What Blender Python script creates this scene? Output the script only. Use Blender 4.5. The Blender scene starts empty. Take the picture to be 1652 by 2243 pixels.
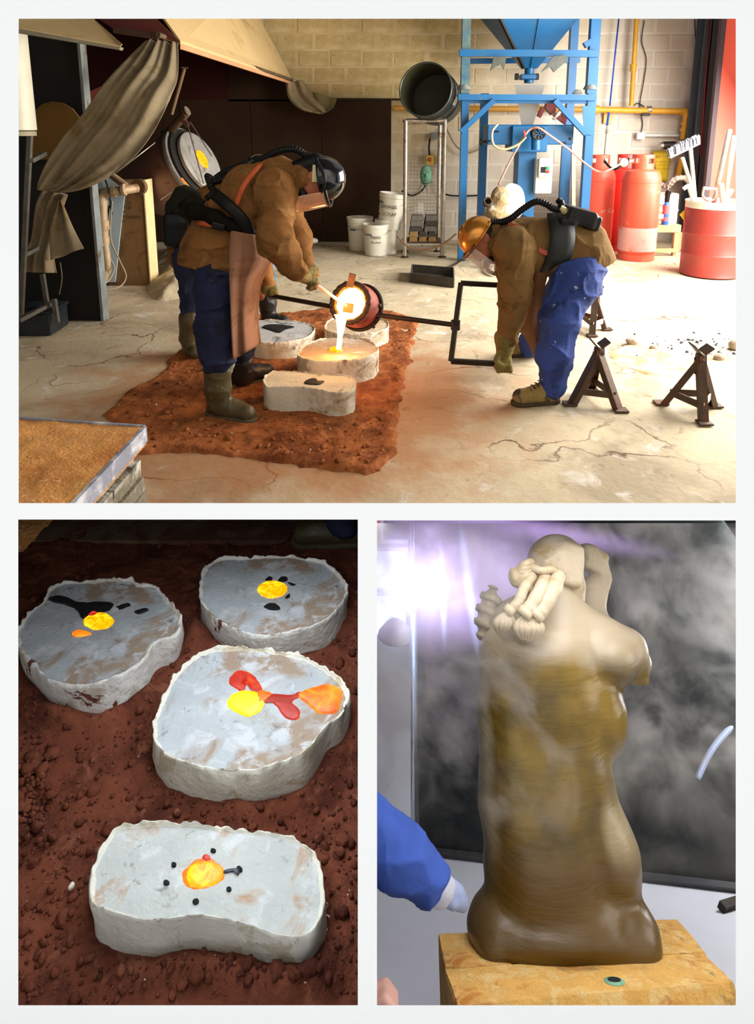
import bpy, bmesh, math, random
import numpy as np
from mathutils import Vector, Matrix
from math import sin, cos, tan, pi, radians, atan2, sqrt, atan

# ---------------------------------------------------------------- camera, world, lights
SC = bpy.context.scene
COL = SC.collection
F, CX, CY, CAMZ, PITCH = 1500.0, 826.0, 600.0, 1.6, radians(12)
cam_d = bpy.data.cameras.new('camera')
cam = bpy.data.objects.new('camera', cam_d); COL.objects.link(cam)
cam.location = (0, 0, CAMZ); cam.rotation_euler = (pi/2 - PITCH, 0, 0)
cam_d.sensor_fit = 'HORIZONTAL'; cam_d.sensor_width = 36.0
cam_d.lens = 36.0*F/1652.0; cam_d.shift_y = -(1121.5-CY)/1652.0
cam_d.clip_start = 0.05; cam_d.clip_end = 100
SC.camera = cam
world = bpy.data.worlds.new('overcast'); SC.world = world; world.use_nodes = True
world.node_tree.nodes['Background'].inputs[0].default_value = (0.985, 1.0, 0.99, 1)
world.node_tree.nodes['Background'].inputs[1].default_value = 1.12
SC.view_settings.view_transform = 'Standard'; SC.view_settings.look = 'None'
SC.view_settings.gamma = 1; SC.view_settings.exposure = 0; SC.view_settings.use_curve_mapping = False
SC.cycles.max_bounces = 8; SC.cycles.diffuse_bounces = 3; SC.cycles.glossy_bounces = 3
SC.cycles.transmission_bounces = 6; SC.cycles.volume_bounces = 1; SC.cycles.transparent_max_bounces = 12
SC.cycles.use_denoising = True
SC.cycles.volume_step_rate = 1.0; SC.cycles.volume_max_steps = 128

CAM = Vector((0, 0, CAMZ)); AX = Vector((0, cos(PITCH), -sin(PITCH)))
UP = Vector((0, sin(PITCH), cos(PITCH))); RT = Vector((1, 0, 0))
def ray(px, py): return AX + RT*((px-CX)/F) + UP*((CY-py)/F)      # direction with unit depth along the axis
def D(px, py, d): return CAM + ray(px, py)*d                        # point at axis depth d
def P(px, py, Y):                                                   # point with world y = Y
    r = ray(px, py); return CAM + r*(Y/r.y)
def G(px, py, z=0.0):                                               # point on the level z
    r = ray(px, py); return CAM + r*((z-CAMZ)/r.z)
def Yg(py, z=0.0): return G(CX, py, z).y
def M(px, Y, z=None): return px*(Y*1.0)/F                           # pixels -> metres, roughly
# frame of the compartment behind the lower right opening
SN = RT.copy(); _a = atan((1350-600)/1500.0)
SF = (AX*cos(_a) - UP*sin(_a)).normalized(); SU = (UP*cos(_a) + AX*sin(_a)).normalized()
def S(x, y, z): return CAM + SN*x + SF*y + SU*z
def SP(px, py, y):                                                  # pixel -> local coords at local depth y
    r = ray(px, py); t = y/r.dot(SF); v = r*t
    return (v.dot(SN), y, v.dot(SU))
def SG(px, py, z):
    r = ray(px, py); t = z/r.dot(SU); v = r*t
    return (v.dot(SN), v.dot(SF), z)

def area(name, loc, target, sx, sy, energy, color=(1, 1, 1)):
    l = bpy.data.lights.new(name, 'AREA'); l.shape = 'RECTANGLE'; l.size = sx; l.size_y = sy
    l.energy = energy; l.color = color
    o = bpy.data.objects.new(name, l); COL.objects.link(o); o.location = loc
    o.rotation_euler = (Vector(target)-Vector(loc)).to_track_quat('-Z', 'Y').to_euler()
    return o
def point(name, loc, energy, color, r=0.05):
    l = bpy.data.lights.new(name, 'POINT'); l.energy = energy; l.color = color; l.shadow_soft_size = r
    o = bpy.data.objects.new(name, l); COL.objects.link(o); o.location = loc; return o
# daylight through the big side door of the foundry, an added overhead fill, and unseen lamps added for the compartments
area('daylight_door', (4.38, 5.9, 1.8), (2.0, 6.1, .1), 4.0, 2.7, 760, (1.0, 0.96, 0.88))
area('fill_overhead', (1.6, 6.4, 3.9), (1.0, 6.8, 0), 4.0, 4.0, 24, (1.0, 0.92, 0.74))
area('daylight_near', (-0.3, 1.9, 2.8), (-0.6, 6.5, 0.6), 3.0, 1.2, 9, (1.0, 0.93, 0.8))
_dn = RT.cross((D(826, 1120, 1)-CAM)).normalized(); _dn = -_dn if _dn.z > 0 else _dn
area('fill_casting_bay', D(560, 1123, 1.58)+_dn*.02, D(560, 1123, 1.58)+_dn, .6, 1.0, 9.5, (.88, .93, 1.0))
area('fill_wax_bay', D(1240, 1123, 1.38)+_dn*.02, D(1240, 1123, 1.38)+_dn, .55, .55, 5, (1.0, .96, .96))
area('fill_wax_bay_side', S(1.25, 1.6, -.1), S(.25, 1.9, -.35), .5, .5, 4, (1.0, .93, .85))
area('fill_wax_bay_rear', S(1.42, 2.75, .0), S(-.6, 2.6, -.8), .6, .6, 42, (.95, .96, 1.0))

# ---------------------------------------------------------------- noise
_rs = np.random.RandomState(7)
_T = _rs.rand(64, 64, 64).astype(np.float32)
def vnoise(x, y, z):
    x = np.asarray(x, dtype=np.float64); y = np.asarray(y, dtype=np.float64); z = np.asarray(z, dtype=np.float64)
    xi, yi, zi = np.floor(x).astype(int), np.floor(y).astype(int), np.floor(z).astype(int)
    fx, fy, fz = x-xi, y-yi, z-zi
    fx, fy, fz = fx*fx*(3-2*fx), fy*fy*(3-2*fy), fz*fz*(3-2*fz)
    a = 0
    for i in (0, 1):
        for j in (0, 1):
            for k in (0, 1):
                a = a + _T[(xi+i) & 63, (yi+j) & 63, (zi+k) & 63]*(fx if i else 1-fx)*(fy if j else 1-fy)*(fz if k else 1-fz)
    return a*2-1
def fbm(x, y, z, o=4, rough=.5):
    a, amp, t = 0, 1.0, 0
    for i in range(o):
        a = a + amp*vnoise(x*2**i+i*7.3, y*2**i+i*3.1, z*2**i); t += amp; amp *= rough
    return a/t

# ---------------------------------------------------------------- materials
_mc = {}
def mat(name, col, rough=.7, metal=0., var=.12, vs=6., bump=.15, bs=40., col2=None, thr=None, ts=5., emit=None, es=0.,
        trans=0., alpha=1., spec=.5, coat=0., detail=6, mid=None, sss=0., soft=.06):
    """var: value variation; col2 with thr: patches of a second colour."""
    if name in _mc: return _mc[name]
    m = bpy.data.materials.new(name); m.use_nodes = True; nt = m.node_tree; N = nt.nodes; L = nt.links
    b = N['Principled BSDF']; tc = N.new('ShaderNodeTexCoord')
    def noise(s, d=detail, r=.6, dist=0.):
        n = N.new('ShaderNodeTexNoise'); n.inputs['Scale'].default_value = s; n.inputs['Detail'].default_value = d
        n.inputs['Roughness'].default_value = r; n.inputs['Distortion'].default_value = dist
        L.new(tc.outputs['Object'], n.inputs['Vector']); return n
    c = N.new('ShaderNodeMix'); c.data_type = 'RGBA'; c.blend_type = 'MIX'
    n1 = noise(vs)
    lo = tuple(max(0, x*(1-var)) for x in col); hi = tuple(min(1, x*(1+var)) for x in col)
    c.inputs['A'].default_value = (*lo, 1); c.inputs['B'].default_value = (*hi, 1)
    rm = N.new('ShaderNodeMapRange'); rm.inputs['From Min'].default_value = .3; rm.inputs['From Max'].default_value = .7
    L.new(n1.outputs['Fac'], rm.inputs['Value']); L.new(rm.outputs['Result'], c.inputs['Factor'])
    out = c.outputs['Result']
    for cc, th, s in ([(col2, thr, ts)] if col2 and not isinstance(col2, list) else (col2 or [])):
        n2 = noise(s, 8, .65, .6); r2 = N.new('ShaderNodeMapRange')
        r2.inputs['From Min'].default_value = th-soft; r2.inputs['From Max'].default_value = th+soft
        L.new(n2.outputs['Fac'], r2.inputs['Value'])
        c2 = N.new('ShaderNodeMix'); c2.data_type = 'RGBA'; c2.inputs['B'].default_value = (*cc, 1)
        L.new(r2.outputs['Result'], c2.inputs['Factor']); L.new(out, c2.inputs['A']); out = c2.outputs['Result']
    L.new(out, b.inputs['Base Color'])
    if bump:
        n3 = noise(bs, 4); bp = N.new('ShaderNodeBump'); bp.inputs['Strength'].default_value = bump
        bp.inputs['Distance'].default_value = .01; L.new(n3.outputs['Fac'], bp.inputs['Height']); L.new(bp.outputs['Normal'], b.inputs['Normal'])
    b.inputs['Roughness'].default_value = rough; b.inputs['Metallic'].default_value = metal
    b.inputs['Specular IOR Level'].default_value = spec
    if coat: b.inputs['Coat Weight'].default_value = coat
    if trans: b.inputs['Transmission Weight'].default_value = trans
    if alpha < 1: b.inputs['Alpha'].default_value = alpha
    if sss: b.inputs['Subsurface Weight'].default_value = sss; b.inputs['Subsurface Radius'].default_value = (.03, .015, .005)
    if emit: b.inputs['Emission Color'].default_value = (*emit, 1); b.inputs['Emission Strength'].default_value = es
    m['_out'] = ''
    _mc[name] = m; return m
def srgb(r, g, b): 
    f = lambda c: ((c/255.)/12.92 if c/255. <= .04045 else (((c/255.)+.055)/1.055)**2.4)
    return (f(r), f(g), f(b))

# ---------------------------------------------------------------- mesh building
_org = {}
def org(o): return _org.get(o.name, Vector((0, 0, 0))) if o else Vector((0, 0, 0))
def link(name, verts, faces, m, parent=None, smooth=False, at=None, fm=None):
    """verts are world coordinates; the object's origin goes to AT (or the parent's origin)."""
    V = np.asarray([tuple(v) for v in verts] if not isinstance(verts, np.ndarray) else verts, dtype=np.float64)
    o_ = Vector(at) if at is not None else (org(parent) if parent else Vector((V[:, 0].mean(), V[:, 1].mean(), V[:, 2].min())))
    me = bpy.data.meshes.new(name)
    me.from_pydata((V-np.array(o_)).tolist(), [], faces if isinstance(faces, list) else faces.tolist())
    for mm in (m if isinstance(m, (list, tuple)) else [m]): me.materials.append(mm)
    if fm is not None: me.polygons.foreach_set('material_index', fm)
    if smooth is True: me.polygons.foreach_set('use_smooth', [True]*len(me.polygons))
    me.update()
    o = bpy.data.objects.new(name, me); COL.objects.link(o)
    _org[o.name] = o_
    if parent: o.parent = parent; o.location = o_-org(parent)
    else: o.location = o_
    if smooth == 'auto':
        me.polygons.foreach_set('use_smooth', [True]*len(me.polygons)); me.set_sharp_from_angle(angle=radians(40))
    return o
def tag(o, label, cat, group=None, kind=None):
    o['label'] = label; o['category'] = cat
    if group: o['group'] = group
    if kind: o['kind'] = kind
    return o
def thing(name, label, cat, loc, group=None):
    o = bpy.data.objects.new(name, None); COL.objects.link(o); o.location = loc; o.empty_display_size = .1
    _org[o.name] = Vector(loc); return tag(o, label, cat, group)
def struct(o): o['kind'] = 'structure'; return o
def perp(d):
    d = d.normalized(); a = Vector((0, 0, 1)) if abs(d.z) < .9 else Vector((1, 0, 0))
    u = d.cross(a).normalized(); return u, u.cross(d).normalized()
class MB:
    def __init__(s): s.v = []; s.f = []; s.m = []; s.cur = 0
    def add(s, vs, fs):
        n = len(s.v); s.v += [tuple(v) for v in vs]; s.f += [tuple(i+n for i in f) for f in fs]; s.m += [s.cur]*len(fs); return s
    def hexa(s, p):      # 8 points: bottom ring 0-3, top ring 4-7
        return s.add(p, [(3, 2, 1, 0), (4, 5, 6, 7), (0, 1, 5, 4), (1, 2, 6, 5), (2, 3, 7, 6), (3, 0, 4, 7)])
    def box(s, a, b):
        x0, y0, z0 = a; x1, y1, z1 = b
        return s.hexa([(x0, y0, z0), (x1, y0, z0), (x1, y1, z0), (x0, y1, z0), (x0, y0, z1), (x1, y0, z1), (x1, y1, z1), (x0, y1, z1)])
    def obox(s, c, h, R=None, bev=0):
        R = R or Matrix.Identity(3); c = Vector(c)
        if bev:
            pts = []; h = Vector(h); lay = [(-h.z, bev), (-h.z+bev, 0), (h.z-bev, 0), (h.z, bev)]
            for z, q in lay:
                X, Y = h.x-q, h.y-q; k = bev*.6
                ring = [(-X+k, -Y), (X-k, -Y), (X, -Y+k), (X, Y-k), (X-k, Y), (-X+k, Y), (-X, Y-k), (-X, -Y+k)]
                pts += [c+R@Vector((a, b, z)) for a, b in ring]
            fs = [tuple(range(7, -1, -1)), tuple(range(24, 32))]
            for l in range(3):
                for i in range(8): fs.append((l*8+i, l*8+(i+1) % 8, l*8+8+(i+1) % 8, l*8+8+i))
            return s.add(pts, fs)
        q = [(-1, -1, -1), (1, -1, -1), (1, 1, -1), (-1, 1, -1), (-1, -1, 1), (1, -1, 1), (1, 1, 1), (-1, 1, 1)]
        return s.hexa([c+R@Vector((a*h[0], b*h[1], d*h[2])) for a, b, d in q])
    def bar(s, a, b, w, t, up=None, ch=0.):   # rectangular bar between two points; w along side, t along up
        a, b = Vector(a), Vector(b); d = (b-a).normalized()
        if up is None: u, v = perp(d)
        else: v = (Vector(up)-d*Vector(up).dot(d)).normalized(); u = d.cross(v)
        sg = [(-1, -1), (1, -1), (1, 1), (-1, 1)]
        return s.hexa([a+u*(x*w/2)+v*(y*t/2) for x, y in sg]+[b+u*(x*w/2)+v*(y*t/2) for x, y in sg])
    def tube(s, path, r, n=12, cap=True, sq=1., closed=False):
        path = [Vector(p) for p in path]; R = r if isinstance(r, (list, tuple)) else [r]*len(path)
        base = len(s.v); vs = []; fs = []; K = len(path); u = None
        for i, p in enumerate(path):
            if closed: d = path[(i+1) % K]-path[i-1]
            else: d = path[min(i+1, K-1)]-path[max(i-1, 0)]
            if d.length < 1e-9: d = Vector((0, 0, 1))
            d.normalize()
            if u is None: u, _ = perp(d)
            else: u = (u-d*u.dot(d)).normalized()
            w = d.cross(u)
            vs += [p+(u*cos(2*pi*j/n)+w*(sin(2*pi*j/n)*sq))*R[i] for j in range(n)]
        for i in range(K if closed else K-1):
            j2 = (i+1) % K
            for j in range(n): fs.append((i*n+j, i*n+(j+1) % n, j2*n+(j+1) % n, j2*n+j))
        if cap and not closed: fs += [tuple(range(n-1, -1, -1)), tuple(range((K-1)*n, K*n))]
        return s.add(vs, fs)
    def lathe(s, prof, o=(0, 0, 0), R=None, n=24, arc=None, cap=True):   # prof [(r,z)]
        R = R or Matrix.Identity(3); o = Vector(o); vs = []; fs = []
        for r, z in prof: vs += [o+R@Vector((r*cos(2*pi*j/n), r*sin(2*pi*j/n), z)) for j in range(n)]
        for i in range(len(prof)-1):
            for j in range(n): fs.append((i*n+j, i*n+(j+1) % n, (i+1)*n+(j+1) % n, (i+1)*n+j))
        if cap:
            if prof[0][0] > 1e-4: fs.append(tuple(range(n-1, -1, -1)))
            if prof[-1][0] > 1e-4: fs.append(tuple(range((len(prof)-1)*n, len(prof)*n)))
        return s.add(vs, fs)
    def prism(s, pts, d):   # polygon of world points extruded by vector d
        n = len(pts); pts = [Vector(p) for p in pts]; d = Vector(d)
        return s.add(pts+[p+d for p in pts], [tuple(range(n-1, -1, -1)), tuple(range(n, 2*n))]+[(i, (i+1) % n, n+(i+1) % n, n+i) for i in range(n)])
    def grid(s, rows, thick=None, closed=False):   # rows of equal length point lists
        h, w = len(rows), len(rows[0]); vs = [p for r in rows for p in r]
        fs = [(i*w+j, i*w+(j+1) % w, (i+1)*w+(j+1) % w, (i+1)*w+j) for i in range(h-1) for j in range(w if closed else w-1)]
        return s.add(vs, fs)
    def build(s, name, m, parent=None, smooth='auto', at=None):
        return link(name, s.v, s.f, m, parent, smooth, at, fm=s.m if isinstance(m, (list, tuple)) else None)
def sheet(name, rows, th, m, parent=None, at=None):
    o = MB().grid(rows).build(name, m, parent, True, at)
    md = o.modifiers.new('thickness', 'SOLIDIFY'); md.thickness = th; md.offset = 0; return o
def spline(pts, n=8, closed=False):
    pts = [Vector(p) for p in pts]; out = []; K = len(pts)
    g = (lambda i: pts[i % K]) if closed else (lambda i: pts[max(0, min(K-1, i))])
    for i in range(K if closed else K-1):
        a, b, c, d = g(i-1), g(i), g(i+1), g(i+2)
        for k in range(n):
            t = k/n; out.append(.5*((2*b)+(c-a)*t+(2*a-5*b+4*c-d)*t*t+(3*b-a-3*c+d)*t**3))
    if not closed: out.append(pts[-1])
    return out
def lerpn(vals, n):
    out = []
    for i in range(len(vals)-1):
        out += [vals[i]+(vals[i+1]-vals[i])*k/n for k in range(n)]
    return out+[vals[-1]]
def hose(mb, pts, r, n=6, pitch=.012, ridge=.12, seg=12):   # corrugated hose
    p = spline(pts, 24); L = 0; P2 = [p[0]]; R = [r]
    for i in range(1, len(p)):
        d = (p[i]-p[i-1]).length; q = max(1, int(d/(pitch/3)))
        for k in range(1, q+1):
            P2.append(p[i-1].lerp(p[i], k/q)); L += d/q; R.append(r*(1+ridge*sin(2*pi*L/pitch)))
    return mb.tube(P2, R, seg)
def text_mesh(s, size):
    c = bpy.data.curves.new('t', 'FONT'); c.body = s; c.size = size; c.align_x = 'CENTER'; c.align_y = 'CENTER'; c.resolution_u = 2
    o = bpy.data.objects.new('t', c); COL.objects.link(o)
    me = o.to_mesh(); V = [tuple(v.co) for v in me.vertices]; Fa = [tuple(p.vertices) for p in me.polygons]
    o.to_mesh_clear(); bpy.data.objects.remove(o); bpy.data.curves.remove(c); return V, Fa
def text_on(name, s, size, center, right, up, m, parent, off=.002, cylr=None, sx=1.):
    V, Fa = text_mesh(s, size); right = Vector(right).normalized(); up = Vector(up).normalized(); nrm = right.cross(up)
    out = []
    for x, y, _ in V:
        x *= sx
        if cylr: a = x/cylr; out.append(Vector(center)+right*(cylr*sin(a))+nrm*(cylr*cos(a)-cylr+off)+up*y)
        else: out.append(Vector(center)+right*x+up*y+nrm*off)
    return link(name, out, Fa, m, parent)
_pn = RT + AX*(14/1500.)
def right_of_partition(x, y, z): return -((x-CAM.x)*_pn.x+(y-CAM.y)*_pn.y+(z-CAM.z)*_pn.z)
def clip_top(o):      # keep only what lies under the lining (for tall pieces of the lower compartment)
    bm = bmesh.new(); bm.from_mesh(o.data); a_ = (D(0, 1124, 1)-CAM).normalized(); n = RT.cross(a_).normalized(); n = n if n.z > 0 else -n
    og = org(o.parent)+o.location if o.parent else o.location
    r = bmesh.ops.bisect_plane(bm, geom=bm.verts[:]+bm.edges[:]+bm.faces[:], plane_co=CAM-Vector(og), plane_no=n, clear_outer=True)
    ed = [e for e in r['geom_cut'] if isinstance(e, bmesh.types.BMEdge)]
    if ed:
        try: bmesh.ops.holes_fill(bm, edges=ed)
        except Exception: pass
    bm.to_mesh(o.data); bm.free(); return o
def clip_divider(root):   # cut whatever of a thing would pass below the lining under the foundry view
    for o in root.children:
        me = o.data; bm = bmesh.new(); bm.from_mesh(me); n = UP.copy(); a_ = (D(0, 1116, 1)-CAM).normalized(); n = RT.cross(a_).normalized(); n = n if n.z > 0 else -n
        g = bm.verts[:]+bm.edges[:]+bm.faces[:]
        r = bmesh.ops.bisect_plane(bm, geom=g, plane_co=CAM-org(root), plane_no=n, clear_inner=True)
        ed = [e for e in r['geom_cut'] if isinstance(e, bmesh.types.BMEdge)]
        if ed and len(bm.faces) < 100:
            try: bmesh.ops.holes_fill(bm, edges=ed)
            except Exception: pass
        bm.to_mesh(me); bm.free()
        if not me.polygons: bpy.data.objects.remove(o)
def copy_tree(o, parent=None, delta=None):
    c = o.copy(); COL.objects.link(c); c.parent = parent; _org[c.name] = org(o)
    for ch in o.children: copy_tree(ch, c)
    return c

# ---------------------------------------------------------------- implicit surfaces (one continuous skin)
def cap_(a, b, ra, rb=None, sq=None): return ('c', np.array(a, float), np.array(b, float), ra, ra if rb is None else rb, sq)
def ell(c, r, R=None): return ('e', np.array(c, float), np.array(r, float), None if R is None else np.array(R, float))
def bx_(c, h, R=None, rnd=.01): return ('b', np.array(c, float), np.array(h, float), None if R is None else np.array(R, float), rnd)
def chain(pts, rs): return [cap_(pts[i], pts[i+1], rs[i], rs[i+1]) for i in range(len(pts)-1)]
def sdf(prims, res, k=.03, disp=None, cut=None):
    lo = np.full(3, 1e9); hi = np.full(3, -1e9); bb = []
    for p in prims:
        if p[0] == 'c': r = max(p[3], p[4]); l = np.minimum(p[1], p[2])-r; h = np.maximum(p[1], p[2])+r
        elif p[0] == 'e': r = p[2].max(); l = p[1]-r; h = p[1]+r
        else: r = np.linalg.norm(p[2]); l = p[1]-r; h = p[1]+r
        bb.append((l, h)); lo = np.minimum(lo, l); hi = np.maximum(hi, h)
    lo -= 4*res; hi += 4*res; n = np.ceil((hi-lo)/res).astype(int)+1
    f = np.full(n, 9., np.float32); ax = [lo[i]+res*np.arange(n[i]) for i in range(3)]
    for p, (l, h) in zip(prims, bb):
        m = k+2.5*res
        i0 = np.maximum(0, np.floor((l-m-lo)/res).astype(int)); i1 = np.minimum(n, np.ceil((h+m-lo)/res).astype(int)+1)
        X, Y, Z = np.meshgrid(*[ax[i][i0[i]:i1[i]] for i in range(3)], indexing='ij')
        Q = np.stack([X, Y, Z], -1)
        if p[0] == 'c':
            ab = p[2]-p[1]; t = np.clip(((Q-p[1])@ab)/max(1e-12, ab@ab), 0, 1)
            d = np.linalg.norm(Q-p[1]-t[..., None]*ab, axis=-1)-(p[3]+(p[4]-p[3])*t)
        elif p[0] == 'e':
            v = Q-p[1]
            if p[3] is not None: v = v@p[3]
            k0 = np.linalg.norm(v/p[2], axis=-1); k1 = np.linalg.norm(v/(p[2]**2), axis=-1)
            d = k0*(k0-1)/np.maximum(k1, 1e-9)
        else:
            v = Q-p[1]
            if p[3] is not None: v = v@p[3]
            q = np.abs(v)-p[2]+p[4]
            d = np.linalg.norm(np.maximum(q, 0), axis=-1)+np.minimum(q.max(-1), 0)-p[4]
        s = (slice(i0[0], i1[0]), slice(i0[1], i1[1]), slice(i0[2], i1[2])); a = f[s]
        hh = np.maximum(k-np.abs(a-d), 0)/k
        f[s] = np.minimum(a, d)-hh*hh*k*.25
    if disp is not None or cut is not None:
        act = np.abs(f) < 6*res
        ii = np.nonzero(act); X = ax[0][ii[0]]; Y = ax[1][ii[1]]; Z = ax[2][ii[2]]
        if disp is not None: f[ii] -= disp(X, Y, Z)
    if cut is not None:
        X, Y, Z = np.meshgrid(*ax, indexing='ij'); f = np.maximum(f, cut(X, Y, Z))
    return surfnet(f, lo, res)
def surfnet(f, lo, res):
    ins = f < 0
    c = np.zeros(tuple(np.array(f.shape)-1), np.int8)
    for i in (0, 1):
        for j in (0, 1):
            for k in (0, 1): c += ins[i:ins.shape[0]-1+i, j:ins.shape[1]-1+j, k:ins.shape[2]-1+k]
    act = np.nonzero((c > 0) & (c < 8)); A = np.stack(act, 1)
    idx = np.full(c.shape, -1, np.int64); idx[act] = np.arange(len(A))
    S_ = np.zeros((len(A), 3)); W = np.zeros(len(A))
    cs = [(i, j, k) for i in (0, 1) for j in (0, 1) for k in (0, 1)]
    for a in cs:
        for b in cs:
            if sum(abs(a[q]-b[q]) for q in range(3)) == 1 and a < b:
                fa = f[A[:, 0]+a[0], A[:, 1]+a[1], A[:, 2]+a[2]]; fb = f[A[:, 0]+b[0], A[:, 1]+b[1], A[:, 2]+b[2]]
                m = (fa < 0) != (fb < 0); t = np.where(m, fa/np.where(np.abs(fa-fb) < 1e-12, 1, fa-fb), 0)
                S_ += np.where(m[:, None], np.array(a)+t[:, None]*(np.array(b)-np.array(a)), 0); W += m
    V = lo+res*(A+S_/W[:, None])
    Q = []
    for axis in range(3):
        o = [q for q in range(3) if q != axis]
        sl0 = [slice(None)]*3; sl1 = [slice(None)]*3; sl0[axis] = slice(0, -1); sl1[axis] = slice(1, None)
        a, b = ins[tuple(sl0)], ins[tuple(sl1)]
        E = np.stack(np.nonzero(a != b), 1)
        E = E[(E[:, o[0]] > 0) & (E[:, o[1]] > 0) & (E[:, o[0]] < c.shape[o[0]]) & (E[:, o[1]] < c.shape[o[1]])]
        def at(d0, d1):
            q = E.copy(); q[:, o[0]] -= d0; q[:, o[1]] -= d1; return idx[q[:, 0], q[:, 1], q[:, 2]]
        q = np.stack([at(1, 1), at(0, 1), at(0, 0), at(1, 0)], 1)
        flip = a[E[:, 0], E[:, 1], E[:, 2]]
        if axis == 1: flip = ~flip
        q[~flip] = q[~flip][:, ::-1]; Q.append(q)
    Q = np.concatenate(Q); Q = Q[(Q >= 0).all(1)]
    return V, Q
def skin(name, prims, res, m, parent=None, k=.03, disp=None, cut=None, at=None, fm=None):
    V, Q = sdf(prims, res, k, disp, cut)
    idx = None
    if fm is not None:
        C = V[Q].mean(1); idx = fm(C[:, 0], C[:, 1], C[:, 2]).astype(int)
    return link(name, V, Q, m, parent, True, at, fm=idx)

# ---------------------------------------------------------------- materials used in several places
white_page = mat('white_mat_board', (.885, .885, .885), .9, var=0, bump=0, spec=0)
steel_dark = mat('dark_steel', srgb(52, 44, 36), .5, .6, .25, 12, .2, 60)
rust = mat('rusty_steel', srgb(92, 62, 44), .7, .3, .3, 18, .3, 60, srgb(60, 50, 42), .52, 9)
blue_paint = mat('blue_paint', srgb(10, 92, 146), .42, 0, .12, 4, .05, 80, srgb(50, 98, 116), .66, 5)
galv = mat('galvanised_tube', srgb(176, 168, 156), .35, .75, .2, 14, .08, 80, srgb(120, 80, 60), .62, 12)
yellow_pipe = mat('yellow_ochre_paint', srgb(214, 158, 42), .45, 0, .12, 9, .08, 60)
black_rubber = mat('black_rubber', srgb(17, 17, 16), .5, 0, .2, 20, .05, 60, spec=.25)
black_plastic = mat('black_plastic', srgb(14, 14, 15), .4, 0, .2, 9, .03, 60, spec=.3)
leather = mat('brown_leather', srgb(122, 82, 46), .9, 0, .16, 10, .3, 90, srgb(92, 62, 36), .56, 7, spec=.2)
glow = None
# ================================================================ shell: white board with three openings
def board():
    mb = MB(); t = .014; d = 1.0; mb.cur = 0
    ops = [(41, 41, 1612, 1102), (40, 1138, 784, 2202), (826, 1140, 1612, 2202)]
    xs0 = [-9000, 41, 784, 826, 1612, 10500]
    # front face split in rectangles around the openings
    B = [(-7000, -4300, 8600, 41), (-7000, 41, 41, 1102), (1612, 41, 8600, 1102), (-7000, 1102, 8600, 1138),
         (-7000, 1138, 40, 2202), (784, 1138, 826, 2202), (1612, 1138, 8600, 2202), (826, 1138, 1612, 1140), (-7000, 2202, 8600, 3400)]
    for a, b, c, e in B:
        q = [D(a, e, d), D(c, e, d), D(c, b, d), D(a, b, d)]
        mb.add(q, [(0, 1, 2, 3)]); mb.add([D(a, e, d+t), D(c, e, d+t), D(c, b, d+t), D(a, b, d+t)], [(3, 2, 1, 0)])
    for a, b, c, e in ops:      # splayed reveals
        q = [D(a, e, d), D(c, e, d), D(c, b, d), D(a, b, d)]
        mb.add(q+[D(a, e, d+t), D(c, e, d+t), D(c, b, d+t), D(a, b, d+t)], [(0, 1, 5, 4), (1, 2, 6, 5), (2, 3, 7, 6), (3, 0, 4, 7)])
    return struct(mb.build('wall_front', white_page, smooth=False, at=D(826, 3000, 1.0)))
board()
dark_paint = mat('dark_lining', (.05, .045, .04), .9, var=.1, bump=0)
def panel4(name, pts, n, m):
    return struct(MB().prism(pts, n).build(name, m, smooth=False))
# lining between the foundry view above and the two compartments below
panel4('wall_divider', [D(-700, 1119.5, 1.016), D(2400, 1119.5, 1.016), D(2400, 1119.5, 2.93), D(-700, 1119.5, 2.93)], UP*-.012, dark_paint)
panel4('wall_partition', [D(803, 1124, 1.016), D(803, 1124, 2.92), D(803, 2700, 2.92), D(803, 2700, 1.016)], RT*.012, dark_paint)

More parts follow.
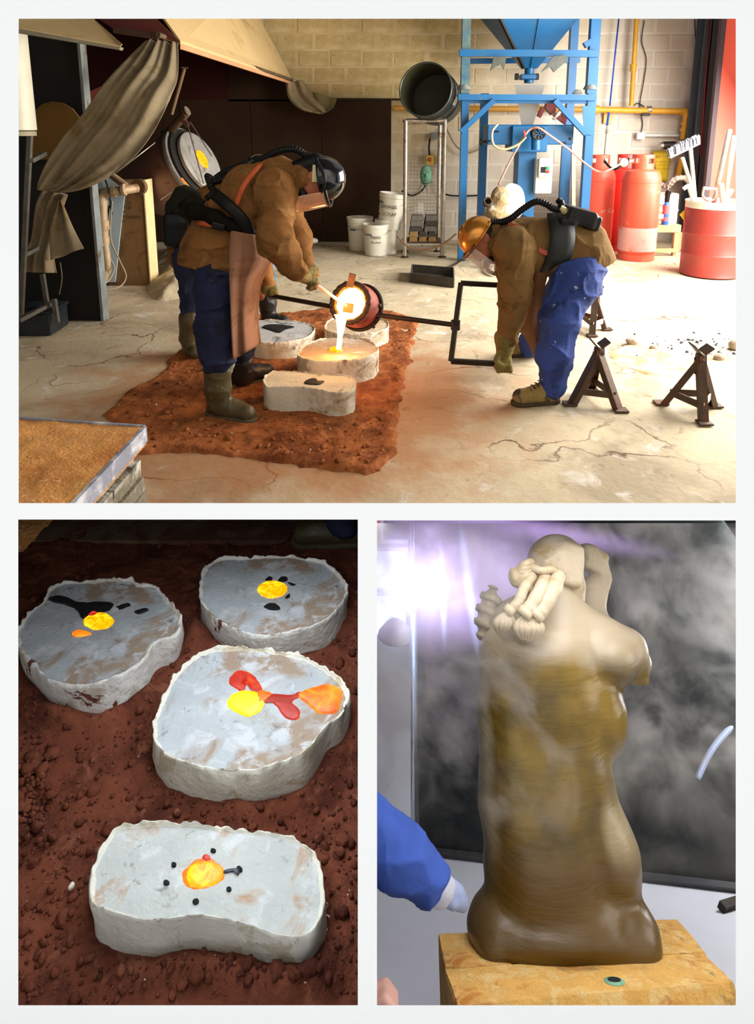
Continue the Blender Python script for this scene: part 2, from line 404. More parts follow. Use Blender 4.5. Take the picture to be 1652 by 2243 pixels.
# ================================================================ foundry shell
WY = 9.9
conc = mat('concrete_floor', srgb(200, 184, 154), .85, 0, .12, 2.2, .35, 25,
           [(srgb(168, 152, 126), .56, 1.1), (srgb(215, 208, 196), .62, 5.), (srgb(140, 118, 88), .66, 7.)])
def add_cracks(m, pit=None):
    nt = m.node_tree; N = nt.nodes; L = nt.links; b = N['Principled BSDF']; tc = [n for n in N if n.type == 'TEX_COORD'][0]
    src = b.inputs['Base Color'].links[0].from_socket
    nd = N.new('ShaderNodeTexNoise'); nd.inputs['Scale'].default_value = 2.5; nd.inputs['Detail'].default_value = 6
    L.new(tc.outputs['Object'], nd.inputs['Vector'])
    mx = N.new('ShaderNodeVectorMath'); mx.operation = 'MULTIPLY_ADD'; L.new(nd.outputs['Color'], mx.inputs[0])
    mx.inputs[1].default_value = (.5, .5, .5); L.new(tc.outputs['Object'], mx.inputs[2])
    v = N.new('ShaderNodeTexVoronoi'); v.feature = 'DISTANCE_TO_EDGE'; v.inputs['Scale'].default_value = 1.15; L.new(mx.outputs[0], v.inputs['Vector'])
    r = N.new('ShaderNodeMapRange'); r.inputs['From Min'].default_value = .003; r.inputs['From Max'].default_value = .011
    r.inputs['To Min'].default_value = 1; r.inputs['To Max'].default_value = 0; L.new(v.outputs['Distance'], r.inputs['Value'])
    n2 = N.new('ShaderNodeTexNoise'); n2.inputs['Scale'].default_value = 1.3; L.new(tc.outputs['Object'], n2.inputs['Vector'])
    r2 = N.new('ShaderNodeMapRange'); r2.inputs['From Min'].default_value = .45; r2.inputs['From Max'].default_value = .6; L.new(n2.outputs['Fac'], r2.inputs['Value'])
    mu = N.new('ShaderNodeMath'); mu.operation = 'MULTIPLY'; L.new(r.outputs['Result'], mu.inputs[0]); L.new(r2.outputs['Result'], mu.inputs[1])
    c = N.new('ShaderNodeMix'); c.data_type = 'RGBA'; c.inputs['B'].default_value = (*srgb(96, 72, 48), 1)
    L.new(mu.outputs[0], c.inputs['Factor']); L.new(src, c.inputs['A']); out = c.outputs['Result']
    if pit:   # rust coloured dust spilled round the sand pit
        d = N.new('ShaderNodeVectorMath'); d.operation = 'DISTANCE'; d.inputs[1].default_value = pit[0]
        sc = N.new('ShaderNodeVectorMath'); sc.operation = 'MULTIPLY'; sc.inputs[1].default_value = pit[1]; L.new(tc.outputs['Object'], sc.inputs[0])
        L.new(sc.outputs[0], d.inputs[0])
        n3 = N.new('ShaderNodeTexNoise'); n3.inputs['Scale'].default_value = 3.5; n3.inputs['Detail'].default_value = 7; L.new(tc.outputs['Object'], n3.inputs['Vector'])
        ad = N.new('ShaderNodeMath'); ad.operation = 'MULTIPLY_ADD'; ad.inputs[1].default_value = 1.6; L.new(n3.outputs['Fac'], ad.inputs[0]); L.new(d.outputs['Value'], ad.inputs[2])
        r3 = N.new('ShaderNodeMapRange'); r3.inputs['From Min'].default_value = pit[2]; r3.inputs['From Max'].default_value = pit[3]
        r3.inputs['To Min'].default_value = .75; r3.inputs['To Max'].default_value = 0; L.new(ad.outputs[0], r3.inputs['Value'])
        c2 = N.new('ShaderNodeMix'); c2.data_type = 'RGBA'; c2.inputs['B'].default_value = (*srgb(176, 116, 66), 1)
        L.new(r3.outputs['Result'], c2.inputs['Factor']); L.new(out, c2.inputs['A']); out = c2.outputs['Result']
    L.new(out, b.inputs['Base Color'])
add_cracks(conc, ((-.55, 3.9, 0), (1, 1, 0), 1.75, 2.35))
# floor: gently uneven slab
fx = np.linspace(-5, 7.5, 126); fy = np.concatenate([np.linspace(2.68, 11, 84)])
XX, YY = np.meshgrid(fx, fy); ZZ = .006*fbm(XX*1.3, YY*1.3, XX*0, 3)-.004
V = np.stack([XX.ravel(), YY.ravel(), ZZ.ravel()], 1); w = len(fx)
Fq = [(i*w+j, i*w+j+1, (i+1)*w+j+1, (i+1)*w+j) for i in range(len(fy)-1) for j in range(w-1)]
n0 = len(V); V = np.concatenate([V, [[-5, 2.68, -.06], [7.5, 2.68, -.06], [7.5, 11, -.06], [-5, 11, -.06]]]); Fq.append((n0+3, n0+2, n0+1, n0))
struct(link('floor', V, Fq, conc, smooth=True, at=(0, 0, 0)))
# walls
mortar = mat('mortar_wash', srgb(192, 168, 118), .9, 0, .08, 3, .3, 30, srgb(204, 184, 140), .5, .9)
blockm = mat('painted_blockwork', srgb(190, 164, 112), .92, 0, .12, 1.1, .6, 45,
             [(srgb(206, 186, 140), .52, 1.6), (srgb(90, 70, 44), .675, 30.)])
def shift_mat(m, x0, x1, colr, amt):    # whitewash: the wall's paint is whiter towards the door end
    nt = m.node_tree; N = nt.nodes; L = nt.links; b = N['Principled BSDF']; src = b.inputs['Base Color'].links[0].from_socket
    g = N.new('ShaderNodeNewGeometry'); s = N.new('ShaderNodeSeparateXYZ'); L.new(g.outputs['Position'], s.inputs[0])
    nz = N.new('ShaderNodeTexNoise'); nz.inputs['Scale'].default_value = 1.5; nz.inputs['Detail'].default_value = 5; L.new(g.outputs['Position'], nz.inputs['Vector'])
    a = N.new('ShaderNodeMath'); a.operation = 'MULTIPLY_ADD'; a.inputs[1].default_value = 1.6; L.new(nz.outputs['Fac'], a.inputs[0]); L.new(s.outputs['X'], a.inputs[2])
    z = N.new('ShaderNodeMath'); z.operation = 'MULTIPLY_ADD'; z.inputs[1].default_value = -1.1; L.new(s.outputs['Z'], z.inputs[0]); L.new(a.outputs[0], z.inputs[2])
    r = N.new('ShaderNodeMapRange'); r.inputs['From Min'].default_value = x0; r.inputs['From Max'].default_value = x1; r.inputs['To Max'].default_value = amt
    L.new(z.outputs[0], r.inputs['Value']); c = N.new('ShaderNodeMix'); c.data_type = 'RGBA'; c.inputs['B'].default_value = (*colr, 1)
    L.new(r.outputs['Result'], c.inputs['Factor']); L.new(src, c.inputs['A']); L.new(c.outputs['Result'], b.inputs['Base Color'])
shift_mat(blockm, -1.2, 1.3, srgb(214, 208, 200), .8); shift_mat(mortar, -1.2, 1.3, srgb(224, 220, 214), .8)
wb = struct(MB().box((-5, WY, -.1), (7.5, WY+.2, 4.3)).build('wall_back', mortar, smooth=False, at=(0, WY, 0)))
RB = random.Random(4)
bxm = MB().obox((0, 0, 0), (.216, .012, .104), None, .006).build('block', blockm, smooth=False, at=(0, 0, 0))
bxm.parent = wb; first = True; cnt = 0
for r in range(19):
    z = .1+r*.222
    if z > 3.35: break
    for c_ in range(17):
        x = -2.0+c_*.448+(.224 if r % 2 else 0)
        if x > 4.45: continue
        if z < 2.0 and x < .1: continue
        o = bxm if first else bxm.copy()
        if not first: COL.objects.link(o)
        first = False; o.parent = wb; cnt += 1
        o.location = (x+RB.uniform(-.02, .02), .008+RB.uniform(-.006, .004), z+RB.uniform(-.006, .006))
        o.rotation_euler = (0, RB.uniform(-.01, .01), 0); o.scale = (RB.uniform(.88, 1.0), 1, RB.uniform(.86, 1.0))
struct(MB().box((-5, 0.3, 4.2), (7.5, WY+.2, 4.35)).build('ceiling', dark_paint, smooth=False))
struct(MB().box((-5.1, 0.3, -1.5), (-4.95, WY+.2, 4.3)).build('wall_left', dark_paint, smooth=False))
# right wall: short pier of brick beside the steel column, then the doorway
whitebrick = mat('whitewashed_brick', srgb(196, 160, 146), .9, 0, .18, 7, .4, 50, srgb(226, 214, 204), .5, 8)
wr = struct(MB().box((4.62, 8.75, -.05), (5.2, WY+.05, 4.2)).box((5.5, .3, 3.6), (5.7, 8.8, 4.3)).build('wall_right', mortar, smooth=False, at=(4.62, 9, 0)))
bk = MB().obox((0, 0, 0), (.012, .1, .03), None, .003).build('brick', whitebrick, smooth=False, at=(0, 0, 0)); bk.parent = wr; first = True
for r in range(46):
    for c_ in range(5):
        y = 8.86+c_*.226+(.113 if r % 2 else 0)
        if y > 9.85: continue
        o = bk if first else bk.copy()
        if not first: COL.objects.link(o)
        first = False; o.parent = wr; o.location = (-.004+RB.uniform(-.003, .003), y-9, .04+r*.075)
# far outside ground and pale yard wall seen past the doorway are out of frame; door opening itself lets the sky in
struct(MB().box((5.5, .3, -.05), (5.62, 2.4, 4.3)).build('wall_right', dark_paint, smooth=False))
# ================================================================ red sand pit, plaster moulds, pouring ladle
def mpp(Y, z=0.): return (Y*cos(PITCH)+(CAMZ-z)*sin(PITCH))/F
red_sand = mat('red_moulding_sand', srgb(158, 94, 54), .95, 0, .25, 7, .9, 30, [(srgb(120, 66, 38), .54, 3.), (srgb(184, 116, 70), .6, 9.)], spec=.1)
def poly_sd(X, Y, poly):
    d = np.full(X.shape, 1e9); ins = np.zeros(X.shape, bool); n = len(poly)
    for i in range(n):
        ax_, ay = poly[i][:2]; bx, by = poly[(i+1) % n][:2]; ex, ey = bx-ax_, by-ay
        t = np.clip(((X-ax_)*ex+(Y-ay)*ey)/(ex*ex+ey*ey), 0, 1)
        d = np.minimum(d, np.hypot(X-ax_-t*ex, Y-ay-t*ey))
        c = ((ay > Y) != (by > Y)) & (X < (bx-ax_)*(Y-ay)/((by-ay) if by != ay else 1e-9)+ax_); ins ^= c
    return np.where(ins, -d, d)
def heightfield(name, x0, x1, y0, y1, res, fn, m, at=None):
    fx = np.arange(x0, x1, res); fy = np.arange(y0, y1, res); X, Y = np.meshgrid(fx, fy); Z = fn(X, Y)
    V = np.stack([X.ravel(), Y.ravel(), Z.ravel()], 1); w, h = len(fx), len(fy)
    i, j = np.meshgrid(np.arange(h-1), np.arange(w-1), indexing='ij'); a = (i*w+j).ravel()
    Q = np.stack([a, a+1, a+w+1, a+w], 1); k = (Z.ravel()[Q] > -.028).any(1)
    return link(name, V, Q[k], m, smooth=True, at=at or (0, 0, 0))
pit = [G(*p) for p in [(215, 912), (300, 850), (425, 745), (560, 690), (700, 678), (860, 684), (920, 702), (905, 770), (878, 880), (848, 1035), (805, 1050), (650, 1012), (500, 1000), (320, 990), (240, 925)]]
def pit_h(X, Y):
    sd = poly_sd(X, Y, pit)+.07*fbm(X*5, Y*5, X*0, 4); m = np.clip(.5-sd/.05, 0, 1)
    b = .022*fbm(X*4, Y*4, X*0+3, 3)+.012*np.abs(fbm(X*14, Y*14, X*0+5, 3))+.006*fbm(X*40, Y*40, X*0+9, 2)
    return -.03+m*(.04+b)
hf = heightfield('red_sand', -2.6, .6, 2.95, 6.3, .016, pit_h, red_sand)
tag(hf, 'rust red casting sand spread over the concrete under the pour', 'sand', kind='stuff')

plaster_top = mat('plaster_scraped_top', srgb(196, 190, 178), .8, 0, .12, 9, .35, 70, [(srgb(160, 128, 98), .57, 6.), (srgb(206, 206, 204), .60, 14.), (srgb(120, 112, 104), .70, 22.)])
plaster_side = mat('plaster_side', srgb(226, 218, 196), .75, 0, .08, 8, .5, 40, [(srgb(196, 180, 148), .58, 7.), (srgb(120, 58, 30), .62, 5.)])
plaster_warm = mat('plaster_warm_top', srgb(206, 176, 142), .8, 0, .14, 9, .35, 70, [(srgb(228, 216, 196), .56, 6.), (srgb(150, 112, 78), .66, 12.)])
charred = mat('charred_metal_splash', srgb(34, 32, 34), .6, .3, .3, 20, .5, 60)
def glowmat(name, stops, scale, es, loc=None):
    m = bpy.data.materials.new(name); m.use_nodes = True; nt = m.node_tree; N = nt.nodes; L = nt.links; b = N['Principled BSDF']
    tc = N.new('ShaderNodeTexCoord'); n = N.new('ShaderNodeTexNoise'); n.inputs['Scale'].default_value = scale; n.inputs['Detail'].default_value = 5; n.inputs['Distortion'].default_value = 1.2
    L.new(tc.outputs['Object'], n.inputs['Vector']); r = N.new('ShaderNodeValToRGB'); L.new(n.outputs['Fac'], r.inputs['Fac'])
    els = r.color_ramp.elements; els[0].position, els[0].color = stops[0][0], (*stops[0][1], 1); els[1].position, els[1].color = stops[-1][0], (*stops[-1][1], 1)
    for p, c in stops[1:-1]: e = els.new(p); e.color = (*c, 1)
    L.new(r.outputs['Color'], b.inputs['Emission Color']); b.inputs['Emission Strength'].default_value = es
    b.inputs['Base Color'].default_value = (.05, .01, 0, 1); b.inputs['Roughness'].default_value = .4; return m
molten_white = glowmat('molten_bronze_white_hot', [(.3, (1, .62, .12)), (.5, (1, .86, .5)), (.7, (1, .95, .75))], 9, 3.2)
molten_yellow = glowmat('molten_bronze_yellow', [(.3, (1, .30, .0)), (.48, (1, .52, .0)), (.62, (1, .80, .02))], 40, 1.15)
molten_orange = glowmat('molten_bronze_orange', [(.3, (1, .12, .01)), (.5, (1, .28, .01)), (.7, (1, .50, .03))], 22, 1.0)
molten_red = glowmat('molten_bronze_red', [(.3, (.45, .02, .015)), (.5, (.75, .03, .02)), (.7, (1, .10, .02))], 14, .9)
def mould(name, label, px, h, z0, mats, seed, rim=.006, warp=.006, group=None, N_=260, top_w=None, side_n=.006):
    ring = spline([G(x, y, h) for x, y in px], 24, True); L = [0]
    for i in range(len(ring)): L.append(L[-1]+(ring[(i+1) % len(ring)]-ring[i]).length)
    R = []; j = 0
    for i in range(N_):
        t = L[-1]*i/N_
        while L[j+1] < t: j += 1
        R.append(ring[j].lerp(ring[(j+1) % len(ring)], (t-L[j])/(L[j+1]-L[j]+1e-9)))
    c = sum(R, Vector())/N_; t = thing(name, label, 'mould', (c.x, c.y, z0), group)
    rr = random.Random(seed); prof = [(.12, 0), (.35, 0), (.6, 0), (.8, 0), (.92, 0), (.962, .0), (.978, .55), (.988, 1.1), (1.0, .9), (1.006, -.6), (1.0, -6), (1.0, -10), (1.01, -15)]
    vs = [(c.x, c.y, h)]; fs = []; fm = []
    for k, (fr, dz) in enumerate(prof):
        for i, p in enumerate(R):
            d = (p-c); a = 2*pi*i/N_; s_ = d.length
            nz = (float(vnoise(p.x*55+seed, p.y*55, k*.35))+.5*float(vnoise(p.x*120+seed, p.y*120, k*.5))) if k < 9 else 0.; n2 = float(vnoise(p.x*9+seed, p.y*9, 3.3))
            q = c+d*(fr+(nz*.5+n2)*warp/s_*(1 if fr > .9 else .2))
            z = h+float(vnoise(q.x*12, q.y*12, seed))*.004+(rim*dz*(1+.9*nz+.5*n2) if dz > 0 else 0)
            if dz < 0:
                f_ = -dz/15.; z = h-(h-z0+.03)*f_; q = q+d.normalized()*(side_n*float(vnoise(p.x*16, p.y*16, z*22+seed)))
            vs.append((q.x, q.y, z))
    for i in range(N_): fs.append((0, 1+i, 1+(i+1) % N_)); fm.append(0)
    for k in range(len(prof)-1):
        for i in range(N_):
            fs.append((1+k*N_+i, 1+(k+1)*N_+i, 1+(k+1)*N_+(i+1) % N_, 1+k*N_+(i+1) % N_)); fm.append(0 if k < 5 else 1)
    fs = [f[::1] for f in fs]
    o = link('plaster_block', vs, fs, mats, t, True, fm=fm); return t, c
def blob(name, px, z, th, m, parent, seed=0, jit=.002, flat=False):
    r = spline([G(x, y, z) for x, y in px], 6, True); n = len(r); c = sum(r, Vector())/n; vs = [c+Vector((0, 0, th))]; fs = []
    rings = [(.55, th), (.9, th*.8), (1., th*.2), (1.01, -.004)]
    for f, dz in rings:
        for p in r:
            q = c+(p-c)*f; j = float(vnoise(p.x*90+seed, p.y*90, 1.))*jit; vs.append(q+(p-c).normalized()*j*(f > .8)+Vector((0, 0, dz)))
    for i in range(n): fs.append((0, 1+i, 1+(i+1) % n))
    for k in range(3):
        for i in range(n): fs.append((1+k*n+i, 1+(k+1)*n+i, 1+(k+1)*n+(i+1) % n, 1+k*n+(i+1) % n))
    return link(name, vs, fs, m, parent, True)
def circ(cx, cy, rx, ry, n=10): return [(cx+rx*cos(2*pi*i/n), cy-ry*sin(2*pi*i/n)) for i in range(n)]

t, _ = mould('plaster_mould', 'cream kidney-sided plaster mould nearest the camera, with empty black pour hole', [(578, 826), (606, 814), (660, 815), (700, 820), (750, 823), (776, 832), (779, 845), (765, 858), (736, 861), (700, 855), (660, 849), (612, 849), (582, 846)], .15, 0, [mat('plaster_pale_top', srgb(214, 208, 184), .8, 0, .12, 8, .35, 60, [(srgb(150, 136, 108), .62, 9.)]), plaster_side], 3, .006)
blob('pour_hole', [(672, 832), (690, 828), (698, 834), (710, 834), (706, 839), (695, 842), (668, 840)], .153, .003, charred, t)
t, _ = mould('plaster_mould', 'round plaster mould receiving the stream of molten bronze', [(651, 778), (668, 757), (700, 744), (737, 740), (780, 741), (810, 748), (827, 760), (824, 772), (795, 786), (745, 792), (700, 793), (668, 788)], .16, 0, [plaster_warm, plaster_side], 5)
blob('molten_pool', circ(737, 765, 15, 6), .165, .006, molten_yellow, t)
t, _ = mould('plaster_mould', 'scorched round plaster mould behind the leather apron of the pouring worker', [(520, 725), (535, 708), (570, 702), (620, 702), (665, 706), (688, 716), (685, 730), (660, 744), (610, 752), (560, 750), (530, 742)], .13, 0, [mat('plaster_grey_top', srgb(190, 190, 188), .8, 0, .12, 9, .3, 60, [(srgb(40, 38, 40), .62, 6.)]), plaster_side], 8)
blob('black_splash', [(575, 716), (592, 710), (625, 712), (645, 716), (625, 722), (612, 728), (590, 722)], .134, .003, charred, t)
t, _ = mould('plaster_mould', 'farthest round plaster mould, under the tilted crucible', [(712, 722), (716, 706), (740, 697), (785, 694), (830, 697), (848, 706), (850, 719), (825, 728), (780, 734), (735, 732)], .12, 0, [plaster_warm, plaster_side], 11)

def pit_pt(rr):
    while True:
        p = G(rr.uniform(230, 920), rr.uniform(690, 1050))
        if float(poly_sd(np.array([p.x]), np.array([p.y]), pit)[0]) < -.03 and not (560 < (q := (p-CAM)).x/q.dot(AX)*F+CX < 850 and p.y > 3.75): break
    p.z = float(pit_h(np.array([p.x]), np.array([p.y]))[0])+.002; return p, .4+1.5*rr.random()**5
# ladle (crucible in a two-man shank)
def ladle():
    Y = 4.32; c = P(768, 664, Y); s = mpp(Y, c.z)
    t = thing('crucible', 'glowing steel crucible tilted in a ring carrier, pouring bronze', 'crucible', G(790, 790))
    ax = (RT*-.40+UP*.22+AX*-.89).normalized(); u = (RT-ax*RT.dot(ax)).normalized(); v = ax.cross(u)
    R = Matrix((u, v, ax)).transposed(); r = 49*s
    shell = mat('hot_crucible_steel', srgb(150, 70, 52), .6, .2, .3, 12, .4, 40, srgb(70, 40, 32), .55, 9, emit=srgb(120, 20, 8), es=.25)
    o = MB().lathe([(r*.72, -.27), (r*.86, -.25), (r*1.0, -.12), (r*1.02, 0), (r*.98, .012), (r*.80, .008), (r*.78, -.05), (r*.62, -.2), (0, -.21)], c, R, 40).build('vessel', shell, t)
    ring = MB(); n = 48; path = [c+R@Vector((r*.9*cos(2*pi*i/n), r*.9*sin(2*pi*i/n), .008+.004*sin(i*2.7))) for i in range(n)]
    ring.tube(path, [.014+.005*abs(sin(i*1.9)) for i in range(n)], 8, closed=True).build('crusted_rim', mat('slag_crust', srgb(44, 26, 18), .9, .1, .4, 30, .9, 60), t)
    MB().lathe([(0, -.01), (r*.79, -.012)], c, R, 40, cap=False).build('molten_metal', molten_white, t)
    gi = MB(); path = [c+R@Vector((r*.78*cos(2*pi*i/n), r*.78*sin(2*pi*i/n), -.004+.006*sin(i*1.3))) for i in range(n)]
    gi.tube(path, .011, 6, closed=True).build('glowing_lip', glowmat('glowing_lip', [(.35, (1, .09, .0)), (.6, (1, .42, .02))], 40, 1.3), t)
    band = MB(); c2 = c-ax*.16; path = [c2+R@Vector((r*1.04*cos(2*pi*i/n), r*1.04*sin(2*pi*i/n), 0)) for i in range(n)]
    band.tube(path, .014, 8, closed=True).build('carrier_ring', steel_dark, t)
    b = MB(); a0 = P(766, 628, Y-.03); b0 = P(773, 600, Y-.05); b.bar(a0, b0, .045, .012, -AX).build('lip_hook', rust, t)
    MB().bar(P(815, 680, Y+.06), P(834, 668, Y+.05), .02, .02).build('clamp_lug', rust, t); MB().bar(P(812, 706, Y+.08), P(820, 718, Y+.08), .02, .02).build('clamp_lug', rust, t)
    # stream
    st = spline([P(748, 690, Y-.06), P(747, 712, Y-.09), P(745, 738, Y-.11), P(742, 765, 4.22)], 6)
    MB().tube(st, [.05+(.017-.05)*min(1, (i/12.))**.6 for i in range(len(st))], 12, sq=.6).build('molten_stream', molten_white, t)
    sp = MB(); sp.tube(spline([P(757, 640, Y-.04), P(748, 668, Y-.06), P(748, 690, Y-.07)], 5), lerpn([.045, .052, .05], 5), 12, sq=.35).build('pouring_lip_metal', molten_white, t)
    shank = thing('ladle_shank', 'long black two-man carrying bar ending in a square frame', 'carrying bar', G(998, 800, 0))
    m = steel_dark; B = MB(); PL = P(590, 647, 4.75); 
    B.tube([PL, P(722, 671, 4.42)], 5.5*s, 10); B.build('bar', m, shank)
    YR = 4.2; B = MB(); B.tube([P(826, 690, 4.36), P(998, 712, YR)], 5.5*s, 10).build('bar', m, shank)
    B = MB(); c3 = P(998, 712, YR); B.lathe([(.0, -.03), (.03, -.03), (.03, .03), (0, .03)], c3, None, 12).build('boss', m, shank)
    fr = MB(); A, Bq, C_, D_ = P(1010, 620, YR+.12), P(988, 791, YR-.12), P(1100, 625, YR+.14), P(1092, 797, YR-.14)
    fr.bar(A, Bq, .03, .03); fr.build('frame_upright', m, shank)
    MB().bar(A, C_, .03, .03).build('handle_bar', m, shank); MB().bar(Bq, D_, .03, .03).build('handle_bar', m, shank)
    sk = thing('skimming_rod', 'pale steel rod with square blade dipped into the molten bronze', 'rod', G(700, 800))
    a, b2 = P(655, 597, 4.05), P(762, 672, 4.2)
    MB().tube([a, b2], .011, 10).build('rod', mat('hot_bright_rod', srgb(230, 190, 170), .3, .5, .1, 5, 0), sk)
    MB().bar(P(752, 673, 4.19), P(774, 676, 4.19), .06, .012, -AX).build('blade', mat('glowing_blade', srgb(160, 50, 10), .7, 0, .2, 9, .1, emit=(1, .16, .01), es=.8), sk)
ladle()
point('glow_from_crucible', P(752, 668, 4.12), 9, (1, .45, .15), .09)
point('glow_from_pool', P(738, 755, 4.2), 2.2, (1, .4, .1), .04)
point('glow_from_furnace', P(455, 345, 6.5), 6, (1, .4, .1), .05)

# ================================================================ left side: furnace booth
booth_black = mat('sooty_black_board', srgb(20, 16, 13), .85, 0, .3, 4, .2, 20)
cream_board = mat('cream_hood_board', srgb(206, 176, 124), .8, 0, .06, 2.5, .1, 20, srgb(180, 148, 96), .62, 3)
maroon = mat('maroon_primer_sheet', srgb(92, 34, 24), .8, 0, .15, 3, .1, 20)
edge_grey = mat('grey_edge', srgb(128, 120, 100), .85, 0, .15, 9, .2, 40)
Yb = 9.72
def flatbox(name, label, cat, px, m, th=.03, at=None, dirn=None):
    pts = [P(*p) for p in px]; o = MB().prism(pts, dirn or Vector((0, th, 0))).build(name, m, smooth=False, at=at); return tag(o, label, cat)
tb = thing('booth_back', 'black sheet steel lining covering the rear wall behind the furnace', 'panel', (-2.3, Yb, 0))
x1 = P(857, 300, Yb).x
for a, b in ((x1-.96, x1), (x1-1.94, x1-.97), (x1-2.92, x1-1.95), (x1-3.9, x1-2.93), (x1-4.85, x1-3.91)):
    MB().box((a, Yb, .02), (b, Yb+.03, 1.99)).build('panel', mat('dark_brown_sheet', srgb(44, 28, 16), .8, 0, .25, 2, .08, 20, spec=.15), tb, smooth=False)
MB().tube([(x1-1.4, Yb-.01, 2.0), (x1+.5, Yb-.01, 1.985)], .015, 8).build('top_rail', steel_dark, tb)
MB().box((-4.9, Yb-.03, 1.99), (P(500, 200, Yb).x, Yb+.03, 4.15)).build('hood_shade_lining', mat('dark_maroon_shade', srgb(46, 18, 14), .9, 0, .2, 2, .1, spec=.1), tb, smooth=False)
MB().prism([P(500, 222, Yb), P(652, 222, Yb), P(640, 184, Yb), P(500, 130, Yb)], Vector((0, .03, 0))).build('hood_shade_lining', mat('dark_brown_sheet', (0, 0, 0)), tb, smooth=False)  # dark lining pieces stand for the darkness inside the hood
MB().prism([P(183, 258, 8.6), P(186, 205, 8.6), P(285, 160, 8.6), P(240, 235, 8.6)], Vector((0, .03, 0))).build('red_gusset', mat('red_primer', srgb(130, 60, 44), .8, 0, .15, 3, .1), tb, smooth=False)
h = thing('extraction_hood', 'big cream sloping extraction hood over the furnace', 'hood', P(500, 120, 7.8))
hp = [P(395, 96, 6.25), P(642, 181, 9.66), P(566, 40, 9.66), P(530, -30, 9.66), P(320, -10, 6.3)]
MB().prism(hp, Vector((0, 0, .03))).build('hood_panel', cream_board, h, smooth=False)
MB().prism([P(395, 96, 6.25), P(642, 181, 9.6), P(641, 186, 9.6), P(395, 108, 6.25)], Vector((.02, .02, 0))).build('lower_lip', mat('pinkish_edge', srgb(196, 140, 100), .8, 0, .1, 5, .1), h, smooth=False)
MB().prism([P(395, 92, 6.2), P(340, 40, 6.2), P(200, 30, 6.2), P(252, 66, 6.2), P(330, 78, 6.2)], Vector((0, .03, 0))).build('near_gusset', maroon, h, smooth=False)
seam = MB().bar(P(420, 15, 7.0), P(470, 60, 8.0), .004, .004).build('seam', edge_grey, h)
rl = thing('curtain_rail', 'rusty steel pipe rail along the lower hood edge', 'rail', P(500, 130, 7.6))
MB().tube([P(346, 76, 6.1), P(640, 176, 9.5)], .024, 10).build('pipe', mat('rail_steel', srgb(112, 96, 72), .6, .5, .25, 12, .2), rl)
for f in (.12, .13, .62, .64, .66):
    q = P(346, 76, 6.1).lerp(P(640, 176, 9.5), f); MB().lathe([(.028, -.008), (.036, -.008), (.036, .008), (.028, .008)], q, None, 12).build('ring', rust, rl)
MB().bar(P(250, 66, 6.15), P(347, 80, 6.15), .05, .05).build('bracket', mat('brown_bracket', srgb(76, 52, 38), .8, .2, .2, 9), rl)
flatbox('sloping_board', 'flat cream board cantilevered at the top left with grey edge', 'board', [(-80, 40, 4.5), (264, 103, 4.7), (268, 98, 4.72), (205, 42, 5.3), (-80, -20, 5.3)], cream_board, dirn=Vector((0, 0, .005)))
e = flatbox('board_edge_beam', 'grey beam along the lower edge of the cream cantilevered board', 'beam', [(-80, 40, 4.5), (264, 103, 4.7), (261, 109, 4.7), (-80, 52, 4.5)], edge_grey, dirn=Vector((0, .06, 0)))
# duct
dt = thing('round_duct', 'grimy white round duct hanging at the far left', 'duct', P(20, 300, 4.9))
q = P(28, 288, 4.9); MB().lathe([(.12, 0), (.155, .01), (.155, .9)], (q.x, q.y, q.z), None, 28).build('duct_wall', mat('white_duct', srgb(200, 196, 176), .5, 0, .1, 4, .1, 30, srgb(60, 62, 60), .66, 3), dt)
MB().lathe([(.10, -.03), (.15, -.03), (.15, .0), (.1, .0)], (q.x, q.y, q.z), None, 28).build('collar', mat('duct_collar', srgb(150, 140, 112), .7, .2, .2, 12, .2), dt)
# black partition; side light is put into the pale edge colour
bp_ = thing('black_partition', 'tall sooty black partition board with a pale lit edge', 'partition', G(180, 703))
a, b = G(112, 690), G(222, 703); a.y = b.y = 5.62
MB().box((a.x-.35, 5.62, .0), (b.x, 5.68, 2.55)).build('board', booth_black, bp_, smooth=False)
MB().box((b.x, 5.60, .0), (b.x+.022, 5.72, 2.55)).build('edge_strip', mat('bluish_lit_edge', srgb(120, 128, 128), .7, .2, .25, 6, .2, 40, srgb(90, 70, 50), .6, 5), bp_, smooth=False)
flatbox('ochre_reflection_panel', 'ochre panel painted as a blurred window reflection at the left', 'sheet', [(66, 350, 5.55), (186, 350, 5.55), (184, 290, 5.55), (174, 258, 5.55), (158, 238, 5.55), (138, 226, 5.55), (115, 222, 5.55), (92, 228, 5.55), (74, 244, 5.55), (66, 262, 5.55)], mat('ochre_reflection', srgb(108, 76, 22), .9, 0, .2, 3, .1), .02)  # ochre panel stands in for a blurred window reflection
# angle iron stand
st = thing('angle_iron_stand', 'grey angle iron stand at the left edge below the duct', 'stand', G(60, 735))
ai = mat('angle_iron', srgb(96, 92, 84), .6, .4, .25, 12, .2)
for pa, pb, nm in (((66, 292, 4.9), (46, 690, 5.0), 'upright'), ((93, 600, 5.3), (104, 672, 5.3), 'upright'), ((118, 655, 5.2), (126, 706, 5.2), 'upright'),
                   ((41, 702, 4.9), (122, 660, 5.3), 'base_rail'), ((68, 352, 4.9), (98, 336, 5.2), 'bracket_arm'), ((50, 560, 5), (82, 543, 5.2), 'bracket_arm')):
    MB().bar(P(*pa), P(*pb), .035, .03).build(nm, ai, st)
bx = thing('black_floor_box', 'low black steel box on the floor under the angle iron stand', 'box', G(60, 750))
MB().obox(G(58, 735)+Vector((0, .15, .09)), (.2, .16, .09), None, .01).build('shell', mat('bluish_black_box', srgb(40, 46, 50), .4, .3, .4, 8, .1), bx)
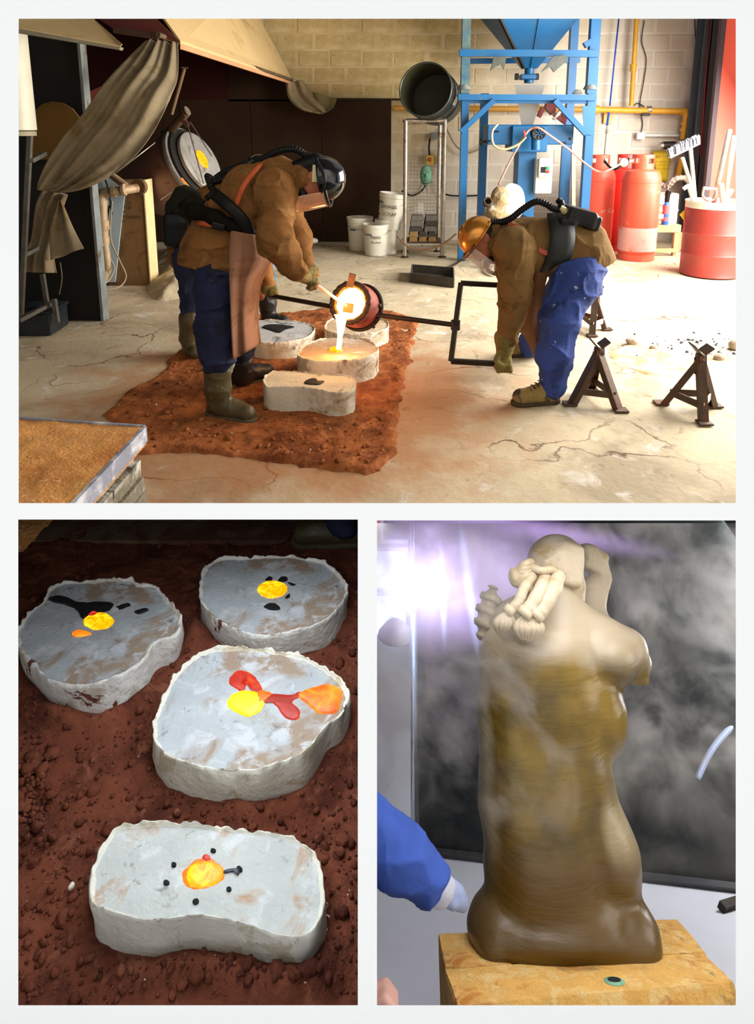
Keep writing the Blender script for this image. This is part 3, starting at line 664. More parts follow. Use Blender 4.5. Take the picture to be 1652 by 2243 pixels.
MB().obox(G(58, 735)+Vector((0, .15, .19)), (.21, .17, .012), None, .004).build('lid', mat('bluish_black_box', (0, 0, 0)), bx)
# pale blue backing board, pipework, insulating board
Yp = 6.95
pbd = flatbox('pale_blue_board', 'pale blue painted board behind the gas pipework', 'board', [(192, 618, 6.93), (252, 618, 6.93), (262, 520, 6.93), (276, 400, 6.93), (240, 384, 6.93), (190, 384, 6.93)], mat('pale_blue', srgb(176, 196, 206), .6, 0, .1, 5, .1), .03)
ib = thing('insulating_board', 'upright brown insulating board with pale lit edge', 'board', G(300, 625))
a, b = G(252, 618), G(334, 622); zt = P(300, 396, 6.95).z
MB().box((a.x, 6.95, 0), (b.x, 7.2, zt)).build('slab', mat('brown_board', srgb(128, 96, 58), .9, 0, .15, 2, .2, 30, srgb(98, 68, 38), .56, 4), ib, smooth=False)
MB().box((b.x, 6.94, 0), (b.x+.012, 7.2, zt+.006)).build('lit_edge', mat('cream_lit_edge', srgb(226, 200, 150), .9, 0, .1, 6, .2), ib, smooth=False)  # cream colour stands for door light on the board's side
inkm = mat('dark_ink', srgb(34, 26, 20), .9, 0, 0, 5, 0)
text_on('writing', 'UP', .045, P(282, 456, 6.94), (1, 0, 0), (0, 0, 1), inkm, ib)
text_on('writing', 'DOWN', .045, P(292, 476, 6.94), (1, 0, 0), (0, 0, 1), inkm, ib)
for yy in (458, 479):
    cc = P(270, yy, 6.935); MB().tube([cc+Vector((.028*cos(q), 0, .028*sin(q))) for q in np.linspace(.8, 5.6, 16)], .003, 5).build('drawn_arrow', inkm, ib)
gp = thing('gas_pipework', 'tan painted gas pipework with elbow, unions and valve', 'pipework', G(238, 640))
tan_pipe = mat('tan_pipe', srgb(172, 148, 116), .55, .15, .15, 9, .15, 60, srgb(130, 92, 62), .62, 8); Yq = 6.6; s = mpp(Yq, .9)
def pp(x, y, Y=Yq): return P(x, y, Y)
MB().tube(spline([pp(300, 412, 6.75), pp(262, 418), pp(240, 421)], 5), 10*s, 16).build('pipe', tan_pipe, gp)
MB().tube(spline([pp(240, 421), pp(226, 424), pp(221, 434), pp(223, 446)], 6), 11*s, 16).build('elbow', tan_pipe, gp)
MB().tube([pp(223, 444), pp(226, 520)], 11*s, 16).build('pipe', tan_pipe, gp)
MB().tube(spline([pp(228, 530), pp(234, 575), pp(232, 600), pp(220, 618, 6.3)], 6), 9.5*s, 16).build('pipe', tan_pipe, gp)
MB().tube([pp(242, 382, 6.8), pp(276, 408, 6.7)], 8*s, 14).build('branch_pipe', tan_pipe, gp)
for a, b, r in ((pp(246, 420), pp(254, 419), 14), (pp(222, 438), pp(222, 448), 13), (pp(225, 482), pp(226, 502), 13.5), (pp(227, 518), pp(228, 534), 12), (pp(268, 416), pp(274, 415), 13)):
    MB().tube([a, b], r*s, 6 if r == 14 else 16).build('union', tan_pipe, gp)
MB().tube([pp(302, 410, 6.8), pp(308, 409, 6.85)], 18*s, 20).build('flange', mat('flange', srgb(120, 92, 66), .6, .3, .2, 9), gp)
MB().tube([pp(226, 536, 6.55), pp(213, 540, 6.45)], 4*s, 8).build('valve', galv, gp)
for i, pts in enumerate(([(246, 440, 6.7), (242, 520, 6.7), (262, 570, 6.7), (276, 605, 6.7), (262, 628, 6.6), (228, 636, 6.5)], [(236, 560, 6.6), (250, 585, 6.6), (240, 612, 6.5), (224, 625, 6.4)])):
    tag(MB().tube(spline([P(*p) for p in pts], 8), .008, 8).build('gas_hose', mat('grey_hose', srgb(150, 136, 112), .6), smooth=True), ['long pale hose looping to the floor beside the tan pipework', 'short pale hose curving under the tan pipework'][i], 'hose')
for i, pts in enumerate(([(210, 392), (218, 430), (222, 470)], [(228, 388), (236, 410), (243, 450)], [(246, 470), (240, 450), (232, 500)])):
    tag(MB().tube(spline([P(x, y, 6.9) for x, y in pts], 6), .009, 8).build('cable', black_rubber), ['leftmost black cable hanging down the pale blue board', 'middle black cable hanging from the curtain hem', 'black cable curling beside the tan pipe'][i], 'cable', 'cables on the pale blue board')
# furnace
def furnace():
    t = thing('tilting_furnace', 'tilted round crucible furnace with grey lid and glowing hole', 'furnace', G(400, 640))
    Y = 7.55; c = P(420, 360, Y); s = mpp(Y, c.z); vw = -ray(420, 360).normalized(); n = (RT*.78+UP*.42+vw*.33).normalized()
    u = (AX-n*AX.dot(n)).normalized(); v = n.cross(u); R = Matrix((u, v, n)).transposed(); r = 86*s
    pink = mat('pinkish_furnace_shell', srgb(118, 86, 78), .55, .2, .15, 4, .15, 30, srgb(76, 52, 46), .6, 5)
    MB().lathe([(0, -.56), (r*.86, -.56), (r*.93, -.5), (r*.93, -.02)], c, R, 48).build('shell', pink, t)
    ringm = mat('ash_grey_ring', srgb(120, 118, 116), .7, .2, .25, 12, .3, 50)
    MB().lathe([(r*.93, -.03), (r*1.0, -.03), (r*1.02, 0), (r*1.0, .02), (r*.93, .02)], c, R, 64).build('rim_ring', ringm, t)
    MB().lathe([(r*.92, -.01), (r*.92, .05), (r*.80, .075), (0, .075)], c, R, 48).build('dark_gap_ring', booth_black, t)  # black ring stands for the dark gap between rim and lid
    def pxl(a): q_ = c+R@Vector((r*.955*cos(a), r*.955*sin(a), .03))-CAM; d_ = q_.dot(AX); return CX+q_.x/d_*F, CY-q_.dot(UP)/d_*F
    a0 = min(np.linspace(0, 6.28, 90), key=lambda a: math.hypot(pxl(a)[0]-424, pxl(a)[1]-404))
    g = MB(); g.tube([c+R@Vector((r*.955*cos(a), r*.955*sin(a), .03)) for a in np.linspace(a0-.35, a0+.35, 14)], .012, 6).build('glowing_gap', molten_orange, t)
    lc = c+n*.09+v*(-.02)
    MB().lathe([(r*.80, 0), (r*.80, .035), (r*.74, .05), (0, .052)], lc, R, 48).build('lid', mat('ash_grey_lid', srgb(148, 146, 142), .7, .2, .15, 7, .3, 60, srgb(96, 92, 88), .62, 9), t)
    hc = P(443, 349, 0.0+ (lc+n*.055).y); hc = lc+n*.056 + (hc-lc)-n*((hc-lc).dot(n))
    MB().lathe([(0, .006), (r*.2, .005), (r*.22, 0)], hc, R@Matrix.Diagonal((1., 1.15, 1)), 28).build('glowing_hole', molten_yellow, t)
    for p in ((408, 262, 446, 402), (416, 266, 464, 342)):
        MB().tube([P(p[0], p[1], Y-.35), P(p[2], p[3], Y-.30)], .006, 6).build('lift_rod', rust, t)
    MB().tube([P(345, 318, Y+.1), P(408, 247, Y-.3)], 9*s, 14).build('lift_arm', mat('sooty_pipe', srgb(96, 78, 58), .6, .3, .2, 8), t)
    MB().lathe([(0, 0), (10*s, 0), (10*s, .006), (0, .006)], P(410, 243, Y-.31), R, 16).build('arm_cap', galv, t)
    MB().bar(P(400, 262, Y-.32), P(412, 276, Y-.33), .04, .04).build('shackle', rust, t)
    MB().tube([P(404, 150, Y+.1), P(376, 250, Y+.2)], 4*s, 8).build('post', mat('sooty_post', srgb(120, 96, 66), .7), t)
    MB().bar(P(398, 148, Y+.1), P(412, 149, Y+.1), .02, .01).build('post_cap', galv, t)
    MB().bar(P(355, 288, Y-.1), P(382, 300, Y-.15), .05, .02).build('hinge', steel_dark, t)
    MB().bar(P(366, 285, Y-.12), P(392, 312, Y-.2), .02, .02).build('hinge', steel_dark, t)
    for x in (370, 415):
        MB().bar(P(x, 505, Y+.55), (P(x, 505, Y+.55).x, Y+.55, 0), .06, .06).build('leg', steel_dark, t)
    MB().tube([P(345, 402, Y-.1), P(372, 392, Y-.2), P(382, 416, Y-.3), P(352, 438, Y-.3)], .005, 6).build('wire_loop', galv, t)
furnace()
tag(MB().tube([P(255, 378, 6.3), P(340, 312, 6.5)], .006, 6).build('poker', galv, smooth=True), 'thin bright steel poker behind the canvas curtain', 'rod')
# curtain
canvas = mat('dusty_canvas', srgb(140, 124, 96), .95, 0, .12, 5, .35, 120, srgb(112, 92, 58), .56, 3)
def curtain():
    t = thing('canvas_curtain', 'long gathered canvas curtain pulled aside with a chain', 'curtain', P(220, 600, 5.4))
    L_ = [(322, 96), (285, 130), (232, 190), (190, 250), (140, 310), (108, 360), (90, 400), (86, 418)]
    R_ = [(392, 96), (391, 170), (372, 218), (340, 290), (300, 345), (250, 385), (190, 415), (146, 424)]
    YL = [6.1, 5.85, 5.5, 5.42, 5.38, 5.34, 5.3, 5.3]; A = spline([P(x, y, YL[i]) for i, (x, y) in enumerate(L_)], 8); B = spline([P(x, y, YL[i]-.06) for i, (x, y) in enumerate(R_)], 8)
    rows = []
    for i, (a, b) in enumerate(zip(A, B)):
        f = i/(len(A)-1); row = []
        for j in range(61):
            w = j/60; p = a.lerp(b, w); amp = .05*(1-.35*f)
            z = amp*(abs(sin(w*8.5+1.2*sin(f*3.)))**.6*1.6+.35*sin(w*31+f*4)+.6*sin(w*5-f*4)); p = p-AX*z*1.0
            row.append(p)
        rows.append(row)
    sheet('hanging_cloth', rows, .006, canvas, t)
    L2 = [(95, 412), (80, 450), (72, 520), (60, 560), (54, 596)]; R2 = [(148, 428), (136, 460), (122, 520), (114, 560), (118, 598)]
    A = spline([P(x, y, 5.5-.06*i) for i, (x, y) in enumerate(L2)], 8); B = spline([P(x, y, 5.45-.06*i) for i, (x, y) in enumerate(R2)], 8)
    rows = [[a.lerp(b, w/40)-AX*(.035*sin(w/40*16+i*.05)*(.4+i/33)) for w in range(41)] for i, (a, b) in enumerate(zip(A, B))]
    sheet('lower_cloth', rows, .006, canvas, t)
    A = spline([P(130, 440, 5.38), P(112, 500, 5.3), P(114, 570, 5.25)], 8); B = spline([P(136, 440, 5.38), P(160, 500, 5.3), P(182, 544, 5.25)], 8)
    rows = [[a.lerp(b, w/24)-AX*(.02*sin(w/24*9+i*.1)) for w in range(25)] for i, (a, b) in enumerate(zip(A, B))]
    sheet('cloth_flap', rows, .006, canvas, t)
    c = MB(); pts = spline([P(96, 410, 5.35), P(120, 420, 5.25), P(148, 428, 5.3)], 8)
    for i in range(0, len(pts)-1):
        a, b = pts[i], pts[i+1]; c.tube([a, a.lerp(b, .7)], .008, 6)
    c.build('tie_chain', galv, t)
    MB().tube(spline([P(132, 575, 5.2), P(136, 610, 5.2), P(130, 645, 5.2)], 4), .004, 5).build('cord', canvas, t)
curtain()
t = thing('small_canvas_drape', 'small folded canvas drape hung at the far end of the rail', 'drape', P(680, 240, 9.4))
A = spline([P(626, 178, 9.45), P(632, 215, 9.4), P(660, 240, 9.3), P(700, 250, 9.3)], 8); B = spline([P(664, 176, 9.5), P(680, 205, 9.5), P(705, 230, 9.4), P(714, 246, 9.35)], 8)
sheet('drape_front', [[a.lerp(b, w/20)-AX*(.04*sin(w/20*10)) for w in range(21)] for a, b in zip(A, B)], .008, canvas, t)
A = spline([P(684, 202, 9.6), P(692, 222, 9.6), P(703, 246, 9.5)], 8); B = spline([P(738, 216, 9.6), P(730, 236, 9.6), P(712, 248, 9.5)], 8)
sheet('drape_end', [[a.lerp(b, w/20)-AX*(.03*sin(w/20*7)) for w in range(21)] for a, b in zip(A, B)], .008, mat('olive_canvas', srgb(120, 112, 74), .95, 0, .12, 5, .3), t)
# rubble
rub = mat('pale_rubble', srgb(186, 174, 146), .9, 0, .15, 6, .7, 30)
rb_poly = [G(*p) for p in [(345, 640), (350, 560), (400, 545), (445, 550), (440, 600), (428, 640), (360, 652)]]
hf = heightfield('rubble_heap', -3.2, -1.6, 5.9, 9.2, .03, lambda X, Y: -.04+np.clip(.5-poly_sd(X, Y, rb_poly)/.35, 0, 1)*(.16+.14*np.abs(fbm(X*3.5, Y*2.5, X*0, 4))), rub)
tag(hf, 'pale plaster rubble heaped beside the brown insulating board', 'rubble', kind='stuff')
# ================================================================ rear right: buckets, rack, blue machine, gas bottles
bucket_white = mat('white_bucket_plastic', srgb(226, 222, 208), .4, 0, .05, 5, .03, 30, srgb(190, 176, 146), .66, 6)
def bucket(label, pxl, pxr, ytop, ybase, words=(), group=None, lid=True, tape=None):
    Y = Yg(ybase)+.1; cx = (pxl+pxr)/2; c = P(cx, ybase, Y); c.z = 0; s = mpp(Y, .2); r = (pxr-pxl)/2*s; H = P(cx, ytop, Y).z
    t = thing('bucket', label, 'bucket', c, group)
    MB().lathe([(0, 0), (r*.84, 0), (r*.86, .01), (r*.97, H*.86), (r*1.02, H*.87), (r*1.02, H*.885), (r*.98, H*.89), (r*.98, H*.92), (r*1.03, H*.93), (r*1.03, H), (r*.99, H), (r*.96, H*.9), (r*.82, .02), (0, .02)], c, None, 36).build('shell', bucket_white, t)
    hn = MB(); hn.tube([c+Vector((r*1.03*cos(a), -r*1.03*sin(a)-.005, H*.86-.5*r*sin(a)**1.)) for a in np.linspace(.25, pi-.25, 18)], .004, 6).build('handle', galv, t)
    for i, (wd, sz, dz) in enumerate(words):
        text_on('writing', wd, sz, c+Vector((0, -r*.93, dz)), (1, 0, 0), (0, 0, 1), mat('marker_ink', srgb(70, 68, 66), .8, 0, 0, 5, 0), t, .006, cylr=r*.93)
    if tape:
        MB().lathe([(r*.955, H*tape), (r*.975, H*tape+.022)], c, Matrix.Rotation(radians(-150), 3, 'Z'), 40, cap=False)
        q = [c+Vector((r*.955*cos(a), r*.955*sin(a), z)) for z in (H*tape, H*tape+.02) for a in np.linspace(radians(215), radians(250), 6)]
        MB().grid([q[:6], q[6:]]).build('tape', mat('blue_tape', srgb(30, 90, 140), .5), t)
    return t, r, H
bucket('white bucket behind and left of the other two, blue tape patch', 761, 817, 475, 549, tape=.62)
bucket('squat white bucket in front, handwritten plaster note on it', 795, 853, 490, 560, [('Plaster', .05, .24), ('Bucket', .045, .18)], tape=.66)
t3, r3, H3 = bucket('tall white bucket under another one, at the right of the three', 822, 872, 480, 557)
Y3 = Yg(557)+.1; c3 = P(850, 500, Y3)
b4 = thing('bucket', 'upper white bucket stacked in another, marked BRONZE SCRAP', 'bucket', P(851, 492, Y3))
s3 = mpp(Y3, .6); cc = P(852, 500, Y3); R4 = Matrix.Rotation(radians(7), 3, 'Y'); r4 = 29*s3; h4 = 78*s3
MB().lathe([(0, 0), (r4*.84, 0), (r4*.97, h4*.86), (r4*1.03, h4*.88), (r4*1.03, h4), (r4*.98, h4), (r4*.82, .02), (0, .02)], cc, R4, 36).build('shell', bucket_white, b4)
ink = mat('marker_ink', (.1, .1, .1))
for wd, yy in (('BRONZE', 454), ('SCRAP', 470)):
    text_on('writing', wd, .06 if wd == 'BRONZE' else .066, P(853, yy, Y3-r4*.98), (1, .0, -.1), (.1, 0, 1), ink, b4, .01, cylr=r4)
MB().tube([cc+R4@Vector((r4*1.04*cos(a), -r4*1.04*sin(a), h4*.86-.6*r4*sin(a))) for a in np.linspace(.2, pi-.2, 18)], .004, 6).build('handle', galv, b4)
q = [cc+R4@Vector((r4*.99*cos(a), r4*.99*sin(a), z)) for z in (h4*.72, h4*.76) for a in np.linspace(radians(190), radians(225), 6)]
MB().grid([q[:6], q[6:]]).build('tape', mat('blue_tape', (0, 0, 0)), b4)
q = [cc+R4@Vector((r4*.9*cos(a), r4*.9*sin(a), z)) for z in (h4*.36, h4*.44) for a in np.linspace(radians(185), radians(205), 6)]
MB().grid([q[:6], q[6:]]).build('green_tape', mat('green_tape', srgb(40, 110, 50), .5), b4)
# skirting debris under the black sheet
t = thing('white_rag', 'crumpled white rag on the floor below the dark sheet', 'rag', P(675, 525, 9.4))
skin('cloth', [ell(P(668, 526, 9.2), (.1, .08, .03)), ell(P(684, 527, 9.2), (.08, .07, .035))], .012, mat('white_rag', srgb(210, 208, 196), .9), t, .04, disp=lambda x, y, z: .012*fbm(x*12, y*12, z*12, 2))

# tubular rack
Yr = 8.55
def rack():
    t = thing('tubular_rack', 'tall galvanised tube rack carrying the tipped black drum', 'rack', G(935, 562))
    s = mpp(Yr, .8); zt = P(930, 264, Yr).z; xl, xr = P(888, 400, Yr).x, P(972, 400, Yr).x; yb = Yr+.42
    for x, y in ((xl, Yr), (xr, Yr), (xl+.02, yb), (xr-.02, yb)):
        MB().tube([(x, y, 0.01), (x, y, zt)], 4.6*s, 12).build('upright', galv, t)
        MB().lathe([(0, 0), (.05, 0), (.05, .012), (.02, .02), (0, .02)], (x, y, 0), None, 12).build('foot', rust, t)
    for a, b in (((xl, Yr, zt), (xr, Yr, zt)), ((xl, yb, zt-.02), (xr, yb, zt-.02)), ((xl, Yr, zt), (xl, yb, zt)), ((xr, Yr, zt), (xr, yb, zt)),
                 ((xl, Yr, .16), (xr, Yr, .16)), ((xl, yb, .16), (xr, yb, .16)), ((xl, Yr, .16), (xl, yb, .16)), ((xr, Yr, .16), (xr, yb, .16))):
        MB().tube([a, b], 4.4*s, 10).build('cross_tube', galv, t)
    MB().box((xl, Yr, .17), (xr, yb, .19)).build('base_plate', rust, t, smooth=False)
    g = MB()
    for i in range(10): x = xl+.04+i*(xr-xl-.08)/9; g.tube([(x, yb-.03, .5), (x, yb-.03, 1.25)], .0022, 4)
    for i in range(17): z = .5+i*.047; g.tube([(xl+.04, yb-.033, z), (xr-.04, yb-.033, z)], .0022, 4)
    o = g.build('wire_mesh', galv, t); o['kind'] = 'stuff'
    g = MB()
    for i in range(3):
        x = P(918+i*4, 470, Yr+.3).x; g.tube([(x, Yr+.3, P(0, 492, Yr+.3).z), (x, Yr+.3, P(0, 444, Yr+.3).z)], .006, 5)
    for y in (455, 462, 480): z = P(0, y, Yr+.3).z; g.tube([(P(912, 0, Yr+.3).x, Yr+.3, z), (P(935, 0, Yr+.3).x, Yr+.3, z)], .006, 5)
    o = g.build('bright_wire_offcut', mat('bright_wire', srgb(235, 235, 230), .4, .3), t); o['kind'] = 'stuff'
    # ingots
    im = [mat('ingot_grey', srgb(112, 108, 100), .5, .4, .2, 12, .2), mat('ingot_bronze', srgb(150, 118, 70), .5, .4, .2, 12, .2), mat('ingot_dark', srgb(66, 60, 54), .6, .3, .2, 12, .2)]
    k = 0; base = Vector((xl+.05, Yr+.05, .19)); proto = []
    lay = [(3, .0, (1, 1, 1)), (3, .0, (1, 2, 2)), (2, .02, (2, 0, 2)), (2, .03, (0, 2, 0)), (2, .05, (0, 0, 0))]
    names = ['bronze coloured ingot at the left end of the bottom row', 'bronze coloured ingot in the middle of the bottom row', 'bronze coloured ingot at the right end of the bottom row',
             'bronze ingot left in the second row up', 'dark ingot in the middle of the second row', 'dark ingot right in the second row up', 'dark ingot left in the third row', 'grey ingot right in the third row',
             'grey ingot left in the fourth row', 'dark ingot right in the fourth row', 'grey ingot left on top of the ingot pile', 'grey ingot right on top of the ingot pile']
    for li, (nn, off, cols) in enumerate(lay):
        L = (xr-xl-.12)/nn-.012
        for i in range(nn):
            x = xl+.06+off/2+i*(L+.012); z = .19+li*.066
            o = MB().hexa([(x, Yr+.06, z), (x+L, Yr+.06, z), (x+L, Yr+.3, z), (x, Yr+.3, z), (x+.012, Yr+.07, z+.062), (x+L-.012, Yr+.07, z+.062), (x+L-.012, Yr+.29, z+.062), (x+.012, Yr+.29, z+.062)]).build('metal_ingot', im[cols[i]], None, False)
            tag(o, names[k], 'ingot', 'ingots in the rack'); k += 1
rack()
def drum_tipped():
    c = P(932, 196, 8.3); t = thing('open_drum', 'open black steel drum lying tipped on the rack', 'drum', P(940, 262, 8.6)); s = mpp(8.3, c.z)
    ax = (-ray(932, 196).normalized()*.94-RT*.25+UP*.22).normalized()   # towards the mouth
    u = (RT-ax*RT.dot(ax)).normalized(); v = ax.cross(u); R = Matrix((u, v, ax)).transposed(); r = 60*s
    bm = mat('black_drum_paint', srgb(30, 34, 34), .3, .1, .2, 4, .05, 30)
    MB().lathe([(0, -.62), (r*.96, -.62), (r*.98, -.6), (r*.97, -.42), (r*1.0, -.40), (r*.97, -.38), (r*.97, -.22), (r*1.0, -.2), (r*.97, -.18), (r*.97, -.01)], c, R, 48, cap=False).build('shell', bm, t)
    MB().lathe([(r*.95, -.005), (r*.95, -.55), (0, -.56)], c, R, 48, cap=False).build('inside', mat('olive_drum_inside', srgb(58, 56, 36), .4, .1, .3, 3, .05), t)
    MB().tube([c+R@Vector((r*.975*cos(a), r*.975*sin(a), 0)) for a in np.linspace(0, 2*pi, 49)[:-1]], .011, 8, closed=True).build('rim', mat('drum_rim', srgb(70, 76, 72), .35, .5), t)
    q = [c+R@Vector((r*1.0*cos(a), r*1.0*sin(a), z)) for z in (-.3, -.2) for a in np.linspace(-.5, -.15, 5)]
    MB().grid([q[:5], q[5:]]).build('paper_label', mat('white_rag', (1, 1, 1)), t)
drum_tipped()
# wall things behind the rack
Yw = 9.84
def wbox(name, label, cat, x0, y0, x1, y1, d, m, Y=Yw, bev=.005, grp=None):
    a, b = P(x0, y1, Y-d), P(x1, y0, Y-d); c = (a+b)/2; c.y = Y-d/2
    o = MB().obox(c, ((b.x-a.x)/2, d/2, (b.z-a.z)/2), None, bev).build(name, m, smooth=False); return tag(o, label, cat, grp)
wbox('junction_box', 'grey junction box on the wall above the isolator switches', 'box', 944, 290, 970, 304, .08, mat('grey_enclosure', srgb(120, 126, 126), .5))
for i, (a, b) in enumerate(((934, 950), (958, 972))):
    t = thing('isolator_switch', ['left yellow isolator switch with red knob on the wall', 'right yellow isolator switch with red knob on the wall'][i], 'switch', P((a+b)/2, 361, Yw), 'yellow isolator switches')
    p0, p1 = P(a, 361, Yw-.08), P(b, 340, Yw-.08)
    MB().box((p0.x, Yw-.08, p0.z), (p1.x, Yw, p1.z)).build('body', mat('yellow_switch', srgb(232, 196, 30), .5), t, smooth=False)
    MB().lathe([(0, .03), (.025, .03), (.03, 0)], P((a+b)/2, 350, Yw-.08), Matrix.Rotation(pi/2, 3, 'X'), 16).build('knob', mat('red_knob', srgb(190, 60, 30), .5), t)
    tag(MB().tube(spline([P(a+8, 304, Yw-.03), P(a+6, 322, Yw-.06), P(a+7, 340, Yw-.04)], 5), .012, 8).build('flex', black_rubber, smooth=True), ['black flex feeding the left yellow switch', 'black flex feeding the right yellow switch'][i], 'cable')
t = thing('green_mask', 'verdigris bronze face mask hanging on the wire mesh', 'mask', P(933, 408, Yr+.36)); c = P(933, 384, Yr+.36); s = mpp(Yr+.3, 1.1)
gm = mat('verdigris', srgb(92, 140, 112), .7, .2, .25, 20, .4, 60)
skin('face', [ell(c, (13*s, .05, 22*s)), ell(c+Vector((0, -.05, .0)), (.013, .02, .03)), ell(c+Vector((-.03, -.04, .035)), (.02, .015, .008)), ell(c+Vector((.03, -.04, .035)), (.02, .015, .008)), ell(c+Vector((0, -.045, -.05)), (.024, .015, .01))], .005, gm, t, .012)
MB().tube([c+Vector((-13*s, -.02, -.09)), c+Vector((0, -.055, -.1)), c+Vector((13*s, -.02, -.09))], .003, 5).build('wire_band', black_rubber, t)
for i, pts in enumerate(([(880, 418), (905, 428), (930, 410), (940, 372)], [(968, 330), (966, 380), (968, 412), (985, 428), (1060, 428)], [(978, 280), (1000, 320), (1030, 334), (1070, 316)])):
    tag(MB().tube(spline([P(x, y, Yw-.03) for x, y in pts], 8), .012, 8).build('cable', black_rubber if i < 2 else mat('grey_hose', (0, 0, 0)), smooth=True),
        ['black cable looping behind the rack below the green mask', 'black cable running down from the switches towards the blue machine', 'grey cable sagging between drum and blue machine'][i], 'cable')
# ---- blue machine
def machine():
    Y0, Y1 = 8.35, 9.3; m = blue_paint
    t = thing('sand_plant', 'tall blue steel hopper stand with mixer head and angle frame', 'machine', G(1140, 570)); s = mpp(Y0, 1.6)
    teal = mat('bare_teal_steel', srgb(92, 116, 118), .5, .3, .25, 6, .2, 40, srgb(40, 96, 136), .55, 3)
    def xz(x, y, Y=Y0): p = P(x, y, Y); return p
    # uprights (two stacked sections each) front and rear
    def post(xt, xb, Y, yt=-60, yb=None, w=.085, mm=m):
        q = P(xb, 500, Y); MB().box((q.x-w/2, Y-w/2, 0), (q.x+w/2, Y+w/2, P(0, yt, Y).z)).build('upright', mm, t, smooth=False)
    post(1012, 1012, Y0, 205); post(1270, 1277, Y0, 205, w=.1)
    MB().box((xz(1009, 200).x, Y0-.05, xz(0, 205).z), (xz(1027, 200).x, Y0+.05, xz(0, -60).z)).build('upper_upright', teal, t, smooth=False)
    MB().box((xz(1284, 200).x, Y0-.05, xz(0, 205).z), (xz(1305, 200).x, Y0+.05, xz(0, -60).z)).build('upper_upright', m, t, smooth=False)
    for x, yt in ((1062, 205), (1250, -60)):
        MB().box((xz(x, 200, Y1).x-.05, Y1-.05, 0), (xz(x, 200, Y1).x+.05, Y1+.05, xz(0, yt, Y1).z)).build('rear_upright', m, t, smooth=False)
    for x in (1017, 1293):
        q = xz(x, 196); MB().lathe([(.0, 0), (.085, 0), (.06, .05), (.05, .06), (0, .06)], q, None, 20).build('rubber_mount', mat('grey_mount', srgb(120, 124, 120), .6), t)
    q = P(1262, 206, Y1); MB().lathe([(0, 0), (.085, 0), (.06, .05), (0, .06)], q, None, 20).build('rubber_mount', mat('grey_mount', (0, 0, 0)), t)
    def beam(x0, y0, x1, y1, w, Y=Y0, nm='cross_beam', mm=m, dy=.07):
        a, b = P(x0, y0, Y), P(x1, y1, Y); return MB().bar(a, b, dy, w*s, (0, 0, 1)).build(nm, mm, t, smooth=False)
    beam(1006, 116, 1310, 118, 14, Y0-.06); beam(1003, 213, 1305, 214, 12, Y0-.06, dy=.1); beam(1024, 222, 1290, 223, 8, Y0)
    beam(1028, 134, 1270, 132, 12, Y1); beam(1280, 100, 1300, 88, 12, Y0-.02)
    beam(1082, 220, 1010, 289, 11, Y0-.1, 'brace'); beam(1215, 220, 1283, 293, 11, Y0-.1, 'brace')
    MB().prism([P(1276, 232, Y0-.07), P(1298, 232, Y0-.07), P(1298, 296, Y0-.07), P(1280, 294, Y0-.07)], Vector((0, .01, 0))).build('gusset', m, t, smooth=False)
    # hopper
    cx, cy = P(1160, 150, 8.85).x, 8.85; zt, zb = P(0, -40, 8.35).z, P(0, 150, 8.85).z; wt = .72; wb = .085
    hm = MB(); a = [(cx-wt, cy-wt+.05, zt), (cx+wt, cy-wt+.05, zt), (cx+wt, cy+wt, zt), (cx-wt, cy+wt, zt)]; b = [(cx-wb, cy-wb, zb), (cx+wb, cy-wb, zb), (cx+wb, cy+wb, zb), (cx-wb, cy+wb, zb)]
    hm.hexa(b+a).build('hopper', m, t, smooth=False)
    MB().bar(Vector(((a[0][0]+a[1][0])/2, a[0][1]-.01, zt)), Vector((cx, cy-wb-.01, zb)), .02, .012).build('hopper_seam', m, t, smooth=False)
    MB().bar(Vector(a[0])-Vector((.02, .02, 0)), Vector(b[0])-Vector((.01, .02, 0)), .03, .03).build('hopper_edge', steel_dark, t, smooth=False)
    MB().tube([(cx, cy, zb), (cx, cy, P(0, 182, 8.85).z)], 11*s, 20).build('outlet_pipe', m, t)
    q = P(1156, 169, 8.8); MB().obox(q, (17*s, .08, 6*s), None, .01).build('clamp_collar', m, t, smooth=False)
    for xx in (1132, 1176): MB().obox(P(xx, 168, 8.78), (4*s, .03, 7*s), None, .004).build('clamp_bolt', black_plastic, t, smooth=False)
    for pts in ([(1082, 124, 8.2), (1110, 124, 8.2), (1104, 152, 8.2), (1098, 140, 8.2), (1080, 150, 8.2), (1074, 156, 8.2)], [(1212, 124, 8.2), (1243, 120, 8.2), (1240, 135, 8.2), (1214, 158, 8.2), (1206, 146, 8.2), (1186, 158, 8.2)]):
        tag(MB().prism([P(*p) for p in pts], Vector((0, .03, 0))).build('dirt_scraper', mat('worn_metal', srgb(84, 88, 84), .5, .4, .3, 10, .2), smooth=False),
            'ragged grey steel claw clamped under the %s of the blue beam' % ('left part' if pts[0][0] < 1100 else 'right part'), 'clamp')
    # grey feed funnel
    a = [P(1128, 186, 8.55), P(1194, 186, 8.55)]; w = 8*s; f = MB()
    T = [P(1128, 186, 8.5), P(1194, 186, 8.5), P(1190, 186, 8.9), P(1130, 186, 8.9)]; Bt = [P(1142, 273, 8.55), P(1168, 273, 8.55), P(1167, 272, 8.7), P(1143, 272, 8.7)]
    f.hexa(Bt+T); f.build('feed_funnel', mat('grey_funnel', srgb(128, 126, 122), .5, .3, .08, 4, .1), t, smooth=False)
    # mixer body and column
    A, B2 = P(1068, 317, 8.45), P(1258, 273, 8.45); MB().obox(((A.x+B2.x)/2, 8.65, (A.z+B2.z)/2), ((B2.x-A.x)/2, .2, (B2.z-A.z)/2), None, .01).build('mixer_trough', m, t, smooth=False)
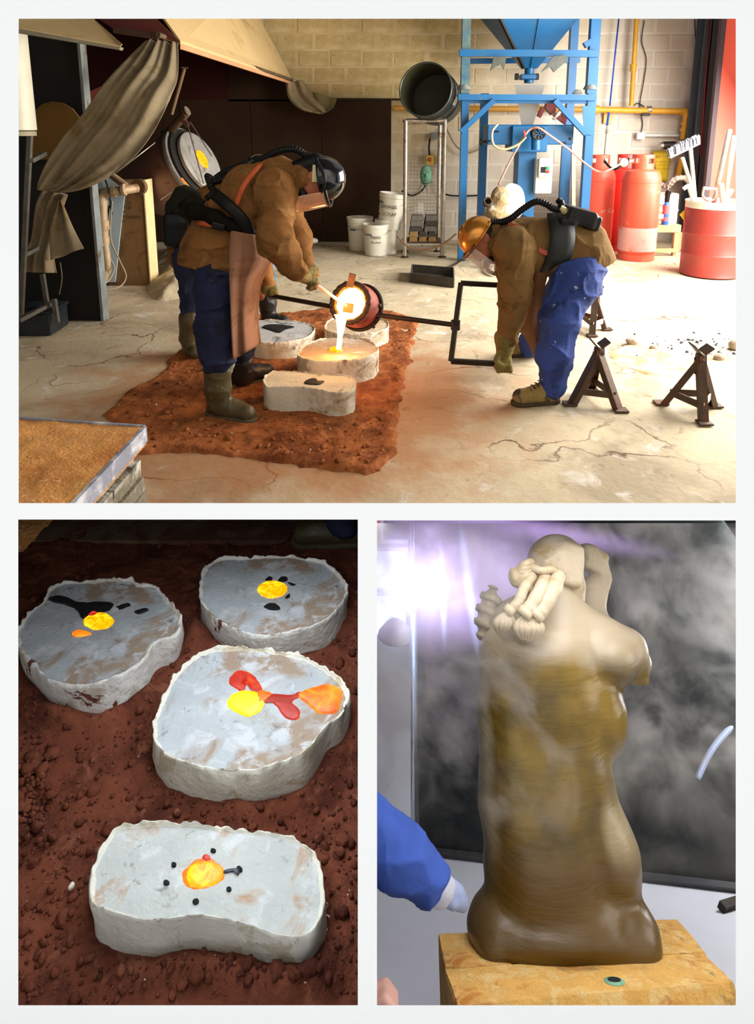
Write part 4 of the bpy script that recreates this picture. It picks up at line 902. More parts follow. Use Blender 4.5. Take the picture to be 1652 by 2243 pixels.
    A, B2 = P(1120, 333, 8.42), P(1200, 275, 8.42); MB().obox(((A.x+B2.x)/2, 8.62, (A.z+B2.z)/2), ((B2.x-A.x)/2, .23, (B2.z-A.z)/2), None, .01).build('mixer_block', m, t, smooth=False)
    A, B2 = P(1130, 500, 8.5), P(1176, 330, 8.5); MB().box((A.x, 8.5, 0), (B2.x, 8.8, B2.z)).build('column', m, t, smooth=False)
    for x0, y0 in ((1080, 288), (1228, 313)):
        q = P(x0+6, y0, 8.44); MB().obox(q, (.04, .006, .009), None, .003).build('slot', black_plastic, t, smooth=False)
    for x0, y0 in ((1073, 309), (1250, 304), (1132, 303), (1192, 303)):
        MB().lathe([(0, 0), (.016, 0), (.014, .01), (0, .012)], P(x0, y0, 8.44), Matrix.Rotation(pi/2, 3, 'X'), 10).build('bolt', steel_dark, t)
    MB().tube([P(1066, 311, 8.5), P(1056, 311, 8.5)], .018, 8).build('adjusting_knob', black_plastic, t); MB().tube([P(1055, 311, 8.5), P(1051, 311, 8.5)], .042, 10).build('adjusting_knob', black_plastic, t)
    q = P(1174, 328, 8.25); MB().tube([q, P(1174, 290, 8.25)], 10*s, 20).build('motor_pipe', m, t)
    q = P(1180, 292, 8.15); MB().lathe([(0, .03), (11*s, .03), (14*s, .035), (14*s, -.12), (0, -.12)], q, Matrix.Rotation(pi/2, 3, 'X'), 24).build('fan_cowl', steel_dark, t)
    for i in range(7):
        a_ = i*2*pi/7; p0 = q+Vector((.5*.08*cos(a_), -.045, .04*sin(a_))); MB().bar(q+Vector((.01*cos(a_), -.04, .01*sin(a_))), q+Vector((.06*cos(a_), -.04, .06*sin(a_))), .012, .01).build('fan_blade', blue_paint, t, smooth=False)
    MB().bar(P(1256, 480, 8.9), P(1256, 300, 8.9), .05, .05).build('grey_conduit', galv, t, smooth=False)
    MB().bar(P(1221, 560, 9.2), P(1236, 320, 9.2), .05, .06).build('rear_brace', m, t, smooth=False)
    # red vice
    v = thing('red_clamp', 'dark red cast clamp hanging inside the blue frame', 'clamp', P(1205, 270, 8.75)); rm = mat('dark_red_paint', srgb(120, 34, 34), .5, 0, .2, 8, .1)
    MB().prism([P(1200, 222, 8.6), P(1216, 222, 8.6), P(1219, 242, 8.6), P(1210, 252, 8.6), P(1196, 236, 8.6)], Vector((0, .12, 0))).build('jaw', rm, v, smooth=False)
    for a_, b_ in (((1190, 236), (1180, 256)), ((1214, 250), (1238, 268)), ((1228, 240), (1240, 262))): MB().bar(P(*a_, 8.65), P(*b_, 8.65), .06, .05).build('arm', rm, v, smooth=False)
    MB().bar(P(1212, 262, 8.5), P(1232, 240, 8.5), .035, .03).build('steel_pin', galv, v, smooth=False)
    # control box
    c = thing('control_box', 'cream starter box with green and red buttons on the column', 'switch box', P(1190, 425, 8.45)); cb = mat('cream_enclosure', srgb(222, 218, 200), .45, 0, .04, 4, .02)
    A, B2 = P(1172, 424, 8.4), P(1212, 346, 8.4); MB().obox(((A.x+B2.x)/2, 8.47, (A.z+B2.z)/2), ((B2.x-A.x)/2, .07, (B2.z-A.z)/2), None, .008).build('backing_box', cb, c, smooth=False)
    A, B2 = P(1179, 390, 8.34), P(1208, 347, 8.34); MB().obox(((A.x+B2.x)/2, 8.37, (A.z+B2.z)/2), ((B2.x-A.x)/2, .04, (B2.z-A.z)/2), None, .012).build('starter', mat('grey_starter', srgb(196, 196, 190), .45), c, smooth=False)
    MB().obox(P(1190, 372, 8.33), (.028, .006, .035), None, .003).build('display', black_plastic, c, smooth=False)
    MB().obox(P(1200, 368, 8.325), (.02, .008, .018), None, .003).build('green_button', mat('green_button', srgb(30, 150, 80), .4), c, smooth=False)
    MB().lathe([(0, .02), (.02, .018), (.022, 0)], P(1200, 376, 8.33), Matrix.Rotation(pi/2, 3, 'X'), 14).build('red_button', mat('red_button', srgb(230, 60, 50), .4), c)
machine()
pinkh = mat('pink_hose', srgb(214, 150, 140), .5, 0, .05, 5, 0)
tag(MB().tube(spline([P(1092, 405, 8.2), P(1118, 352, 8.15), P(1148, 300, 8.1), P(1162, 283, 8.1), P(1180, 280, 8.05), P(1204, 296, 8.05), P(1240, 322, 8.05), P(1285, 360, 8.0), P(1312, 376, 7.95), P(1335, 372, 7.9), P(1366, 355, 8.0)], 8), .012, 8).build('air_hose', pinkh, smooth=True), 'thin pink air hose looping from blue machine to gas bottles', 'hose')
tag(MB().tube(spline([P(1090, 272, 8.15), P(1078, 290, 8.1), P(1082, 318, 8.1), P(1106, 327, 8.1), P(1135, 316, 8.1), P(1152, 300, 8.08)], 8), .015, 8).build('air_hose', mat('beige_hose', srgb(176, 164, 132), .5), smooth=True), 'beige hose curl hanging on the front of the blue mixer', 'hose')
tag(MB().bar(P(1151, 300, 8.05), P(1148, 286, 8.05), .03, .02).build('valve_lever', mat('red_button', (0, 0, 0)), smooth=False), 'small red valve lever on the air hose', 'lever')
# white sack with broken mould
t = thing('broken_mould', 'broken plaster mould in a white sack on the bench', 'mould', G(1095, 540, .0)); Ys = 8.0
c = P(1110, 440, Ys); s = mpp(Ys, .9)
skin('sack', [ell(c+Vector((.06, .1, 0)), (.17, .15, .2)), ell(c+Vector((.02, .1, -.1)), (.19, .15, .15))], .012, mat('white_sack', srgb(236, 236, 238), .9, 0, .04, 8, .6, 30), t, .08, disp=lambda x, y, z: .015*fbm(x*9, y*9, z*9, 3))
skin('broken_core', [ell(c+Vector((-.08, -.02, .03)), (.11, .12, .14)), ell(c+Vector((-.14, -.02, -.08)), (.1, .1, .09)), ell(c+Vector((-.1, 0, -.16)), (.16, .1, .1))], .011, mat('brown_core', srgb(150, 128, 92), .9, 0, .2, 12, .6, 40, srgb(226, 222, 214), .58, 9), t, .04, disp=lambda x, y, z: .03*fbm(x*12, y*12, z*12, 3))
MB().lathe([(0, 0), (.045, 0), (.05, .12), (.035, .12), (.03, .03), (0, .03)], P(1066, 446, 7.85), Matrix.Rotation(radians(70), 3, 'X'), 18).build('feeder_cup', mat('dark_brown_cup', srgb(70, 52, 34), .9, 0, .2, 9, .4), t)
q = c+Vector((-.02, .1, -.62))
pl = thing('mould_bench', 'low steel bench hidden behind the bent worker', 'bench', G(1110, 560)); zz = P(1100, 478, Ys).z
MB().box((q.x-.25, Ys-.15, zz-.04), (q.x+.3, Ys+.35, zz)).build('top', steel_dark, pl, smooth=False)
for dx in (-.22, .27):
    for dy in (-.12, .32): MB().box((q.x+dx-.02, Ys+dy-.02, 0), (q.x+dx+.02, Ys+dy+.02, zz-.04)).build('leg', steel_dark, pl, smooth=False)

# ---- gas bottles
def bottle(label, pxc, wpx, ytop, ybase, Y=None, red=(214, 62, 46), rot=0.):
    Y = Y or Yg(ybase)+.2; s = mpp(Y, .6); r = wpx/2*s; c = P(pxc, ybase, Y); c.z = 0; H = P(pxc, ytop, Y).z
    t = thing('gas_bottle', label, 'gas bottle', c, 'red gas bottles')
    rm = mat('red_bottle_%d' % red[0], srgb(*red), .42, 0, .12, 3, .05, 30, srgb(*[min(255, v+40) for v in red]), .64, 4)
    prof = [(0, .07), (r*.9, .07), (r*.98, .12), (r, .2), (r, H-.30), (r*.97, H-.26), (r*.85, H-.2), (r*.5, H-.165), (0, H-.16)]
    MB().lathe(prof, c, None, 40).build('cylinder', rm, t)
    MB().lathe([(r*.94, 0), (r*.96, .0), (r*.96, .08), (r*.92, .08)], c, None, 40).build('foot_ring', rm, t)
    k = MB(); rc = r*.58; n = 32
    def wall(z0, z1, sel):
        for i in range(n):
            if not sel(i): continue
            a, b = 2*pi*i/n+rot, 2*pi*(i+1)/n+rot; q = lambda rr, aa, z: c+Vector((rr*cos(aa), rr*sin(aa), z))
            k.hexa([q(rc-.012, a, z0), q(rc, a, z0), q(rc, b, z0), q(rc-.012, b, z0), q(rc-.012, a, z1), q(rc, a, z1), q(rc, b, z1), q(rc-.012, b, z1)])
    wall(H-.19, H-.105, lambda i: True); wall(H-.105, H-.045, lambda i: i % 8 > 3); wall(H-.045, H, lambda i: True)
    k.build('collar', rm, t, smooth=False)
    MB().lathe([(0, H-.17), (.03, H-.17), (.03, H-.12), (.015, H-.1), (.015, H-.07), (0, H-.07)], c, None, 14).build('valve', mat('brass', srgb(150, 130, 80), .4, .8), t)
    MB().tube([c+Vector(((r+.001)*cos(a), (r+.001)*sin(a), H-.33)) for a in np.linspace(0, 2*pi, 41)[:-1]], .004, 6, closed=True).build('weld_seam', rm, t)
    return t, c, r, H
tB = bottle('gas bottle at the rear, half hidden between the other two', 1358, 66, 338, 552, red=(206, 56, 48))
tA = bottle('gas bottle on the left, beside the leg of the blue stand', 1302, 68, 339, 556, red=(234, 92, 70))
tC = bottle('nearest gas bottle, bright red with pale scuffed lower third', 1392, 80, 338, 573, red=(240, 92, 66), rot=.1)
t, c, r, H = tC
MB().lathe([(r+.0015, .12), (r+.0025, .13), (r+.0025, P(1392, 505, c.y-r).z), (r+.0015, P(1392, 503, c.y-r).z+.01)], c, None, 40, cap=False).build('scuffed_band', mat('scuffed_pink_paint', srgb(240, 170, 160), .6, 0, .08, 5, .1, 30, srgb(232, 110, 96), .56, 3), t)
text_on('writing', 'Calor Gas', .075, tA[1]+Vector((.03, -tA[2], P(1302, 462, tA[1].y-tA[2]).z)), (1, 0, 0), (0, 0, 1), mat('pale_print', srgb(244, 190, 176), .6), tA[0], .004, cylr=tA[2])
t = thing('gas_regulator', 'steel gas regulator and valve on the rear bottle', 'regulator', P(1372, 368, 8.1))
MB().tube([P(1362, 357, 8.15), P(1386, 352, 8.15)], .03, 12).build('body', galv, t); MB().lathe([(0, .03), (.05, .02), (.055, 0), (.05, -.02), (0, -.03)], P(1366, 356, 8.1), Matrix.Rotation(pi/2, 3, 'X'), 20).build('diaphragm', galv, t)
MB().tube([P(1376, 358, 8.1), P(1378, 346, 8.1)], .012, 8).build('knob', steel_dark, t)
tag(MB().tube(spline([P(1325, 353, 8.3), P(1336, 366, 8.2), P(1350, 370, 8.1), P(1364, 360, 8.1)], 6), .013, 8).build('gas_hose', black_rubber, smooth=True), 'short black hose joining the tops of the gas bottles', 'hose')
# ---- yellow gas main
t = thing('yellow_gas_pipe', 'yellow gas main along the wall with elbow and drop', 'pipe', P(1505, 340, 9.7)); Yy = 9.72; s = mpp(Yy, 1.9); yp = yellow_pipe
MB().tube([P(1290, 240, Yy), P(1495, 244, Yy)], 6.5*s, 14).build('pipe', yp, t); MB().tube([P(862, 237, Yy), P(1285, 240, Yy)], 6.2*s, 14).build('pipe', mat('dull_ochre_pipe', srgb(178, 126, 48), .5, 0, .15, 6, .1), t)
MB().tube(spline([P(1492, 244, Yy), P(1502, 245, Yy), P(1504, 256, Yy)], 5), 8*s, 14).build('elbow', yp, t); MB().tube([P(1503, 254, Yy), P(1496, 305, Yy)], 6*s, 14).build('pipe', yp, t)
MB().tube([P(1396, 20, Yy), P(1383, 232, Yy)], 5*s, 12).build('riser', yp, t)
for a, b, r_ in (((1302, 240), (1312, 240), 9), ((1388, 140), (1387, 156), 7), ((1500, 268), (1499, 274), 7.5), ((1498, 282), (1497, 288), 7.5), ((1418, 240), (1426, 240), 8)): MB().tube([P(*a, Yy), P(*b, Yy)], r_*s, 14).build('coupling', yp if r_ != 8 else galv, t)
MB().tube([P(1495, 345, Yy), P(1486, 395, Yy)], 7*s, 12).build('lower_pipe', yp, t)
MB().obox(P(1414, 250, Yy), (.055, .03, .025), None, .005).build('pipe_clamp', steel_dark, t, smooth=False)
wbox('pipe_bracket', 'yellow plywood pad behind the gas pipe', 'bracket', 1322, 247, 1342, 271, .05, yp, 9.895)
tag(MB().tube([P(1358, 20, 9.75), P(1336, 232, 9.75)], .011, 8).build('air_line', mat('bright_blue_hose', srgb(30, 70, 190), .4), smooth=True), 'straight blue air line hanging down the white wall', 'hose')
t = thing('air_line_coupling', 'thin blue and steel coupling rod below the gas pipe', 'coupling', P(1326, 340, 9.7))
MB().tube([P(1334, 246, 9.68), P(1330, 275, 9.68)], .016, 8).build('blue_end', mat('bright_blue_hose', (0, 0, 0)), t); MB().tube([P(1330, 275, 9.68), P(1324, 340, 9.68)], .010, 8).build('rod', galv, t); MB().tube([P(1330, 283, 9.68), P(1329, 292, 9.68)], .022, 8).build('nut', galv, t)
t = thing('trunking', 'white cable trunking with socket box on the wall', 'trunking', P(1400, 300, Yw))
for a in ((1396, 290, 1414, 305, .06, 'socket_box'), (1414, 294, 1490, 299, .03, 'trunk')):
    A, B2 = P(a[0], a[3], Yw-a[4]), P(a[1] if 0 else a[2], a[1], Yw-a[4]); MB().box((A.x, Yw-a[4], A.z), (B2.x, Yw, B2.z)).build(a[5], mat('white_pvc', srgb(226, 222, 216), .5), t, smooth=False)
wires = [[(1412, 45), (1406, 90), (1416, 130), (1410, 180), (1402, 230), (1408, 270), (1404, 292)], [(1522, 42), (1524, 120), (1518, 200), (1522, 240)], [(1388, 232), (1398, 226), (1412, 234)]]
for i, w_ in enumerate(wires): tag(MB().tube(spline([P(x, y, 9.865) for x, y in w_], 6), .006, 6).build('cable', black_rubber, smooth=True), ['thin dark wire wandering down the wall right of the yellow riser', 'thin wire beside the dark steel column', 'short wire hooked over the yellow gas pipe'][i], 'wire')
t = thing('gas_meter_valve', 'small dark motor valve on the yellow gas drop', 'valve', P(1465, 325, 9.65))
MB().tube([P(1445, 319, 9.6), P(1452, 319, 9.6)], .05, 14).build('handwheel', galv, t); MB().tube([P(1452, 319, 9.6), P(1478, 318, 9.6)], .055, 16).build('body', steel_dark, t); MB().obox(P(1490, 318, 9.6), (.06, .05, .07), None, .01).build('bonnet', galv, t, smooth=False)
t = thing('yellow_notice', 'yellow printed safety notice on the wall, curling at the bottom', 'notice', P(1455, 395, 9.8)); yn = mat('yellow_paper', srgb(240, 208, 48), .7, 0, .08, 6, 0)
rows = [[P(1428+(2+f*8)*(1-w*2)+w*46, 331+f*66, 9.82)-AX*(.03*sin(w*3+f*2)) for w in np.linspace(0, 1, 7)] for f in np.linspace(0, 1, 8)]
sheet('paper', rows, .003, yn, t)
for i, (wd, yy, sz) in enumerate((('0800 111 999', 343, .05), ('GAS EMERGENCY', 354, .035), ('TURN OFF SUPPLY', 362, .03), ('OPEN WINDOWS', 370, .03))): text_on('printing', wd, sz, P(1455, yy, 9.74), (1, 0, 0), (0, 0, 1), mat('brown_print', srgb(150, 110, 40), .8), t)
wbox('red_alarm', 'small red break glass unit on the pier', 'alarm', 1527, 344, 1541, 360, .06, mat('alarm_red', srgb(222, 50, 46), .5), 9.6)
tag(MB().tube([P(1555, 40, 9.3), P(1535, 344, 9.3)], .009, 6).build('red_cable', mat('dark_red_cable', srgb(140, 30, 40), .5), smooth=True), 'dark red cable running down the brick pier', 'cable')
# steel column and red door leaf
col = thing('steel_column', 'dark blue grey rolled steel column at the door jamb', 'column', (P(1526, 500, 9.5).x, 9.5, 0)); cm = mat('column_blue_grey', srgb(78, 88, 98), .6, .2, .15, 3, .1)
xc = P(1522, 250, 9.45).x
for nm, a, b in (('flange', (xc-.01, 9.35, 0), (xc+.17, 9.37, 4.15)), ('flange', (xc-.01, 9.6, 0), (xc+.17, 9.62, 4.15)), ('web', (xc+.07, 9.35, 0), (xc+.085, 9.61, 4.15))): MB().box(a, b).build(nm, cm, col, smooth=False)
dl = thing('red_door_leaf', 'open red steel door leaf at the right edge', 'door', G(1610, 560)); 
Yd = 8.7; xa = P(1566, 300, Yd).x
MB().box((xa, Yd, .05), (xa+.9, Yd+.05, 4.1)).build('leaf', mat('door_red', srgb(226, 84, 62), .5, 0, .06, 2, .03), dl, smooth=False)
MB().box((xa-.06, Yd-.01, .0), (xa, Yd+.06, 4.1)).build('edge_frame', mat('dark_purple_frame', srgb(70, 50, 56), .6, 0, .1, 3, .05), dl, smooth=False)
# bench, white tub, torch canister
bn = thing('small_bench', 'rough little wooden bench against the wall', 'bench', G(1455, 560)); wd = mat('raw_timber', srgb(190, 156, 112), .8, 0, .15, 4, .2, 30); Yn = 8.65
def wb2(nm, x0, y0, x1, y1, Ya, Yb_): A, B2 = P(x0, y1, Ya), P(x1, y0, Ya); MB().box((A.x, Ya, A.z), (B2.x, Yb_, B2.z)).build(nm, wd, bn, smooth=False)
wb2('top', 1415, 493, 1493, 509, Yn, Yn+.38); wb2('leg', 1474, 509, 1487, 560, Yn+.02, Yn+.08); wb2('leg', 1420, 509, 1432, 560, Yn+.02, Yn+.08); wb2('stretcher', 1434, 545, 1486, 553, Yn-.02, Yn+.02)
A = P(1477, 555, Yn+.33); MB().box((A.x, Yn+.3, 0), (A.x+.07, Yn+.36, P(0, 509, Yn+.3).z)).build('leg', wd, bn, smooth=False)
tb2 = thing('white_tub', 'white ribbed plastic tub on the wooden bench', 'tub', P(1450, 493, Yn+.2)); c = P(1450, 497, Yn+.2); c.z = P(1450, 493, Yn).z+.0; s = mpp(Yn, .8)
MB().lathe([(0, 0), (28*s, 0), (30*s, .02), (30*s, .16), (31.5*s, .165), (31.5*s, .185), (30*s, .19), (30*s, .36), (29*s, .385), (0, .39)], c, None, 36).build('shell', bucket_white, tb2)
for y0 in (443, 475): MB().obox(P(1448, y0, Yn-.0)-Vector((0, .01-.03, 0)), (.05, .004, .03), None, .002).build('paper_label', mat('label_pink', srgb(226, 190, 180), .7), tb2, smooth=False)
cn = thing('torch_canister', 'small blue and red gas canister with black torch head', 'torch', P(1456, 497, Yn+.02)); c = P(1456, 497, Yn+.04); c.z = P(0, 493, Yn).z
MB().lathe([(0, 0), (6.8*s, 0), (7.2*s, .01), (7.2*s, .26), (5*s, .29), (0, .29)], c, None, 20).build('can', mat('can_blue', srgb(30, 90, 170), .4), cn)
MB().lathe([(7.4*s, .05), (7.4*s, .10)], c, None, 20, cap=False).build('red_band', mat('can_red', srgb(220, 90, 96), .4), cn); MB().lathe([(7.4*s, .14), (7.4*s, .25)], c, None, 20, cap=False).build('red_band', mat('can_red', (0, 0, 0)), cn)
MB().tube([c+Vector((0, 0, .28)), c+Vector((.005, 0, .40)), c+Vector((.02, 0, .42))], [.03, .035, .04], 10).build('torch_head', black_plastic, cn); MB().tube(spline([c+Vector((.0, 0, .42)), c+Vector((.01, 0, .52)), c+Vector((.06, 0, .60))], 5), .008, 8).build('nozzle_tube', galv, cn)
tag(hose(MB(), [P(1442, 400, 9.2), P(1462, 408, 9.1), P(1480, 392, 9.0), P(1500, 390, 9.0), P(1510, 400, 9.0)], .035, pitch=.05).build('flexible_duct', mat('grey_flex', srgb(150, 140, 128), .6), smooth=True), 'grey corrugated hose between notice and red drum', 'hose')
# red drum with tools
dr = thing('red_drum', 'open topped dark red oil drum holding tools', 'drum', G(1552, 612)); s = mpp(7.25, .5); Yd2 = Yg(613)+.3; c = P(1555, 600, Yd2); c.z = 0; r = 63*mpp(Yd2, .5); H = P(1555, 440, Yd2).z
drm = mat('drum_red', srgb(158, 56, 48), .45, 0, .12, 2.5, .05, 30, srgb(186, 90, 80), .62, 3)
prof = [(0, .01), (r*1.0, .01), (r*1.02, .02), (r, .035)]
for z in (.3, .58): prof += [(r, H*z-.02), (r*1.025, H*z), (r, H*z+.02)]
prof += [(r, H-.07)]
MB().lathe(prof, c, None, 56).build('shell', drm, dr); MB().lathe([(r*1.0, H-.07), (r*1.0, H-.012), (r*1.02, H-.006), (r*1.02, H+.006), (r*.98, H+.006), (r*.97, .03), (0, .03)], c, None, 56, cap=False).build('cream_rim', mat('cream_rim', srgb(232, 222, 206), .5, 0, .05, 5, .05), dr)
wpole = mat('weathered_pole', srgb(190, 184, 168), .7, 0, .1, 9, .1)
br = thing('yard_broom', 'wide grey bristled broom standing head up in the drum', 'broom', P(1524, 470, Yd2-.1))
MB().tube([P(1495, 345, Yd2-.1), P(1534, 470, Yd2-.05)], .020, 10).build('handle', wpole, br); A, B2 = P(1466, 345, Yd2-.12), P(1531, 314, Yd2-.12)
MB().bar(A, B2, .06, .02, (0, 0, 1)).build('head', wpole, br, smooth=False)
nb = MB(); dd = (B2-A); up_ = Vector((-.25, 0, 1)).normalized()
for i in range(260): 
    f = RB.random(); y_ = RB.uniform(-.05, .05); p0 = A+dd*f+Vector((0, y_, 0)); nb.tube([p0, p0+up_*RB.uniform(.075, .1)+Vector((RB.uniform(-.01, .01), RB.uniform(-.01, .01), 0))], .005, 3, cap=False)
o = nb.build('bristles', mat('grey_bristles', srgb(150, 150, 164), .9), br); o['kind'] = 'stuff'
for nm, lb, p0, p1, r_, mm in (('tool_handle', 'pale wooden pole crossing in front of the broom', (1512, 318), (1526, 470), .022, wpole), ('tool_handle', 'long grey pole leaning right in the drum', (1599, 283), (1560, 460), .027, galv), ('tool_handle', 'yellowish long pole at the far right of the drum', (1610, 297), (1584, 460), .025, mat('yellowish_pole', srgb(206, 190, 150), .7))):
    tag(MB().tube([P(*p0, Yd2+.05), P(*p1, Yd2+.1)], r_, 12).build(nm, mm, smooth=True), lb, 'pole')
sh = thing('spade', 'spade with D shaped handle standing in the drum', 'spade', P(1561, 440, Yd2)); q = [P(1542, 412, Yd2), P(1540, 428, Yd2), P(1548, 438, Yd2), P(1562, 438, Yd2), P(1568, 426, Yd2), P(1568, 414, Yd2)]
MB().tube(spline(q, 5), .014, 8).build('strap', galv, sh); MB().tube([P(1541, 412, Yd2), P(1570, 415, Yd2)], .018, 10).build('grip', wpole, sh); MB().tube([P(1555, 438, Yd2), P(1555, 480, Yd2)], .017, 10).build('shaft', wpole, sh)
tg = thing('tool_handle', 'pale T shaped handle at the left inside the drum', 'handle', P(1512, 440, Yd2)); MB().tube(spline([P(1497, 414, Yd2-.1), P(1506, 408, Yd2-.1), P(1518, 405, Yd2-.1)], 4), .022, 10).build('grip', wpole, tg); MB().tube([P(1508, 408, Yd2-.1), P(1518, 440, Yd2-.08)], .018, 10).build('shaft', wpole, tg)
tg = thing('tool_handle', 'pale Y shaped handle at the right inside the drum', 'handle', P(1583, 440, Yd2)); MB().tube([P(1580, 402, Yd2-.1), P(1584, 445, Yd2-.1)], .03, 10).build('shaft', wpole, tg); MB().tube([P(1604, 414, Yd2-.1), P(1588, 440, Yd2-.1)], .026, 10).build('branch', wpole, tg)
tag(MB().prism([P(1490, 470, 7.62), P(1504, 458, 7.62), P(1508, 475, 7.62), P(1499, 482, 7.62)], Vector((0, .02, 0))).build('yellow_tag', yn, smooth=False), 'yellow card scrap at the left of the red drum', 'card')
# floor items
ty = thing('steel_tray', 'long black steel channel tray lying on the floor', 'tray', G(946, 628)); a, b, c_, d_ = G(900, 618), G(994, 630), G(993, 605), G(903, 598)
z = .10
for p, q in ((a, b), (b, c_), (c_, d_), (d_, a)):
    MB().bar(p+Vector((0, 0, z/2)), q+Vector((0, 0, z/2)), .012, z, (0, 0, 1)).build('side', mat('tray_steel', srgb(70, 64, 58), .55, .4, .2, 9, .1), ty, smooth=False)
MB().prism([a+Vector((0, 0, .005)), b+Vector((0, 0, .005)), c_+Vector((0, 0, .005)), d_+Vector((0, 0, .005))], Vector((0, 0, .006))).build('bottom', mat('tray_steel', (0, 0, 0)), ty, smooth=False)
tag(MB().tube(spline([G(940, 597)+Vector((0, 0, .02)), G(985, 590)+Vector((0, 0, .03)), G(1020, 575)+Vector((0, 0, .06)), G(1045, 572)+Vector((0, 0, .05))], 6), .014, 8).build('bent_bar', steel_dark, smooth=True), 'bent dark steel bar on the floor behind the tray', 'bar')
tag(MB().tube(spline([G(1082, 572)+Vector((0, 0, .10)), G(1068, 590)+Vector((0, 0, .04)), G(1072, 600)+Vector((0, 0, .03)), G(1085, 606)+Vector((0, 0, .03))], 6), .022, 10).build('crowbar', steel_dark, smooth=True), 'short hooked steel bar below the gold helmet', 'bar')
tag(MB().tube(spline([P(870, 518, 8.4), P(905, 545, 8.35), P(960, 540, 8.3), P(1000, 512, 8.25)], 6), .011, 8).build('cable', mat('brown_cable', srgb(120, 88, 60), .6), smooth=True), 'brown cable sagging across the foot of the rack', 'cable')
# axle stands: three folded plate legs, braces, notched head
def stand_(label, feet, top, mm, pale=None):
    F3 = [G(*f) for f in feet]; Yt = sum(f.y for f in F3)/3; T = P(top[0], top[1], Yt)
    t = thing('axle_stand', label, 'axle stand', sum(F3, Vector())/3, 'rusty axle stands'); h = T.z
    w = .044
    for i, f in enumerate(F3):
        d = (T-f); side = Vector((0, 0, 1)).cross(d).normalized(); out = (f-T); out.z = 0; out.normalize()
        b = MB(); a0, a1 = f, T-d.normalized()*.02
        b.bar(a0+out*.0, a1, w, .006, out); b.bar(a0+side*(w/2)-out*.018, a1+side*(w/2)-out*.018, .006, .036, out); b.bar(a0-side*(w/2)-out*.018, a1-side*(w/2)-out*.018, .006, .036, out)
        b.build('leg', mm, t, smooth=False)
        MB().obox(f+Vector((0, 0, .006)), (.038, .035, .006), None, .002).build('foot_plate', mm, t, smooth=False)
    for i in range(3):
        a, b = F3[i].lerp(T, .24), F3[(i+1) % 3].lerp(T, .24); MB().bar(a, b, .008, .04, (0, 0, 1)).build('brace', pale if (pale and i == 1) else mm, t, smooth=False)
    MB().lathe([(.0, -.12), (.045, -.12), (.035, .0), (0, 0)], T, None, 3).build('crown', mm, t, smooth=False)
    R = Matrix.Rotation(radians(-38), 3, 'Y'); MB().obox(T+Vector((.028, 0, .03)), (.03, .045, .006), R, .001).build('saddle', mm, t, smooth=False)
    MB().obox(T+Vector((-.03, 0, .028)), (.045, .04, .004), Matrix.Rotation(radians(48), 3, 'Y'), .001).build('saddle', mm, t, smooth=False)
rs2 = mat('brown_rust', srgb(84, 66, 50), .6, .35, .25, 12, .2, 60, srgb(112, 66, 48), .55, 7)
palet = mat('pale_paint', srgb(214, 206, 196), .6)
stand_('middle axle stand, just right of the bent worker\'s shoe', [(1248, 886), (1360, 900), (1294, 852)], (1312, 762), rs2)
stand_('rightmost axle stand, with a pale strip on one brace', [(1448, 884), (1543, 928), (1566, 890)], (1536, 776), rs2, palet)
stand_('farthest axle stand, half hidden behind the blue trouser leg', [(1256, 700), (1297, 736), (1330, 722)], (1305, 638), rs2, palet)
# debris near the door
dbp = [G(*p) for p in [(1335, 770), (1370, 748), (1440, 760), (1500, 775), (1600, 770), (1640, 790), (1560, 805), (1490, 830), (1420, 825), (1350, 800)]]
hf = heightfield('spilled_sand', 1.4, 4.0, 4.2, 5.6, .025, lambda X, Y: -.03+np.clip(.5-(poly_sd(X, Y, dbp)+.1*fbm(X*4, Y*4, X*0, 4))/.12, 0, 1)*(.033+.016*np.abs(fbm(X*12, Y*9, X*0, 3))), mat('golden_sand', srgb(206, 172, 116), .95, 0, .15, 8, .6, 30, srgb(226, 214, 190), .5, 4))
tag(hf, 'thin spill of golden sand on the floor between two axle stands', 'sand', kind='stuff')
def stones(name, label, n, fx_, rmin, rmax, mm, kind='stuff', seed=2):
    rr = random.Random(seed); b = MB()
    for i in range(n):
        p, sc_ = fx_(rr); r = rr.uniform(rmin, rmax)*sc_; k = 6
        R = Matrix.Rotation(rr.uniform(0, 6), 3, 'Z'); j = lambda: rr.uniform(.7, 1.15)
        b.lathe([(0, -r*.3), (r*j(), -r*.2), (r*j()*.9, r*.35*j()), (r*.4, r*.7*j()), (0, r*.72)], (p.x, p.y, p.z), R@Matrix.Diagonal((j(), j()*.8, j())), k)
    o = b.build(name, mm, smooth=True); return tag(o, label, 'debris', kind=kind)
stones('dark_crumbs', 'dark gritty crumbs scattered past the spilled sand', 130, lambda rr: (G(rr.uniform(1380, 1612), rr.gauss(758, 12)), rr.random()**3*2+.4), .003, .009, mat('dark_crumb', srgb(84, 84, 92), .9, 0, .3, 12, .3))
for i, (x, y, r) in enumerate(((1384, 754, .045), (1432, 766, .03), (1575, 788, .04), (1612, 764, .06))):
    g = G(x, y); rr = random.Random(i); o = skin('stone', [ell(g+Vector((0, 0, r*.5)), (r, r*.8, r*.6))], r*.12, mat('tan_stone', srgb(170, 150, 130), .9, 0, .15, 9, .4), None, .02, disp=lambda x_, y_, z_: .25*r*fbm(x_*25+i, y_*25, z_*25, 2))
    tag(o, ['tan stone at the near end of the dark crumbs', 'small tan stone on the edge of the golden sand', 'dark tan stone beside the rightmost axle stand', 'larger stone cut by the right edge of the view'][i], 'stone')
